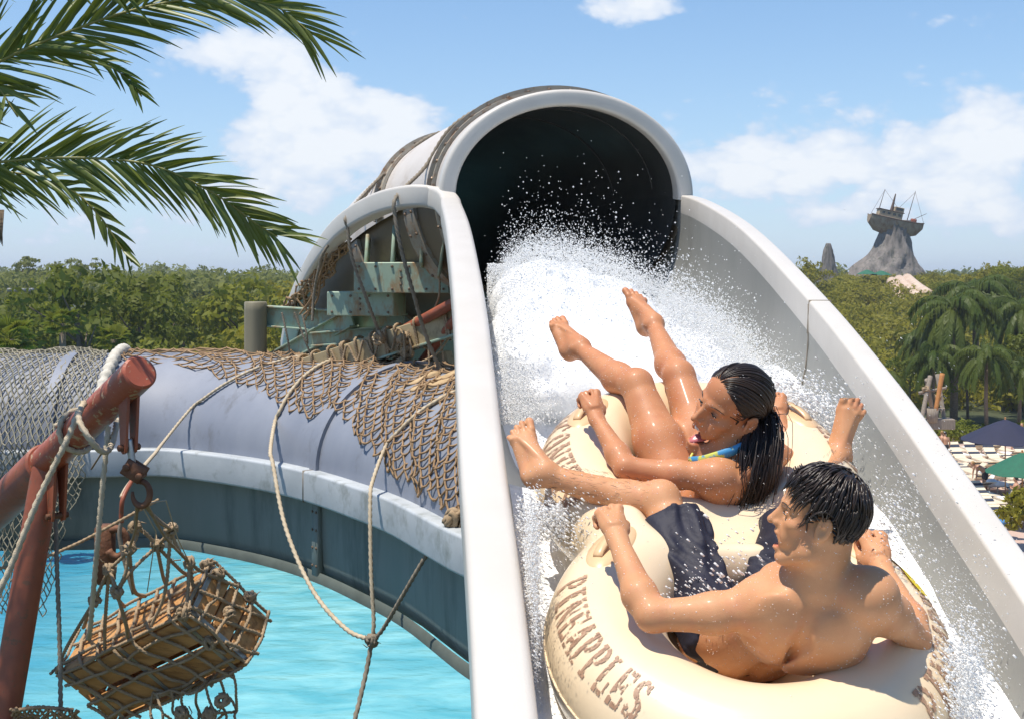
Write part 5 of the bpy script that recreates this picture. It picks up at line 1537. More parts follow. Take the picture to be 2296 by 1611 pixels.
rope('rope', [D(188, 900, 4.42), D(176, 935, 4.25), D(196, 975, 4.2), D(225, 1008, 4.25), D(246, 1004, 4.35), D(258, 965, 4.5), D(262, 940, 4.62)], .0115, m_rope_w, 'loose loop of thick pale rope slung under the boom', n=8)
rope('rope', [D(124, 1150, 4.95), D(128, 1280, 4.85), D(134, 1450, 4.8), D(137, 1660, 4.75)], .0095, m_rope_g, 'greyish rope hanging beside the red leg')
rope('rope', [D(-20, 1275, 5.3), D(60, 1262, 5.25), D(170, 1218, 5.25), D(270, 1165, 5.3), D(356, 1118, 5.4)], .0075, m_rope_b, 'thin brown rope stretched sideways behind the hanging crate')
rope('cord', [D(255, 965, 4.62), D(240, 995, 4.7), D(205, 1050, 4.9)], .004, m_rope_g, 'thin cord tied behind the boom', cat='cord')
# a second hook hanging behind
hk2 = empty('cable_hook', tuple(D(274, 1105, 6.2)), 'rusted red hook on a cable hanging behind the crate net', 'hook')
mb = MB(); mb.tube(catmull([D(318, 1048, 6.4), D(295, 1078, 6.3), D(276, 1115, 6.2), D(272, 1150, 6.2), D(273, 1170, 6.2)], 6), [.012] * 25, 8); mb.build('shank', m_red, hk2)
mb = MB(); mb.tube(catmull([D(273, 1165, 6.2), D(268, 1200, 6.2), D(280, 1260, 6.2), D(300, 1330, 6.2)], 6), .011, 8); mb.build('cable', m_rope_g, hk2)
mb = MB(); hkc = A(D(262, 1215, 6.25)); mb.tube([hkc + np.array((.05 * math.cos(a), 0, .07 * math.sin(a))) for a in np.linspace(-2.6, 2.2, 16)], .02, 8); mb.build('ring', m_rust, hk2)
mb = MB(); mb.add(*box(A(D(236, 1240, 6.3)), (.10, .08, .30), axes((1, .2, 0)), .02)); mb.build('block', m_rust, hk2)
# ---- ropes over the grey flume, meeting in a Y
def on_flume(x, ang, off=.02):
    """a point on the flume cover at picture x and angle round its section"""
    return cover_pt(s_of(x), ang, off)
def drape(*pa):
    """points lying on the cover between the given (picture x, angle) stations"""
    out = []
    for (x0, a0), (x1, a1) in zip(pa[:-1], pa[1:]):
        m = max(2, int(abs(a1 - a0) / 7))
        out += [on_flume(x0 + (x1 - x0) * k / m, a0 + (a1 - a0) * k / m, .022) for k in range(m)]
    return out + [on_flume(*pa[-1], .03)]
bri = empty('rope_bridle', tuple(D(832, 1436, 8.2)), 'three ropes draped over the grey flume and joined in a Y', 'rope')
kn_ = A(D(834, 1434, 8.25))
rope('strand', drape((575, 150), (585, 75), (600, 22)) + [D(606, 1010, 9.75)] + [D(612, 1040, 9.6), D(640, 1180, 9.2), D(700, 1320, 8.8), D(775, 1408, 8.45), kn_], .017, m_rope_w, parent=bri)
rope('strand', drape((905, 140), (880, 62), (845, 22)) + [D(836, 1075, 8.62)] + [D(830, 1120, 8.45), D(832, 1280, 8.3), D(838, 1390, 8.25), kn_], .015, m_rope_w, parent=bri)
rope('strand', [on_flume(1045, 15), D(1005, 1172, 7.9), D(955, 1245, 7.9), D(905, 1330, 8.0), D(858, 1410, 8.2), kn_], .015, m_rope_g, parent=bri)
rope('stem', [kn_, D(822, 1500, 8.2), D(806, 1570, 8.1), D(790, 1650, 8.0), D(770, 1900, 8.0)], .017, m_rope_g, parent=bri)
knot(kn_, .04, bri, mat=m_rope_g)
rope('rope', drape((560, 120), (500, 70), (410, 25)) + [D(366, 990, 10.55), D(350, 1012, 9.6), D(330, 1035, 8.5), D(290, 1085, 6.8), D(274, 1112, 6.2)], .014, m_rope_w, 'pale rope lying slantwise over the grey flume down to the red hook')
# ================================================================ nets
def net_mesh(pt, ni, nj, keep, r, seg=4, jitter=0.0, rr=random.Random(3), sag=0.0):
    """diamond net: knots at pt(i, j), each tied to the two below it"""
    P = {}
    for i in range(ni):
        for j in range(nj):
            p = pt(i + (.5 if j % 2 else 0), j)
            if p is None: continue
            p = np.array(p, float) + np.array([rr.gauss(0, jitter) for _ in range(3)])
            if keep(p, i, j): P[i, j] = p
    mb = MB()
    for (i, j), p in P.items():
        for q in ((i, j + 1), (i + 1, j + 1)) if j % 2 else ((i, j + 1), (i - 1, j + 1)):
            if q in P:
                b = P[q]; m = (p + b) / 2 + np.array((rr.gauss(0, jitter * .5), 0, -sag + rr.gauss(0, jitter * .5))); mb.tube([p, m, b] if seg < 5 else catmull([p, m, b], 2), r, seg, cap=False)
        if seg > 3:
            mb.add(*ico(p, r * 1.55, 1))
    return mb
s0, s1 = s_of(225), s_of(1035) + .2
NW, NA = .118, 7.2
NXT = [225, 330, 400, 470, 540, 600, 660, 715, 745, 760, 800, 850, 900, 940, 985, 1010, 1040]
NYT = [800, 806, 818, 838, 862, 895, 930, 940, 915, 930, 990, 1040, 1085, 1110, 1150, 1175, 1190]
def keepA(p, i, j):
    x, y = pix(p); return 232 < x < 1060 and (y < np.interp(x, NXT, NYT) + 4 * math.sin(i * 2.1) or j > 33)
mb = net_mesh(lambda i, j: cover_pt(s0 + i * NW, 6 + j * NA * .5, .022 + .02 * math.sin(i * 1.7 + j)), int((s1 - s0) / NW) + 1, 38, keepA, .0080, 5, .007, sag=.010)
o = mb.build('rope_net', m_net, None, base=tuple(cover_pt(s_of(700), 90, 0))); tag(o, 'coarse tan rope net draped over the top of the grey flume', 'net')
# crumpled canvas and a knot of net where it bunches up at the joint
m_canvas = M('canvas', (.52, .38, .22), (.40, .28, .15), scale=9, rough=.9, bump=.4, bscale=40)
sd = SDF(np.array(cover_pt(s_of(860), 80, 0)) - .75, np.array(cover_pt(s_of(860), 80, 0)) + .75, .02)
rr = random.Random(8)
for x, a0, a1, r in ((775, 44, 74, .03), (800, 58, 84, .045), (832, 64, 92, .06), (866, 60, 95, .055), (900, 62, 92, .045)):
    for k in range(3):
        sd.cone(cover_pt(s_of(x + rr.uniform(-12, 12)), a0 + rr.uniform(-6, 6), .0), cover_pt(s_of(x + 14), a1, .012), r * .5, r, .04, flat=(FU[20], .6))
o = sdf_obj('canvas', sd, m_canvas, None, tuple(cover_pt(s_of(850), 80, 0)), 1); tag(o, 'crumpled tan canvas bunched under the rope net on the flume', 'canvas')
c_ = A(cover_pt(s_of(1018), 3, .03)); o = knot(c_, .055, None); 
o.location = (0, 0, 0); o.name = 'rope_knot'; tag(o, 'tangled brown rope knot at the lower corner of the rope net', 'knot')
# pale collar of rope and canvas at the edge of the fine net
m_white_canvas = M('pale_canvas', (.62, .58, .50), (.46, .43, .36), scale=12, rough=.9, bump=.5, bscale=60)
sw = [cover_pt(s_of(np.interp(a, [-5, 100], [196, 250])), a, .03) for a in np.linspace(2, 105, 14)]
mb = MB(); mb.tube(catmull(sw, 4), .05 + .012 * np.sin(np.arange(53) * 1.9), 10); o = mb.build('canvas_roll', m_white_canvas, None, base=tuple(sw[6])); tag(o, 'pale rolled canvas edge lying over the flume beside the fine net', 'canvas')
# fine grey-green net over the left of the flume and hanging below its rim
sa = s_of(232); wrapL = []
def fine_pt(i, j):
    s = sa - i * .050; t = j * .050
    arc = FW * 1.35
    p, a, u = flume_at(max(s, .05))
    top = 2.35
    if t < top:
        ang = 165 - 165 * t / top; q = cover_pt(max(s, .05), max(ang, 0), .035)
        if ang < 20: q = q + a * (.14 * (20 - ang) / 20)
    else:
        d = t - top; q = p + a * (.13 + .03 * math.sin(s * 4 + d * 3)) + u * (.0 - d)
    return q + u * .02 * math.sin(s * 9 + t * 5)
def keepF(p, i, j):
    x, y = pix(p)
    lim = np.interp(y, [760, 900, 1080, 1200, 1390, 1400], [250, 205, 190, 150, 100, 98])
    return -60 < x < lim and y < 1385
mb = net_mesh(fine_pt, 82, 97, keepF, .0064, 3, .006)
o = mb.build('fine_net', m_netf, None, base=tuple(fine_pt(10, 20))); tag(o, 'fine grey green netting covering the left end of the flume', 'net')
# net strip at the bottom left corner
mb = net_mesh(lambda i, j: A(D(28 + i * 11, 1588 + j * 6.0 - 3 * math.sin(i * .4), 4.6 + .012 * j)), 14, 9, lambda p, i, j: True, .0045, 4, .004)
lp_ = catmull([D(28, 1592, 4.6), D(90, 1584, 4.6), D(165, 1590, 4.62)], 6); mb.add(*rope_geo(lp_, .008, .05))
o = mb.build('net_edge', m_net, None, base=tuple(D(90, 1600, 4.6))); tag(o, 'tan net edge stretched across the bottom left corner', 'net')
# ---- ropes over the tunnel
def on_tunnel(k, ang, off=.03):
    a = math.radians(ang); k = min(k, n - 1)
    return tp[k] + S_[k] * ((AW + off) * math.cos(a)) + U_[k] * ((AH + off) * math.sin(a))
rope('rope', [on_tunnel(11, 60), on_tunnel(11, 100), on_tunnel(11, 135), on_tunnel(12, 165), D(889, 440, 9.6), D(886, 485, 9.55), D(900, 560, 9.55), D(925, 650, 9.6), D(958, 760, 9.7), D(1016, 888, 9.75)], .017, m_rope_g, 'long rope lying over the tunnel shell and hanging past its rim')
rope('rope', [on_tunnel(21, 70), on_tunnel(21, 110), on_tunnel(22, 150), D(781, 478, 10.35), D(779, 510, 10.3), D(790, 580, 10.3), D(822, 670, 10.35), D(850, 745, 10.5)], .016, m_rope_g, 'rope hanging from the far joint of the tunnel over the green box beam')
rope('rope', [on_tunnel(24, 130), D(742, 540, 10.75), D(716, 600, 10.9), D(704, 660, 11.0), D(700, 720, 11.0)], .014, m_rope_g, 'slack rope hanging beside the tangled net at the tunnel foot')
# net tangle at the tunnel's lower left
mb = net_mesh(lambda i, j: A(D(738 - j * 8.5 + i * 6 - .0 * i, 548 + j * 11 + 4 * math.sin(i * 2.), 10.9 + .10 * j - .03 * i)), 9, 15, lambda p, i, j: True, .009, 4, .02, sag=.02)
for q in range(6):
    a = A(D(735 - q * 14, 560 + q * 22, 10.9 + q * .15)); b = A(D(672 + q * 6, 700 + rr.uniform(-12, 20), 11.6))
    mb.add(*rope_geo(catmull([a, (a + b) / 2 + np.array((.05 * (q % 2), 0, -.1)), b], 6), .010, .08))
o = mb.build('net_tangle', m_net, None, base=tuple(D(700, 640, 11.2))); tag(o, 'tangled brown net hanging on the lower left end of the tunnel', 'net')
# ================================================================ supports under the tunnel
sup = empty('support_frame', tuple(D(760, 780, 11.3)), 'pale green and tan steel beams carrying the tunnel', 'steel frame')
def I_beam(a, b, h, w, name, mat, up=None):
    mb = MB(); a, b = A(a), A(b); R3 = axes(b - a, up); L = np.linalg.norm(b - a); c = (a + b) / 2
    mb.add(*box(c, (L, .02, h), R3)); 
    for q in (-1, 1): mb.add(*box(c + R3[:, 2] * q * (h / 2 + .0075), (L, w, .015), R3, .003))
    return mb.build(name, mat, sup, flat_angle=30)
I_beam(D(596, 708, 11.9), D(905, 728, 11.0), .17, .12, 'beam', m_mint)
I_beam(D(606, 815, 11.9), D(790, 712, 11.15), .14, .11, 'brace', m_mint)
I_beam(D(700, 760, 11.3), D(890, 745, 11.1), .10, .10, 'brace', m_mint)
mb = MB(); mb.add(*beam(D(640, 842, 11.2), D(1060, 708, 10.25), .10, .20)); mb.build('long_beam', m_tan, sup, flat_angle=30)
mb = MB(); mb.add(*beam(A(D(640, 842, 11.2)) - np.array((0, 0, .112)), A(D(1060, 708, 10.25)) - np.array((0, 0, .112)), .16, .02)); mb.build('beam_foot', m_mint, sup, flat_angle=30)
mb = MB(); mb.add(*beam(D(905, 850, 10.9), D(1010, 800, 10.5), .08, .12)); mb.build('brace', m_tan, sup, flat_angle=30)
def gusset(c, sx, sy, sz, nm='box_beam', yaw=-.28, pit=0.0):
    mb = MB(); R3 = np.array(Matrix.Rotation(yaw, 3, 'Z') @ Matrix.Rotation(pit, 3, 'Y')); mb.add(*box(c, (sx, sy, sz), R3, .008)); o = mb.build(nm, m_mint, sup, flat_angle=30)
    nx = max(3, int(sx / .13)); 
    for i in range(nx):
        for q in (-1, 1): bolt(o, A(c) + R3 @ np.array((-sx / 2 + .05 + (sx - .1) * i / (nx - 1), -sy / 2 - .002, q * (sz / 2 - .035))), R3 @ np.array((0, -1, 0)), .75)
    for i in range(3): bolt(o, A(c) + R3 @ np.array((0, -sy / 2 - .002, sz * (-.22 + .22 * i))), R3 @ np.array((0, -1, 0)), .7)
gusset(A(D(915, 622, 10.7)), .86, .35, .26)
for hx, hy, hz_ in ((820, 575, 10.95), (880, 555, 10.75), (945, 545, 10.5)):
    mb = MB(); mb.add(*beam(D(hx, hy + 50, hz_ - .12), D(hx + 6, hy - 45, hz_ - .02), .03, .16, (0, -1, 0))); o = mb.build('hanger_plate', m_mint, sup)
    for t in (.1, .35, .6, .85): bolt(o, A(D(hx, hy + 50, hz_ - .12)) * (1 - t) + A(D(hx + 6, hy - 45, hz_ - .02)) * t + np.array((0, -.02, 0)), (0, -1, 0), .8)
gusset(A(D(822, 680, 10.9)), .62, .30, .21)
mb = MB(); mb.add(*beam(D(985, 615, 10.2), D(1000, 520, 10.1), .02, .22, (0, -1, 0))); o = mb.build('plate', m_mint, sup); 
for t in np.linspace(.08, .92, 5): bolt(o, A(D(985, 615, 10.2)) * (1 - t) + A(D(1000, 520, 10.1)) * t + np.array((.06, -.02, 0)), (0, -1, 0), .9)
mb = MB(); mb.add(*pipe(D(842, 775, 10.9), D(1060, 655, 10.0), .045, .045, 18)); mb.build('red_rail', m_red, sup, flat_angle=40)
mb = MB(); mb.add(*pipe(D(900, 870, 10.9), D(1040, 690, 10.15), .04, .04, 18)); mb.build('red_rail', m_red, sup, flat_angle=40)
mb = MB(); mb.add(*pipe(A(D(573, 676, 11.8)), A(D(573, 676, 11.8)) * np.array((1, 1, 0)) + np.array((0, 0, -1.0)), .105, .105, 24)); 
m_post = M('olive_post', (.26, .23, .15), (.20, .18, .115), scale=2, rough=.6, stretch=(6, 6, .4))
o = mb.build('post', m_post, None, base=(D(573, 676, 11.8).x, 11.8, -1.0)); tag(o, 'olive green round post standing left of the tunnel supports', 'post')
# rope lashings on the tan beam
lash = empty('lashings', tuple(D(840, 790, 10.6)), 'dark brown rope lashings knotted along the tan beam', 'rope')
pa, pb = A(D(640, 842, 11.2)), A(D(1060, 708, 10.25)); R3 = axes(pb - pa)
for k, t in enumerate((.10, .18, .27, .34, .42, .50, .57, .63, .73, .88)):
    c = pa + (pb - pa) * t; mb = MB()
    for q in range(1 if k % 3 else 2):
        w_ = [c + R3 @ np.array((.02 * q + .05 * s_, y_, z_)) for s_, y_, z_ in ((0, -.062, -.13), (.2, -.064, 0), (.4, -.062, .11), (.5, .06, .112), (.6, .062, -.125), (1, -.05, -.13))]
        mb.add(*rope_geo(catmull(w_, 4), .013, .08))
    mb.build('lashing', m_rope_b, lash)
sag_ = []
for k in range(5):
    t0, t1 = .30 + k * .09, .40 + k * .09; a = pa + (pb - pa) * t0 + R3 @ np.array((0, -.075, .08)); b = pa + (pb - pa) * t1 + R3 @ np.array((0, -.075, .02))
    sag_ += [a, (a + b) / 2 + np.array((0, -.01, -.13))]
mb = MB(); mb.add(*rope_geo(catmull(sag_, 6), .012, .08)); mb.build('swag', m_rope_b, lash)
for x, y in ((905, 760), (912, 790), (900, 815), (945, 830), (850, 758)): knot(A(D(x, y, 10.45)), .05, lash)
for x0, y0, x1, y1 in ((905, 740, 900, 830), (915, 740, 920, 800), (960, 760, 955, 880), (985, 745, 1000, 880), (1012, 820, 905, 880), (1020, 735, 935, 815), (660, 700, 700, 800), (632, 700, 650, 790), (678, 705, 690, 770), (612, 790, 690, 815), (770, 720, 765, 800), (985, 600, 975, 690)):
    a, b = A(D(x0, y0, 10.4 if x0 > 800 else 11.3)), A(D(x1, y1, 10.4 if x0 > 800 else 11.3)); mb = MB(); mb.add(*rope_geo(catmull([a, (a + b) / 2 + np.array((.02, -.03, -.05)), b], 6), .010, .08)); mb.build('hanging_line', m_rope_b if x0 > 800 else m_rope_g, lash)
# ================================================================ plants
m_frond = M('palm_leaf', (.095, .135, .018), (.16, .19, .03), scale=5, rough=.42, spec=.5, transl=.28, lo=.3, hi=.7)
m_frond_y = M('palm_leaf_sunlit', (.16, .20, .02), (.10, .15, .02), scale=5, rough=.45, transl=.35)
m_rachis = M('palm_rib', (.28, .26, .06), (.20, .19, .05), scale=10, rough=.5)
m_bark = M('palm_bark', (.22, .17, .12), (.13, .10, .07), scale=8, rough=.9, bump=.5, bscale=20, stretch=(1, 1, 4))
def frond(parent, path, llen, name='frond', mat=None, w=.013, n=64, up=(0, -.35, 1.0), sides=(1, 1), sag=.35, fwd0=62, fwd1=22, rr=random.Random(1)):
    """a feather leaf: rib plus narrow folded leaflets on both sides"""
    P = catmull([tuple(p) for p in path], 12); P = resample(P, .02); m = len(P)
    T, S, U = frames(P)
    mb = MB(); mb.tube(P, np.linspace(.013, .003, m), 6, mi=1)
    upv = unit(up)
    for k in range(n):
        for sd in (1, -1):
            if rr.random() > sides[0 if sd > 0 else 1]: continue
            t = (k + rr.uniform(-.2, .2) + (.5 if sd < 0 else 0)) / n; t = min(max(t, .01), .995)
            i = int(t * (m - 1)); p = P[i]; d = T[i]
            s_ = unit(np.cross(d, np.array((0, -1.0, 0)))) * sd        # across the leaf, in the leaf's own plane
            nn = np.cross(s_, d)
            a = math.radians(fwd0 + (fwd1 - fwd0) * t ** 1.4 + rr.gauss(0, 5))
            L = llen * (1 - .52 * t ** 2.2) * min(1, .55 + t * 4) * rr.uniform(.85, 1.1)
            dr = d * math.cos(a) + s_ * math.sin(a) + nn * rr.gauss(0, .16) + np.array((0, rr.gauss(0, .12), 0))
            dr = unit(dr); side = unit(np.cross(dr, nn + np.array((rr.gauss(0, .5), rr.gauss(0, .4), rr.gauss(0, .5))))); nrm = np.cross(side, dr)
            v = []; q = p.copy(); stn = 6; dd = dr.copy()
            for j in range(stn + 1):
                x = j / stn; ww = w * (min(1, .45 + x * 3) * (1 - x ** 2.6)) + .0006
                v += [q - side * ww, q + nrm * ww * .45, q + side * ww]
                dd = unit(dd + np.array((0, 0, -1.0)) * sag * x * .28); q = q + dd * L / stn
            f = []
            for j in range(stn):
                b = j * 3; f += [(b, b + 1, b + 4, b + 3), (b + 1, b + 2, b + 5, b + 4)]
            mb.add(v, f)
    return mb.build(name, [mat or m_frond, m_rachis], parent)
palm = empty('palm_tree', (-4.6, 4.6, GROUND), 'tall feather palm outside the left edge whose fronds arch across the sky', 'palm tree')
mb = MB(); mb.tube(catmull([(-4.6, 4.6, GROUND), (-4.5, 4.65, -5), (-4.55, 4.6, .75)], 10), np.linspace(.22, .16, 21), 14); mb.build('trunk', m_bark, palm)
Yp = 4.4
hub = (-4.5, 4.6, .8)
frond(palm, [hub, D(-420, 330, 4.5), D(-60, 165, Yp), D(110, 88, Yp), D(300, 22, Yp), D(480, -8, Yp), D(610, 12, Yp), D(668, 50, Yp), D(700, 80, Yp)], .45, n=175, rr=random.Random(4), w=.0080, fwd0=58, fwd1=20)
frond(palm, [hub, D(-380, 420, 4.4), D(-40, 368, 4.2), D(150, 354, 4.2), D(330, 368, 4.2), D(470, 428, 4.2), D(580, 505, 4.25), D(622, 530, 4.25)], .40, n=230, rr=random.Random(5), w=.0076, fwd0=64, fwd1=24)
frond(palm, [hub, D(-380, 440, 4.9), D(-30, 385, 4.9), D(140, 418, 4.9), D(215, 475, 4.9), D(265, 545, 4.9), D(296, 588, 4.9)], .23, n=84, rr=random.Random(6), w=.009, mat=m_frond, fwd0=58, fwd1=22)
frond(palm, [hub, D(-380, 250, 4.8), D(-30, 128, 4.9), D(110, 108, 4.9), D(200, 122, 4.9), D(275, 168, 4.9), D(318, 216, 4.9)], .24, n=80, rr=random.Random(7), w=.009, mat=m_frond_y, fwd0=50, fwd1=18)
frond(palm, [hub, D(-300, 250, 4.3), D(-140, 160, 4.2), D(-70, 150, 4.1), D(-10, 190, 4.1), D(40, 262, 4.1)], .30, n=46, rr=random.Random(8), w=.010, fwd0=48, fwd1=25)
frond(palm, [hub, D(-300, 60, 4.4), D(-120, -40, 4.3), D(20, -70, 4.3), D(180, -60, 4.3), D(300, -20, 4.3)], .34, n=60, rr=random.Random(9), w=.011)
frond(palm, [hub, D(-300, 300, 4.4), D(-150, 340, 4.2), D(-60, 300, 4.2), D(10, 330, 4.2)], .22, n=40, rr=random.Random(10), w=.010)
mb = MB()
for k in range(9): mb.tube([D(-25 + 4 * k, 470, 4.3), D(-20 + 3 * k, 500 + 3 * k, 4.3), D(-14 + 2.5 * k, 520 + 4 * k, 4.3)], [.004, .003, .001], 4)
mb.tube([hub, D(-250, 430, 4.4), D(-20, 478, 4.3)], .012, 6)
mb.build('dry_flower_stalk', m_bark, palm)

# ---- trees from many small leaf faces
def leaf_mat(name, c1, c2, rough=.6, c3=None):
    return M(name, c1, c2, scale=.35, rough=rough, transl=.5, lo=.35, hi=.65, c3=c3, scale3=2.2, amt3=-.1, spec=.25)
m_leafs = [leaf_mat('foliage_mid', (.18, .21, .022), (.26, .265, .032)), leaf_mat('foliage_dark', (.12, .155, .02), (.18, .20, .026)), leaf_mat('foliage_olive', (.24, .23, .022), (.31, .275, .034)), leaf_mat('foliage_far', (.17, .195, .045), (.22, .235, .055))]
m_trunk = M('tree_bark', (.15, .115, .085), (.09, .07, .05), scale=4, rough=.9)
def leaf_cloud(centres, radii, n, size, g, flat=.75):
    """leaf faces over a set of clumps"""
    c = np.array(centres); r = np.array(radii)
    pr = r ** 2 / (r ** 2).sum(); k = g.choice(len(c), n, p=pr)
    d = g.normal(size=(n, 3)); d /= np.linalg.norm(d, axis=1)[:, None]
    d[:, 2] = np.where(d[:, 2] < -.35, -d[:, 2] * .6, d[:, 2])
    rad = r[k] * g.uniform(.55, 1.05, n)
    p = c[k] + d * rad[:, None] * np.array((1, 1, flat))
    nrm = d + g.normal(size=(n, 3)) * .6; nrm /= np.linalg.norm(nrm, axis=1)[:, None]
    a = np.cross(nrm, g.normal(size=(n, 3))); a /= np.linalg.norm(a, axis=1)[:, None]; b = np.cross(nrm, a)
    s = size * g.uniform(.55, 1.35, n)[:, None]
    V = np.stack([p - a * s, p - b * s * .45 + nrm * s * .1, p + a * s, p + b * s * .45 + nrm * s * .1], 1)
    return V.reshape(-1, 3), np.arange(n * 4).reshape(n, 4)
def tree_meshes(kind, g, h, rad, nl, leaf):
    """trunk mesh with limbs and crown mesh of one tree, standing at the origin"""
    mb = MB(); cs = []; rs_ = []
    tw = h * .018 + .05
    mb.tube([(0, 0, 0), (g.normal() * .1, g.normal() * .1, h * .4), (g.normal() * .25, g.normal() * .25, h * .8)], [tw, tw * .75, tw * .35], 7)
    nb = 9 if kind != 'pine' else 7
    for k in range(nb):
        a = k * 2.4 + g.uniform(0, .6); z0 = h * g.uniform(.35, .75) if kind != 'pine' else h * g.uniform(.62, .9); rr_ = rad * g.uniform(.45, .95)
        e = np.array((rr_ * math.cos(a), rr_ * math.sin(a), z0 + h * g.uniform(.05, .22))); mb.tube([(0, 0, z0 * .85), e * .55 + np.array((0, 0, z0 * .40)), e], [tw * .4, tw * .28, tw * .1], 5)
        cs.append(e); rs_.append(rad * g.uniform(.32, .55))
    for k in range(5):
        cs.append(np.array((g.normal() * rad * .3, g.normal() * rad * .3, h * g.uniform(.75, .98)))); rs_.append(rad * g.uniform(.3, .5))
    if kind == 'bush':
        for k in range(6):
            a = g.uniform(0, 6.28); cs.append(np.array((rad * .7 * math.cos(a), rad * .7 * math.sin(a), h * g.uniform(.15, .4)))); rs_.append(rad * g.uniform(.4, .55))
    # uneven twig clumps
    cs2, rs2 = [], []
    for c, r in zip(cs, rs_):
        for k in range(5):
            d = g.normal(size=3); d /= np.linalg.norm(d); cs2.append(c + d * r * .75); rs2.append(r * g.uniform(.25, .5))
    V, Q = leaf_cloud(cs + cs2, rs_ + rs2, nl, leaf, g, .7 if kind != 'pine' else .45)
    tv = np.concatenate(mb.v)
    return (tv, mb.f), (V, Q)
def tree_obj(name, tm, loc, label, cat='tree', group=None, rz=0, sc=1.0):
    o = empty(name, loc, label, cat, group); o.rotation_euler = (0, 0, rz); o.scale = (sc,) * 3
    for nm, me in tm:
        c = bpy.data.objects.new(nm, me); COL.objects.link(c); c.parent = o
    return o
g = np.random.default_rng(21)
TM = []
for kind, h, rad, nl, leaf, mt in (('tree', 9.5, 3.6, 1500, .30, 0), ('tree', 8.5, 3.2, 1400, .28, 1), ('tree', 9, 3.8, 1500, .30, 2), ('bush', 7.5, 3.2, 1500, .28, 0), ('tree', 10, 3.0, 1300, .28, 1), ('bush', 6.5, 3.4, 1500, .26, 2)):
    (tv, tf), (V, Q) = tree_meshes(kind, g, h, rad, nl, leaf)
    TM.append([('trunk', mesh_data('trunk', tv, tf, m_trunk)), ('crown', mesh_data('crown', V, Q, m_leafs[mt], False))])
PM = []
for k in range(3):
    (tv, tf), (V, Q) = tree_meshes('pine', g, 15, 3.2, 900, .38)
    PM.append([('trunk', mesh_data('trunk', tv, tf, m_trunk)), ('crown', mesh_data('crown', V, Q, m_leafs[3], False))])
# ground
m_ground = M('forest_floor', (.035, .05, .015), (.06, .065, .025), scale=.3, rough=.95)
mb = MB(); S = 2600; mb.add([(-S, -40, GROUND), (S, -40, GROUND), (S, 3200, GROUND), (-S, 3200, GROUND)], [(0, 1, 2, 3)]); o = mb.build('ground', m_ground); tag(o, 'dark green ground under the woods', 'ground', kind='structure')
# left woodland: the nearer trees singly, the far wood as one mass
rs = random.Random(33)
cnt = 0
for row, (Y, stp) in enumerate(((66, 4.2), (73, 4.4), (81, 4.6), (91, 5.0), (103, 5.4), (118, 6), (136, 6.8))):
    x0 = (-40 * K - 512) * Y / F; x1 = (1075 * K - 512) * Y / F; x = x0
    while x < x1:
        xx, yy_ = x + rs.uniform(-1, 1), Y + rs.uniform(-3, 3); k = rs.choice((0, 0, 1, 2, 3, 4, 5, 2))
        sc = rs.uniform(.68, 1.08)
        tree_obj('broadleaf_tree', TM[k], (xx, yy_, GROUND), 'bushy green tree in the dense woodland beyond the pool', 'tree', 'trees of the woodland beyond the pool', rs.uniform(0, 6.3), sc)
        x += stp * rs.uniform(.8, 1.2); cnt += 1
cs = []; rr_ = []
for i in range(900):
    Y = 150 + 260 * rs.random() ** 1.3; x = rs.uniform(-.46, .03) * Y; cs.append((x, Y, GROUND + rs.uniform(6.3, 9.2) + (Y - 150) * .004)); rr_.append(rs.uniform(1.8, 3.4))
V, Q = leaf_cloud(cs, rr_, 52000, .50, g, .8)
cs = []; rr_ = []
for i in range(700):
    Y = 400 + 500 * rs.random(); x = rs.uniform(-.46, .45) * Y; cs.append((x, Y, GROUND + rs.uniform(7, 11.5))); rr_.append(rs.uniform(3, 6))
V2, Q2 = leaf_cloud(cs, rr_, 24000, 1.2, g, .7)
b = np.array((-40, 220, GROUND)); me = mesh_data('far_wood', np.concatenate([V, V2]) - b, np.concatenate([Q, Q2 + len(V)]), m_leafs[3], False)
o = place('far_wood', me, None, tuple(b)); tag(o, 'distant flat canopy of woods along the left horizon', 'woods', kind='stuff')
for (x, y, Y, lab) in ((70, 585, 190, 'tall thin pine standing above the horizon, leftmost of its row'), (135, 600, 200, 'small pale pine between two taller pines on the left horizon'), (186, 588, 195, 'tall pine with a flat top above the left horizon woods'), (355, 604, 230, 'low rounded pine top right of the hanging frond tip'), (590, 612, 230, 'pine top just left of the tunnel on the horizon'), (470, 612, 240, 'faint pine top midway along the left horizon')):
    p = D(x, y, Y); sc = (p.z - GROUND) / 15.2; tree_obj('pine_tree', PM[rs.randrange(3)], (p.x, Y, GROUND), lab, 'tree', None, rs.uniform(0, 6), sc)
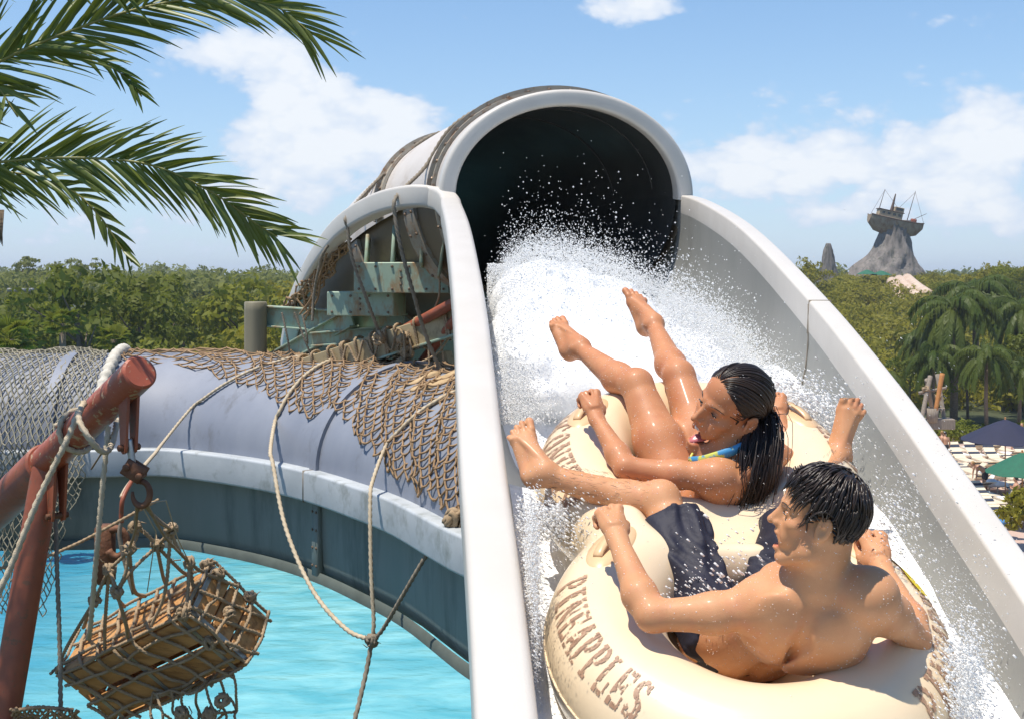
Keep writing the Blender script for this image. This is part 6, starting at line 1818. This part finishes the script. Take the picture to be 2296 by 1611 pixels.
# ---- palms
m_palmleaf = leaf_mat('palm_foliage', (.075, .12, .02), (.14, .17, .03), rough=.45)
def palm_meshes(h, nf, L, g, droop=1.0, w=.05, leafn=26, llen=.55, tr=.14):
    mb = MB(); mb.tube([(0, 0, 0), (.1, .05, h * .5), (0, 0, h)], [tr * 1.2, tr, tr * .8], 9)
    vb = []; fb = []; n0 = 0; rr = random.Random(int(g.integers(1e6)))
    for k in range(nf):
        a = k * 2.399; el = rr.uniform(-.15, 1.15)
        d = np.array((math.cos(a) * math.cos(el), math.sin(a) * math.cos(el), math.sin(el))); p = np.array((0, 0, h)); pts = [p]
        for j in range(9):
            p = p + d * L / 9; pts.append(p); d = unit(d + np.array((0, 0, -1)) * .21 * droop)
        pts = np.array(pts); T, S, U = frames(pts)
        v, f = tube(pts, np.linspace(.035, .008, 10), 4); vb.append(v); fb += [tuple(i + n0 for i in q) for q in f]; n0 += len(v)
        for m in range(leafn):
            t = .12 + .86 * m / leafn; i = min(int(t * 9), 8); c = pts[i] + (pts[i + 1] - pts[i]) * (t * 9 - i)
            for q in (-1, 1):
                dr = unit(T[i] * .75 + S[i] * q * .9 + np.array((0, 0, -.55 * droop)) + np.array([rr.gauss(0, .15) for _ in range(3)])); l_ = llen * (1 - .45 * t) * rr.uniform(.8, 1.15)
                sd = unit(np.cross(dr, U[i])) * w
                e1 = c + dr * l_ * .5; e2 = c + unit(dr + np.array((0, 0, -.5 * droop))) * l_
                vb.append(np.array([c - sd * .5, c + sd * .5, e1 + sd, e1 - sd, e2])); fb += [(n0, n0 + 1, n0 + 2, n0 + 3), (n0 + 3, n0 + 2, n0 + 4)]; n0 += 5
    return [('trunk', mesh_data('trunk', np.concatenate(mb.v), mb.f, m_bark)), ('crown', mesh_data('crown', np.concatenate(vb), fb, m_palmleaf, False))]
QP = [palm_meshes(6.2, 24, 3.3, g, 1.45, .04, 38, 1.0), palm_meshes(5.2, 22, 3.2, g, 1.5, .04, 38, 1.0), palm_meshes(6.8, 28, 3.5, g, 1.4, .045, 38, 1.1, .2)]
def put_palm(m, x, y, Y, hh, lab, nm='palm_tree', zb=GROUND):
    p = D(x, y, Y); return tree_obj(nm, QP[m], (p.x, Y, zb), lab, 'palm tree', None, rs.uniform(0, 6), (p.z - zb) / hh)
put_palm(0, 2212, 800, 78, 6.2, 'drooping palm with a slim grey trunk left of the navy umbrella top')
put_palm(1, 2284, 830, 80, 5.2, 'palm with a pale trunk at the right edge above the navy umbrella')
put_palm(2, 2138, 690, 88, 6.8, 'large dark palm with a tan trunk above the wooden tripod')
put_palm(1, 1990, 850, 84, 5.2, 'low feathery palm against the right rim of the chute')
put_palm(0, 2262, 700, 96, 6.2, 'tall palm behind the others near the right edge')
put_palm(2, 2186, 655, 104, 6.8, 'broad crowned palm rising just left of the tall one behind the others')
put_palm(1, 2096, 800, 86, 5.2, 'low drooping palm directly above the wooden tripod')
put_palm(0, 2300, 705, 92, 6.2, 'palm cut by the right edge over the pale trunked one')
put_palm(2, 2060, 760, 100, 6.8, 'shaded palm half hidden in the hillside shrubs')
# fan palms
def fan_palm(h, nf, L, g):
    mb = MB(); mb.tube([(0, 0, 0), (.05, 0, h * .5), (0, 0, h)], [.2, .16, .14], 9); vb = []; fb = []; n0 = 0; rr = random.Random(int(g.integers(1e6)))
    for k in range(nf):
        a = k * 2.399; el = rr.uniform(-.5, 1.2); d = np.array((math.cos(a) * math.cos(el), math.sin(a) * math.cos(el), math.sin(el))); c = np.array((0, 0, h)) + d * L * .8
        s_ = unit(np.cross(d, (0, 0, 1))); u_ = np.cross(s_, d)
        for m in range(17):
            b = math.radians(-95 + 190 * m / 16); dr = unit(d * math.cos(b) + s_ * math.sin(b) + u_ * .15 + np.array((0, 0, -.25))); sd = unit(np.cross(dr, u_)) * .045; l_ = L * .75 * rr.uniform(.85, 1.1)
            vb.append(np.array([c, c + dr * l_ * .55 - sd, c + dr * l_ * .55 + sd, c + unit(dr + np.array((0, 0, -.25))) * l_])); fb += [(n0, n0 + 1, n0 + 3), (n0, n0 + 3, n0 + 2)]; n0 += 4
        v, f = tube([(0, 0, h), c], [.02, .012], 4); vb.append(v); fb += [tuple(i + n0 for i in q) for q in f]; n0 += len(v)
    return [('trunk', mesh_data('trunk', np.concatenate(mb.v), mb.f, m_bark)), ('crown', mesh_data('crown', np.concatenate(vb), fb, m_leafs[0], False))]
FPM = fan_palm(7.5, 26, .62, g)
for (x, y, Y, lab) in ((140, 725, 58, 'round headed fan palm with a brown trunk before the left woodland'), (22, 760, 44, 'large spiky fan palm at the left edge above the netted flume'), (255, 760, 60, 'small fan palm right of the round headed one')):
    p = D(x, y, Y); tree_obj('fan_palm', FPM, (p.x, Y, GROUND), lab, 'palm tree', None, rs.uniform(0, 6), (p.z - GROUND) / 7.5)
# floodlight poles in the woods
m_pole = M('grey_pole', (.30, .30, .29), (.24, .24, .23), rough=.5, metal=.4)
for (x, y, Y, lab) in ((48, 652, 120, 'floodlight pole with a row of lamps rising from the left woods'), (250, 668, 140, 'floodlight pole right of the other, rising from the woods')):
    p = D(x, y, Y); o = empty('floodlight_pole', (p.x, Y, GROUND), lab, 'light pole'); 
    mb = MB(); mb.add(*pipe((p.x, Y, GROUND), tuple(p), .14, .09, 10)); mb.build('pole', m_pole, o)
    mb = MB(); mb.add(*box(tuple(p), (2.6, .12, .12))); mb.build('crossbar', m_pole, o)
    for k in range(4):
        mb = MB(); mb.add(*box((p.x - 1.05 + .7 * k, Y - .2, p.z + .1), (.42, .3, .34), None, .04)); mb.build('lamp', m_pole, o, base=(p.x - 1.05 + .7 * k, Y - .2, p.z + .1))
# ================================================================ right side: hill, rock with the boat, sun deck
def hill_z(x, y):
    t = np.clip((y - 92) / 120, 0, 1); t = t * t * (3 - 2 * t); a = np.clip((x - 16 - (y - 90) * .10) / 22, 0, 1); a = a * a * (3 - 2 * a)
    return GROUND + .02 + (8.6 * t) * a
hx, hy = np.meshgrid(np.linspace(10, 150, 60), np.linspace(88, 330, 70), indexing='ij')
hz = hill_z(hx, hy); V = np.stack([hx, hy, hz], -1).reshape(-1, 3); Q = []
for i in range(59):
    for j in range(69): Q.append((i * 70 + j, (i + 1) * 70 + j, (i + 1) * 70 + j + 1, i * 70 + j + 1))
o = place('hill', mesh_data('hill', V, Q, m_ground)); tag(o, 'green hillside rising behind the sun deck', 'hill', kind='structure')
cs = []; rr_ = []
rs = random.Random(77)
while len(cs) < 1500:
    Y = rs.uniform(95, 215); u = rs.uniform(800, 1040); x = (u - 512) * Y / F
    if u < 835 and Y > 190: continue
    cs.append((x, Y, float(hill_z(x, Y)) + rs.uniform(.2, 1.3))); rr_.append(rs.uniform(.7, 1.9))
n1 = len(cs); V, Q = leaf_cloud(cs, rr_, 60000, .30, g, .75)
b = np.array((50, 140, -6)); o = place('hillside_shrubs', mesh_data('hillside_shrubs', V - b, Q, m_leafs[2], False), None, tuple(b)); tag(o, 'dense olive green shrubs covering the hillside', 'shrubs', kind='stuff')
for i in range(46):
    if i < 26: u = rs.uniform(930, 1040); Y = rs.uniform(150, 225)
    else: u = rs.uniform(905, 1040); Y = rs.uniform(88, 120)
    x = (u - 512) * Y / F; k = rs.choice((0, 1, 2, 3, 4, 5)) if i < 26 else rs.choice((1, 4, 0)); z = float(hill_z(x, Y))
    top = D(0, 590 if u > 985 else 615, Y).z if i < 26 else D(0, rs.uniform(720, 800), Y).z
    sc = max(.35, (top - z) / 9.6) * rs.uniform(.75, 1.0)
    tree_obj('broadleaf_tree', TM[k], (x, Y, z), 'leafy green tree on the crowded hillside behind the palms' if i < 26 else 'dark leafy tree in the shade behind the sun deck palms', 'tree', 'trees on the hillside' if i < 26 else 'shaded trees behind the sun deck', rs.uniform(0, 6), sc)
for (x, y, Y, k, lab) in ((1812, 585, 170, 2, 'yellowish bushy tree beside the chute rim near the rock spire'), (2032, 610, 195, 1, 'dark round tree at the right foot of the grey rock')):
    p = D(x, y, Y); z = float(hill_z(p.x, Y)); tree_obj('broadleaf_tree', TM[k], (p.x, Y, z), lab, 'tree', None, 1.0, max(.3, (p.z - z) / 9.3))
# rock
m_rock = M('grey_rock', (.25, .22, .195), (.14, .125, .115), scale=.5, rough=.95, bump=.6, bscale=1.2, stretch=(1.6, 1.6, .35), c3=(.07, .075, .06), scale3=.9, amt3=.3, bdist=.3)
YR = 220.0
def rockmass(prof, Y, name, label, dep=.8, mat=None):
    """prof: (picture y, left x, right x) from the top down"""
    v = []; f = []; seg = 40
    prof = np.array(prof, float); ysn = np.linspace(prof[0, 0], prof[-1, 0], 34)
    for i, y in enumerate(ysn):
        xl, xr = np.interp(y, prof[:, 0], prof[:, 1]), np.interp(y, prof[:, 0], prof[:, 2])
        c = D((xl + xr) / 2, y, Y); hw = (xr - xl) / 2 * K * Y / F * .80
        for j in range(seg):
            a = 2 * math.pi * j / seg; rr = 1 + .24 * mnoise.fractal(Vector((math.cos(a) * 2.6, math.sin(a) * 2.6, i * .06)), 1, 2, 5) + .22 * abs(math.sin(a * 7 + mnoise.noise(Vector((a, i * .1, 0))) * 3))
            v.append((c.x + hw * rr * math.cos(a), Y + hw * dep * rr * math.sin(a), c.z))
    for i in range(33):
        for j in range(seg):
            k = (j + 1) % seg; f.append((i * seg + j, (i + 1) * seg + j, (i + 1) * seg + k, i * seg + k))
    f.append(tuple(range(seg)))
    mb = MB(); mb.add(v, f); o = mb.build(name, mat or m_rock, None, base=v[-1]); return tag(o, label, 'rock')
rockmass([(494, 1978, 2040), (520, 1972, 2040), (548, 1962, 2044), (575, 1945, 2052), (600, 1912, 2060), (625, 1890, 2075), (680, 1870, 2100)], YR, 'rock_peak', 'steep grey fluted rock peak carrying the stranded boat')
rockmass([(545, 1852, 1862), (560, 1846, 1868), (590, 1842, 1874), (620, 1838, 1880), (660, 1830, 1890)], 215, 'rock_spire', 'slim grey rock spire left of the peak with the boat')
# waterworn falls of pale stone down the peak
# boat: lofted hull, deckhouse, masts
m_hull = M('boat_hull', (.34, .27, .19), (.24, .19, .13), scale=1.2, rough=.8, c3=(.20, .10, .045), scale3=1.6, amt3=.4, stretch=(1, 1, .6))
m_cabin = M('boat_cabin', (.42, .34, .22), (.32, .26, .17), scale=1.5, rough=.8, c3=(.22, .12, .06), scale3=2, amt3=.2)
m_iron = M('boat_iron', (.14, .09, .06), (.09, .06, .05), scale=4, rough=.8)
m_glass = M('dark_window', (.02, .025, .03), rough=.2)
stern, bow = A(D(1952, 482, YR)), A(D(2070, 508, YR)); bx = unit(bow - stern); bl = np.linalg.norm(bow - stern); bz = np.array((0, 0, 1.0)); bz = unit(bz - bx * np.dot(bz, bx)); by = np.cross(bz, bx)
boat = empty('boat', tuple((stern + bow) / 2 - bz * 2.4), 'weathered fishing boat stranded askew on top of the grey rock peak', 'boat')
v = []; f = []
st = [(-.02, .62, .55, 1.0), (.1, .85, .9, .9), (.3, 1.0, 1.0, .85), (.55, 1.0, 1.0, .85), (.75, .8, .9, .95), (.9, .45, .75, 1.1), (1.0, .04, .35, 1.3)]
for (t, wf, df, sh) in st:
    c = stern + bx * bl * t
    for (yy_, zz) in ((-1, .0), (-.96, -.35), (-.7, -.75), (-.25, -1.0), (0, -1.08), (.25, -1.0), (.7, -.75), (.96, -.35), (1, 0)):
        v.append(c + by * yy_ * 2.0 * wf + bz * (zz * 2.6 * df + (sh - .85) * 1.1))
for i in range(len(st) - 1):
    for j in range(8): f.append((i * 9 + j, i * 9 + j + 1, i * 9 + 10 + j, i * 9 + 9 + j))
f.append(tuple(range(9)))
for i in range(len(st) - 1): f.append((i * 9, i * 9 + 9, i * 9 + 17, i * 9 + 8))
mb = MB(); mb.add(v, f); mb.build('hull', m_hull, boat, flat_angle=30)
mb = MB()
for q in (-1, 1): mb.tube(catmull([stern + bx * bl * t + by * q * 2.02 * wf + bz * (.05 + (sh - .85) * 1.1) for (t, wf, df, sh) in st], 4), .11, 6)
mb.build('gunwale', m_iron, boat)
R3 = np.stack([bx, by, bz], 1)
bp = lambda t, y, z: stern + bx * bl * t + by * y + bz * z
mb = MB(); mb.add(*box(bp(.34, 0, .75), (bl * .44, 1.9, 1.2), R3, .08)); cb_ = mb.build('deckhouse', m_cabin, boat, flat_angle=30)
for t in (.2, .3, .4, .5):
    mb = MB(); mb.add(*box(bp(t, -.97, .9), (.5, .05, .42), R3)); mb.build('window', m_glass, cb_, smooth=False)
mb = MB(); mb.add(*box(bp(.48, 0, 1.8), (1.7, 1.6, 1.1), R3, .08)); wh_ = mb.build('wheelhouse', m_cabin, boat, flat_angle=30)
mb = MB(); mb.add(*box(bp(.48, -.83, 2.0), (1.2, .05, .45), R3)); mb.build('window', m_glass, wh_, smooth=False)
mb = MB(); mb.add(*box(bp(.34, 0, 1.42), (bl * .48, 2.2, .12), R3, .03)); mb.build('roof', m_iron, boat, flat_angle=30)
mb = MB(); mb.add(*pipe(bp(.36, 0, 1.4), bp(.37, 0, 4.6), .32, .10, 12)); mb.build('funnel', m_iron, boat)
for t, z in ((.12, 5.0), (.68, 5.8)):
    mb = MB(); mb.add(*pipe(bp(t, 0, 0), bp(t + .04, 0, z), .09, .04, 8)); mb.build('mast', m_iron, boat)
mb = MB(); mb.add(*pipe(bp(.70, .2, .2), bp(1.02, .3, 2.4), .06, .04, 8)); mb.build('boom', m_iron, boat)
mb = MB()
for a, b_ in ((bp(.72, 0, 5.6), bp(1.0, 0, .5)), (bp(.72, 0, 5.6), bp(.5, .5, 2.3)), (bp(.16, 0, 4.9), bp(.0, 0, .3)), (bp(.16, 0, 4.9), bp(.45, 0, 2.4))): mb.tube([a, b_], .025, 4)
mb.build('rigging', m_iron, boat)
mb = MB(); mb.add(*box(bp(.8, 0, .6), (.9, .9, .7), R3, .06)); mb.build('winch', m_red, boat)
# three flumes running down the hill, small umbrellas
m_pipe = M('pale_flume', (.50, .36, .26), (.60, .48, .38), scale=1, rough=.6)
for k, (x0, y0, x1, y1) in enumerate(((2000, 632, 2034, 690), (2016, 628, 2062, 672), (2034, 625, 2082, 662))):
    mb = MB(); mb.tube(catmull([D(x0, y0, 190), D((x0 + x1) / 2 - 3, (y0 + y1) / 2, 183), D(x1, y1, 176)], 5), .85, 12); b = D(x0, y0, 190)
    o = mb.build('hill_flume', m_pipe, None, base=tuple(b)); tag(o, ('leftmost', 'middle', 'rightmost')[k] + ' of three pale flumes running down the hill below the rock', 'water slide')
m_green = M('green_canvas', (.012, .10, .055), (.016, .125, .07), scale=6, rough=.8, bump=.15, bscale=60)
m_navy = M('navy_canvas', (.012, .014, .038), (.018, .02, .05), scale=6, rough=.8, bump=.15, bscale=60)
m_woodp = M('umbrella_wood', (.42, .19, .06), (.34, .15, .05), scale=10, rough=.6)
def umbrella(base, h, r, mat, label, name='umbrella', rz=.2, drop=.26):
    o = empty(name, tuple(base), label, 'umbrella'); b = A(base)
    mb = MB(); mb.add(*pipe(b, b + np.array((0, 0, h - .05)), .028, .028, 10)); mb.build('pole', m_woodp, o)
    v = [b + np.array((0, 0, h))]; f = []; rings = 5
    for i in range(1, rings + 1):
        t = i / rings
        for j in range(32):
            a = rz + 2 * math.pi * j / 32; sc = 1 - .035 * abs(math.sin(4 * (a - rz))) * t; z = -drop * h * (t ** 1.15) - .05 * abs(math.sin(4 * (a - rz))) * t * t
            v.append(b + np.array((r * t * sc * math.cos(a), r * t * sc * math.sin(a), h + z)))
    for j in range(32): f.append((0, 1 + j, 1 + (j + 1) % 32))
    for i in range(rings - 1):
        for j in range(32):
            k = (j + 1) % 32; f.append((1 + i * 32 + j, 1 + (i + 1) * 32 + j, 1 + (i + 1) * 32 + k, 1 + i * 32 + k))
    f2 = [q[::-1] for q in f]; n_ = len(v); v2 = [p - np.array((0, 0, .012)) for p in v]
    mb = MB(); mb.add(v, f); mb.add(v2, f2); cn = mb.build('canopy', mat, o)
    for j in range(8):
        a = rz + 2 * math.pi * j / 8; mb = MB(); mb.tube([b + np.array((0, 0, h - .03)), b + np.array((r * .97 * math.cos(a), r * .97 * math.sin(a), h - drop * h * .97 - .03))], .011, 5); mb.build('rib', m_woodp, o)
    mb = MB(); mb.add(*lathe([(.0, .10), (.035, .08), (.045, .04), (.03, .0), (.05, -.02)], b + np.array((0, 0, h)), 10)); mb.build('finial', m_woodp, o)
    return o
p = D(2254, 938, 58); umbrella((p.x, 58, GROUND), p.z - GROUND, 2.0, m_navy, 'large navy umbrella on a wooden pole over the loungers')
p = D(2292, 1012, 51); umbrella((p.x, 51, GROUND), p.z - GROUND, 1.45, m_green, 'dark green umbrella at the right edge below the navy one')
for k, (x, y) in enumerate(((1944, 604), (1976, 606))):
    p = D(x, y, 192); umbrella((p.x, 192, p.z - 2.6), 2.6, 1.6, m_green, ('left', 'right')[k] + ' one of two tiny green umbrellas at the foot of the rock peak')
# deck
m_deck = M('deck_concrete', (.52, .37, .30), (.46, .33, .27), scale=.8, rough=.85, bump=.1, bscale=6)
mb = MB(); mb.add([(12, 20, GROUND + .03), (75, 20, GROUND + .03), (75, 86, GROUND + .03), (17, 80, GROUND + .03)], [(0, 1, 2, 3)]); o = mb.build('pavement', m_deck); tag(o, 'pinkish concrete sun deck', 'deck', kind='structure')
m_lc = M('lounger_cream', (.78, .68, .50), (.72, .62, .45), scale=5, rough=.6); m_ln = M('lounger_navy', (.03, .04, .07), rough=.7); m_tow = M('towel_white', (.80, .80, .80), rough=.9)
def lounger_mesh(back, towel):
    mb = MB()
    for k in range(7): mb.add(*box((0, -.85 + k * .19, .33), (.62, .165, .03)), 0)
    c, s_ = math.cos(back), math.sin(back)
    for k in range(4): mb.add(*box((0, .42 + (k * .19 + .1) * c, .33 + (k * .19 + .1) * s_), (.62, .165, .03), np.array(Matrix.Rotation(back, 3, 'X'))), 0 if k != 2 else 1)
    for q in (-.3, .3):
        mb.add(*box((q, -.2, .29), (.04, 1.5, .05)), 0)
        for y in (-.8, .4): mb.add(*box((q, y, .14), (.05, .05, .28)), 0)
    if towel: mb.add(*box((0, -.2, .36), (.55, 1.1, .03)), 2)
    v = np.concatenate(mb.v); return mesh_data('lounger', v, mb.f, [m_lc, m_ln, m_tow], False, mb.m)
LM = [lounger_mesh(.5, 0), lounger_mesh(.15, 0), lounger_mesh(.85, 1), lounger_mesh(.4, 1)]
rs = random.Random(9)
Y = 51.5; row = 0; nl_ = 0
while Y < 73:
    x = (944 + rs.uniform(0, 4) - 512) * Y / F; xe = (1030 - 512) * Y / F
    ledge = np.interp(Y, [51, 58, 71], [985, 962, 942])
    x = (ledge - 512) * Y / F
    while x < xe:
        if rs.random() < .9 and abs(x - D(2254, 0, 58).x) + abs(Y - 58) > .7:
            o = place('lounger', LM[rs.choice((0, 0, 1, 2, 0, 3, 1))], None, (x, Y, GROUND + .03)); o.rotation_euler = (0, 0, rs.choice((0, math.pi)) + rs.uniform(-.08, .08) + .1)
            tag(o, 'cream slatted lounger in the crowded rows on the sun deck', 'lounger', 'loungers in rows on the sun deck'); nl_ += 1
        x += rs.uniform(.85, 1.0)
    Y += 2.15 if row % 2 else 2.0; row += 1
# hedge and flowers behind the deck
cs = [(x, Y + rs.uniform(-.8, .8), GROUND + .03 + rs.uniform(.2, .8)) for x, Y in [((u - 512) * 78 / F, 78) for u in np.linspace(940, 1030, 44)]]
V, Q = leaf_cloud(cs, [rs.uniform(.4, .8) for _ in cs], 7000, .13, g, .8); b = np.array((30, 78, GROUND)); o = place('hedge', mesh_data('hedge', V - b, Q, m_leafs[0], False), None, tuple(b)); tag(o, 'low clipped green hedge along the back of the sun deck', 'hedge')
cs = [tuple(A(D(2290 + rs.gauss(0, 10), 1150 + rs.gauss(0, 16), 47)) + np.array((0, rs.gauss(0, .4), 0))) for _ in range(14)]
V, Q = leaf_cloud(cs, [.35] * 14, 900, .16, g, 1.0); b = np.array(cs[0]) * np.array((1, 1, 0)) + np.array((0, 0, GROUND)); o = place('shrub', mesh_data('shrub', V - b, Q, m_leafs[2], False), None, tuple(b)); tag(o, 'spiky pale green shrub at the right edge in front of the loungers', 'shrub')
# lashed wooden tripod with a hoist and crate
m_log = M('grey_log', (.30, .25, .20), (.20, .16, .12), scale=6, rough=.9, stretch=(4, 4, .5)); m_olog = M('orange_log', (.50, .22, .06), (.42, .17, .05), scale=6, rough=.8)
tri = empty('wooden_tripod', tuple(D(2095, 1000, 66)), 'lashed log tripod with an orange pole and a hanging bucket', 'log frame')
def logp(a, b, r, m, nm): mb = MB(); mb.add(*pipe(a, b, r, r * .85, 10)); mb.build(nm, m, tri)
YT = 66
logp(D(2086, 842, YT), D(2064, 950, YT - 1), .13, m_log, 'leg'); logp(D(2102, 838, YT + 1), D(2120, 960, YT), .13, m_log, 'leg'); logp(D(2078, 850, YT), D(2092, 930, YT + 2), .12, m_log, 'leg')
logp(D(2113, 836, YT - .5), D(2098, 918, YT - .8), .13, m_olog, 'orange_pole'); logp(D(2060, 880, YT), D(2122, 868, YT), .09, m_log, 'crossbar'); logp(D(2072, 920, YT), D(2118, 915, YT), .08, m_log, 'crossbar')
mb = MB(); c = A(D(2090, 928, YT - .6)); mb.add(*lathe([(.0, -.4), (.28, -.4), (.34, .35), (.30, .35), (.26, -.3)], c, 14)); mb.build('bucket', m_log, tri)
mb = MB(); c = A(D(2104, 948, YT - .3)); mb.add(*box(c, (1.5, .9, .55), None, .04)); mb.build('plank_box', m_log, tri, flat_angle=30)
for (x, y) in ((2076, 872), (2104, 890)): knot(A(D(x, y, YT - .3)), .16, tri)
# ---- small figures on the deck
m_sk = M('skin_far', (.52, .28, .17), (.46, .24, .14), scale=3, rough=.5); m_dk = M('hair_far', (.03, .02, .012), rough=.5)
def figure(px, py, Y, face, pose, label, suit, sh=1.0, hairm=None, suit_top=None):
    base = D(px, py, Y); bx_, by_ = base.x, Y; z0 = GROUND + .03
    o = empty('person', (bx_, by_, z0), label, 'person')
    c, s_ = math.cos(face), math.sin(face); Rz = np.array(((c, -s_, 0), (s_, c, 0), (0, 0, 1.0)))
    W = lambda x, y, z: np.array((bx_, by_, z0)) + Rz @ (np.array((x, y, z)) * sh)
    s = SDF(W(0, 0, .85) - np.array((.75, .75, .95)) * sh, W(0, 0, .85) + np.array((.75, .75, .98)) * sh, .026)
    bend = 1.05 if pose == 'bend' else 0.05
    hipz = .92; tl = .52
    ch = np.array((0, math.sin(bend) * tl * .7, hipz + math.cos(bend) * tl * .7)); nk = np.array((0, math.sin(bend) * tl, hipz + math.cos(bend) * tl)); hd = nk + np.array((0, math.sin(bend) * .17 + .02, math.cos(bend) * .17 + (.04 if bend > .5 else 0)))
    s.cone(W(0, 0, hipz), W(*ch), .145 * sh, .15 * sh, .05); s.cone(W(*ch), W(*nk), .14 * sh, .07 * sh, .05); s.cone(W(*nk), W(*hd), .055 * sh, .06 * sh, .02); s.ell(W(*hd), (.078 * sh, .095 * sh, .115 * sh), Rz, .02)
    for q in (-1, 1):
        stp = .20 * q if pose == 'walk' else .03 * q
        s.cone(W(q * .09, 0, .90), W(q * .10, stp * .6 + .03, .48), .095 * sh, .06 * sh, .03); s.cone(W(q * .10, stp * .6 + .03, .48), W(q * .10, stp, .07), .06 * sh, .04 * sh, .02); s.cone(W(q * .10, stp - .02, .05), W(q * .11, stp + .17, .035), .042 * sh, .03 * sh, .02)
        s2 = nk + np.array((q * .19, 0, -.06 * math.cos(bend)))
        if pose == 'bend': e, h_ = s2 + np.array((q * .03, .05, -.28)), s2 + np.array((0, .08, -.55))
        elif pose == 'arms': e, h_ = s2 + np.array((q * .12, .05, -.22)), s2 + np.array((q * .02, .22, -.12))
        else: e, h_ = s2 + np.array((q * .06, -.02 - stp * .3, -.28)), s2 + np.array((q * .06, .06 - stp * .5, -.54))
        s.cone(W(*s2), W(*e), .052 * sh, .042 * sh, .03); s.cone(W(*e), W(*h_), .042 * sh, .03 * sh, .02); s.ell(W(*h_), .042 * sh, None, .02)
    sdf_obj('body', s, m_sk, o, None, 1)
    u = SDF(W(0, 0, .8) - .4, W(0, 0, .8) + .4, .026)
    u.cone(W(0, 0, .95), W(0, 0, .88), .162 * sh, .165 * sh, .03)
    for q in (-1, 1):
        stp = .20 * q if pose == 'walk' else .03 * q
        u.cone(W(q * .09, 0, .88), W(q * .10, stp * .35 + .02, .62), .112 * sh, .10 * sh, .03)
    sdf_obj('swim_shorts', u, suit, o, None, 1)
    hm = SDF(W(*hd) - .2, W(*hd) + .2, .022); hm.ell(W(*(hd + np.array((0, -.025, .035)))), (.088 * sh, .098 * sh, .105 * sh), Rz, 0); sdf_obj('hair', hm, hairm or m_dk, o, None, 1)
    if suit_top is not None:
        t = SDF(W(*ch) - .3, W(*ch) + .3, .026); t.ell(W(*(ch + np.array((0, .0, .0)))), (.165 * sh, .155 * sh, .075 * sh), Rz, 0); sdf_obj('swim_top', t, suit_top, o, None, 1)
    return o
def suitm(n, c): return M(n, c, tuple(x * .8 for x in c), scale=4, rough=.7)
m_s1, m_s2, m_s3, m_s4, m_s5 = suitm('swim_black', (.02, .02, .025)), suitm('swim_blue', (.05, .20, .45)), suitm('swim_pink', (.65, .20, .35)), suitm('swim_yellow', (.55, .50, .08)), suitm('swim_red', (.45, .03, .03))
m_blond = M('hair_blond', (.34, .20, .07), rough=.6)
figure(2120, 0, 69, .4, 'walk', 'bare chested man in black trunks walking beside the chute rim', m_s1, 1.0)
figure(2113, 0, 70, .3, 'walk', 'child in blue swimwear walking behind the man in black trunks', m_s2, .95, m_blond)
figure(2209, 0, 60, 1.6, 'bend', 'woman in a yellow top and dark bottoms bending over loungers', m_s1, 1.0, m_blond, m_s4)
figure(2280, 0, 53.5, 1.2, 'arms', 'man in blue trunks standing beside the green umbrella pole', m_s2, 1.0)
figure(2264, 0, 52.0, .4, 'stand', 'small child among the loungers left of the man in blue trunks', m_s5, .6)
figure(2276, 0, 73, -1.2, 'walk', 'woman in dark swimwear walking under the navy umbrella edge', m_s1, 1.0)
figure(2291, 0, 73, 2.8, 'stand', 'woman in pink swimwear standing by the right edge behind the umbrella', m_s3, 1.0, m_blond, m_s3)
# bags and towels
for (x, y, Yb, cm, lab, nm) in ((2146, 1088, 62, m_s5, 'small red bag on the deck near the chute rim', 'bag'), (2166, 1108, 60, m_s2, 'blue bundle lying on a lounger near the chute rim', 'towel'), (2235, 1082, 59, m_tow, 'white towel hung over a lounger back below the navy umbrella', 'towel'), (2242, 1160, 49, m_s2, 'bright blue bag on the deck in front of the loungers', 'bag'), (2262, 1163, 49, m_tow, 'white towel heap beside the bright blue bag', 'towel')):
    p = A(D(x, y, Yb)); z = max(p[2], GROUND + .2); s = SDF(np.array((p[0], Yb, z)) - .7, np.array((p[0], Yb, z)) + .7, .04)
    rr = random.Random(x)
    for k in range(6): s.ell(np.array((p[0], Yb, z)) + np.array((rr.uniform(-.3, .3), rr.uniform(-.2, .2), rr.uniform(-.12, .1))), (rr.uniform(.15, .3), .2, rr.uniform(.08, .18)), None, .08)
    o = sdf_obj(nm, s, cm, None, (p[0], Yb, z - .2), 1); tag(o, lab, nm)

# ================================================================ damp summer air
hm = bpy.data.materials.new('haze'); hm.use_nodes = True; nt = hm.node_tree
for n_ in list(nt.nodes): nt.nodes.remove(n_)
out = _n(nt, 'ShaderNodeOutputMaterial'); pv = _n(nt, 'ShaderNodeVolumePrincipled'); pv.inputs['Density'].default_value = .00035; pv.inputs['Color'].default_value = (.82, .90, 1.0, 1); pv.inputs['Anisotropy'].default_value = .1
nt.links.new(pv.outputs[0], out.inputs['Volume'])
mb = MB(); mb.add(*box((0, 1500, (GROUND - 1 + 26) / 2), (5600, 3600, 26 - GROUND + 1))); o = mb.build('haze', hm, None, smooth=False); tag(o, 'thin pale haze in the warm air over the woods', 'haze', kind='stuff')
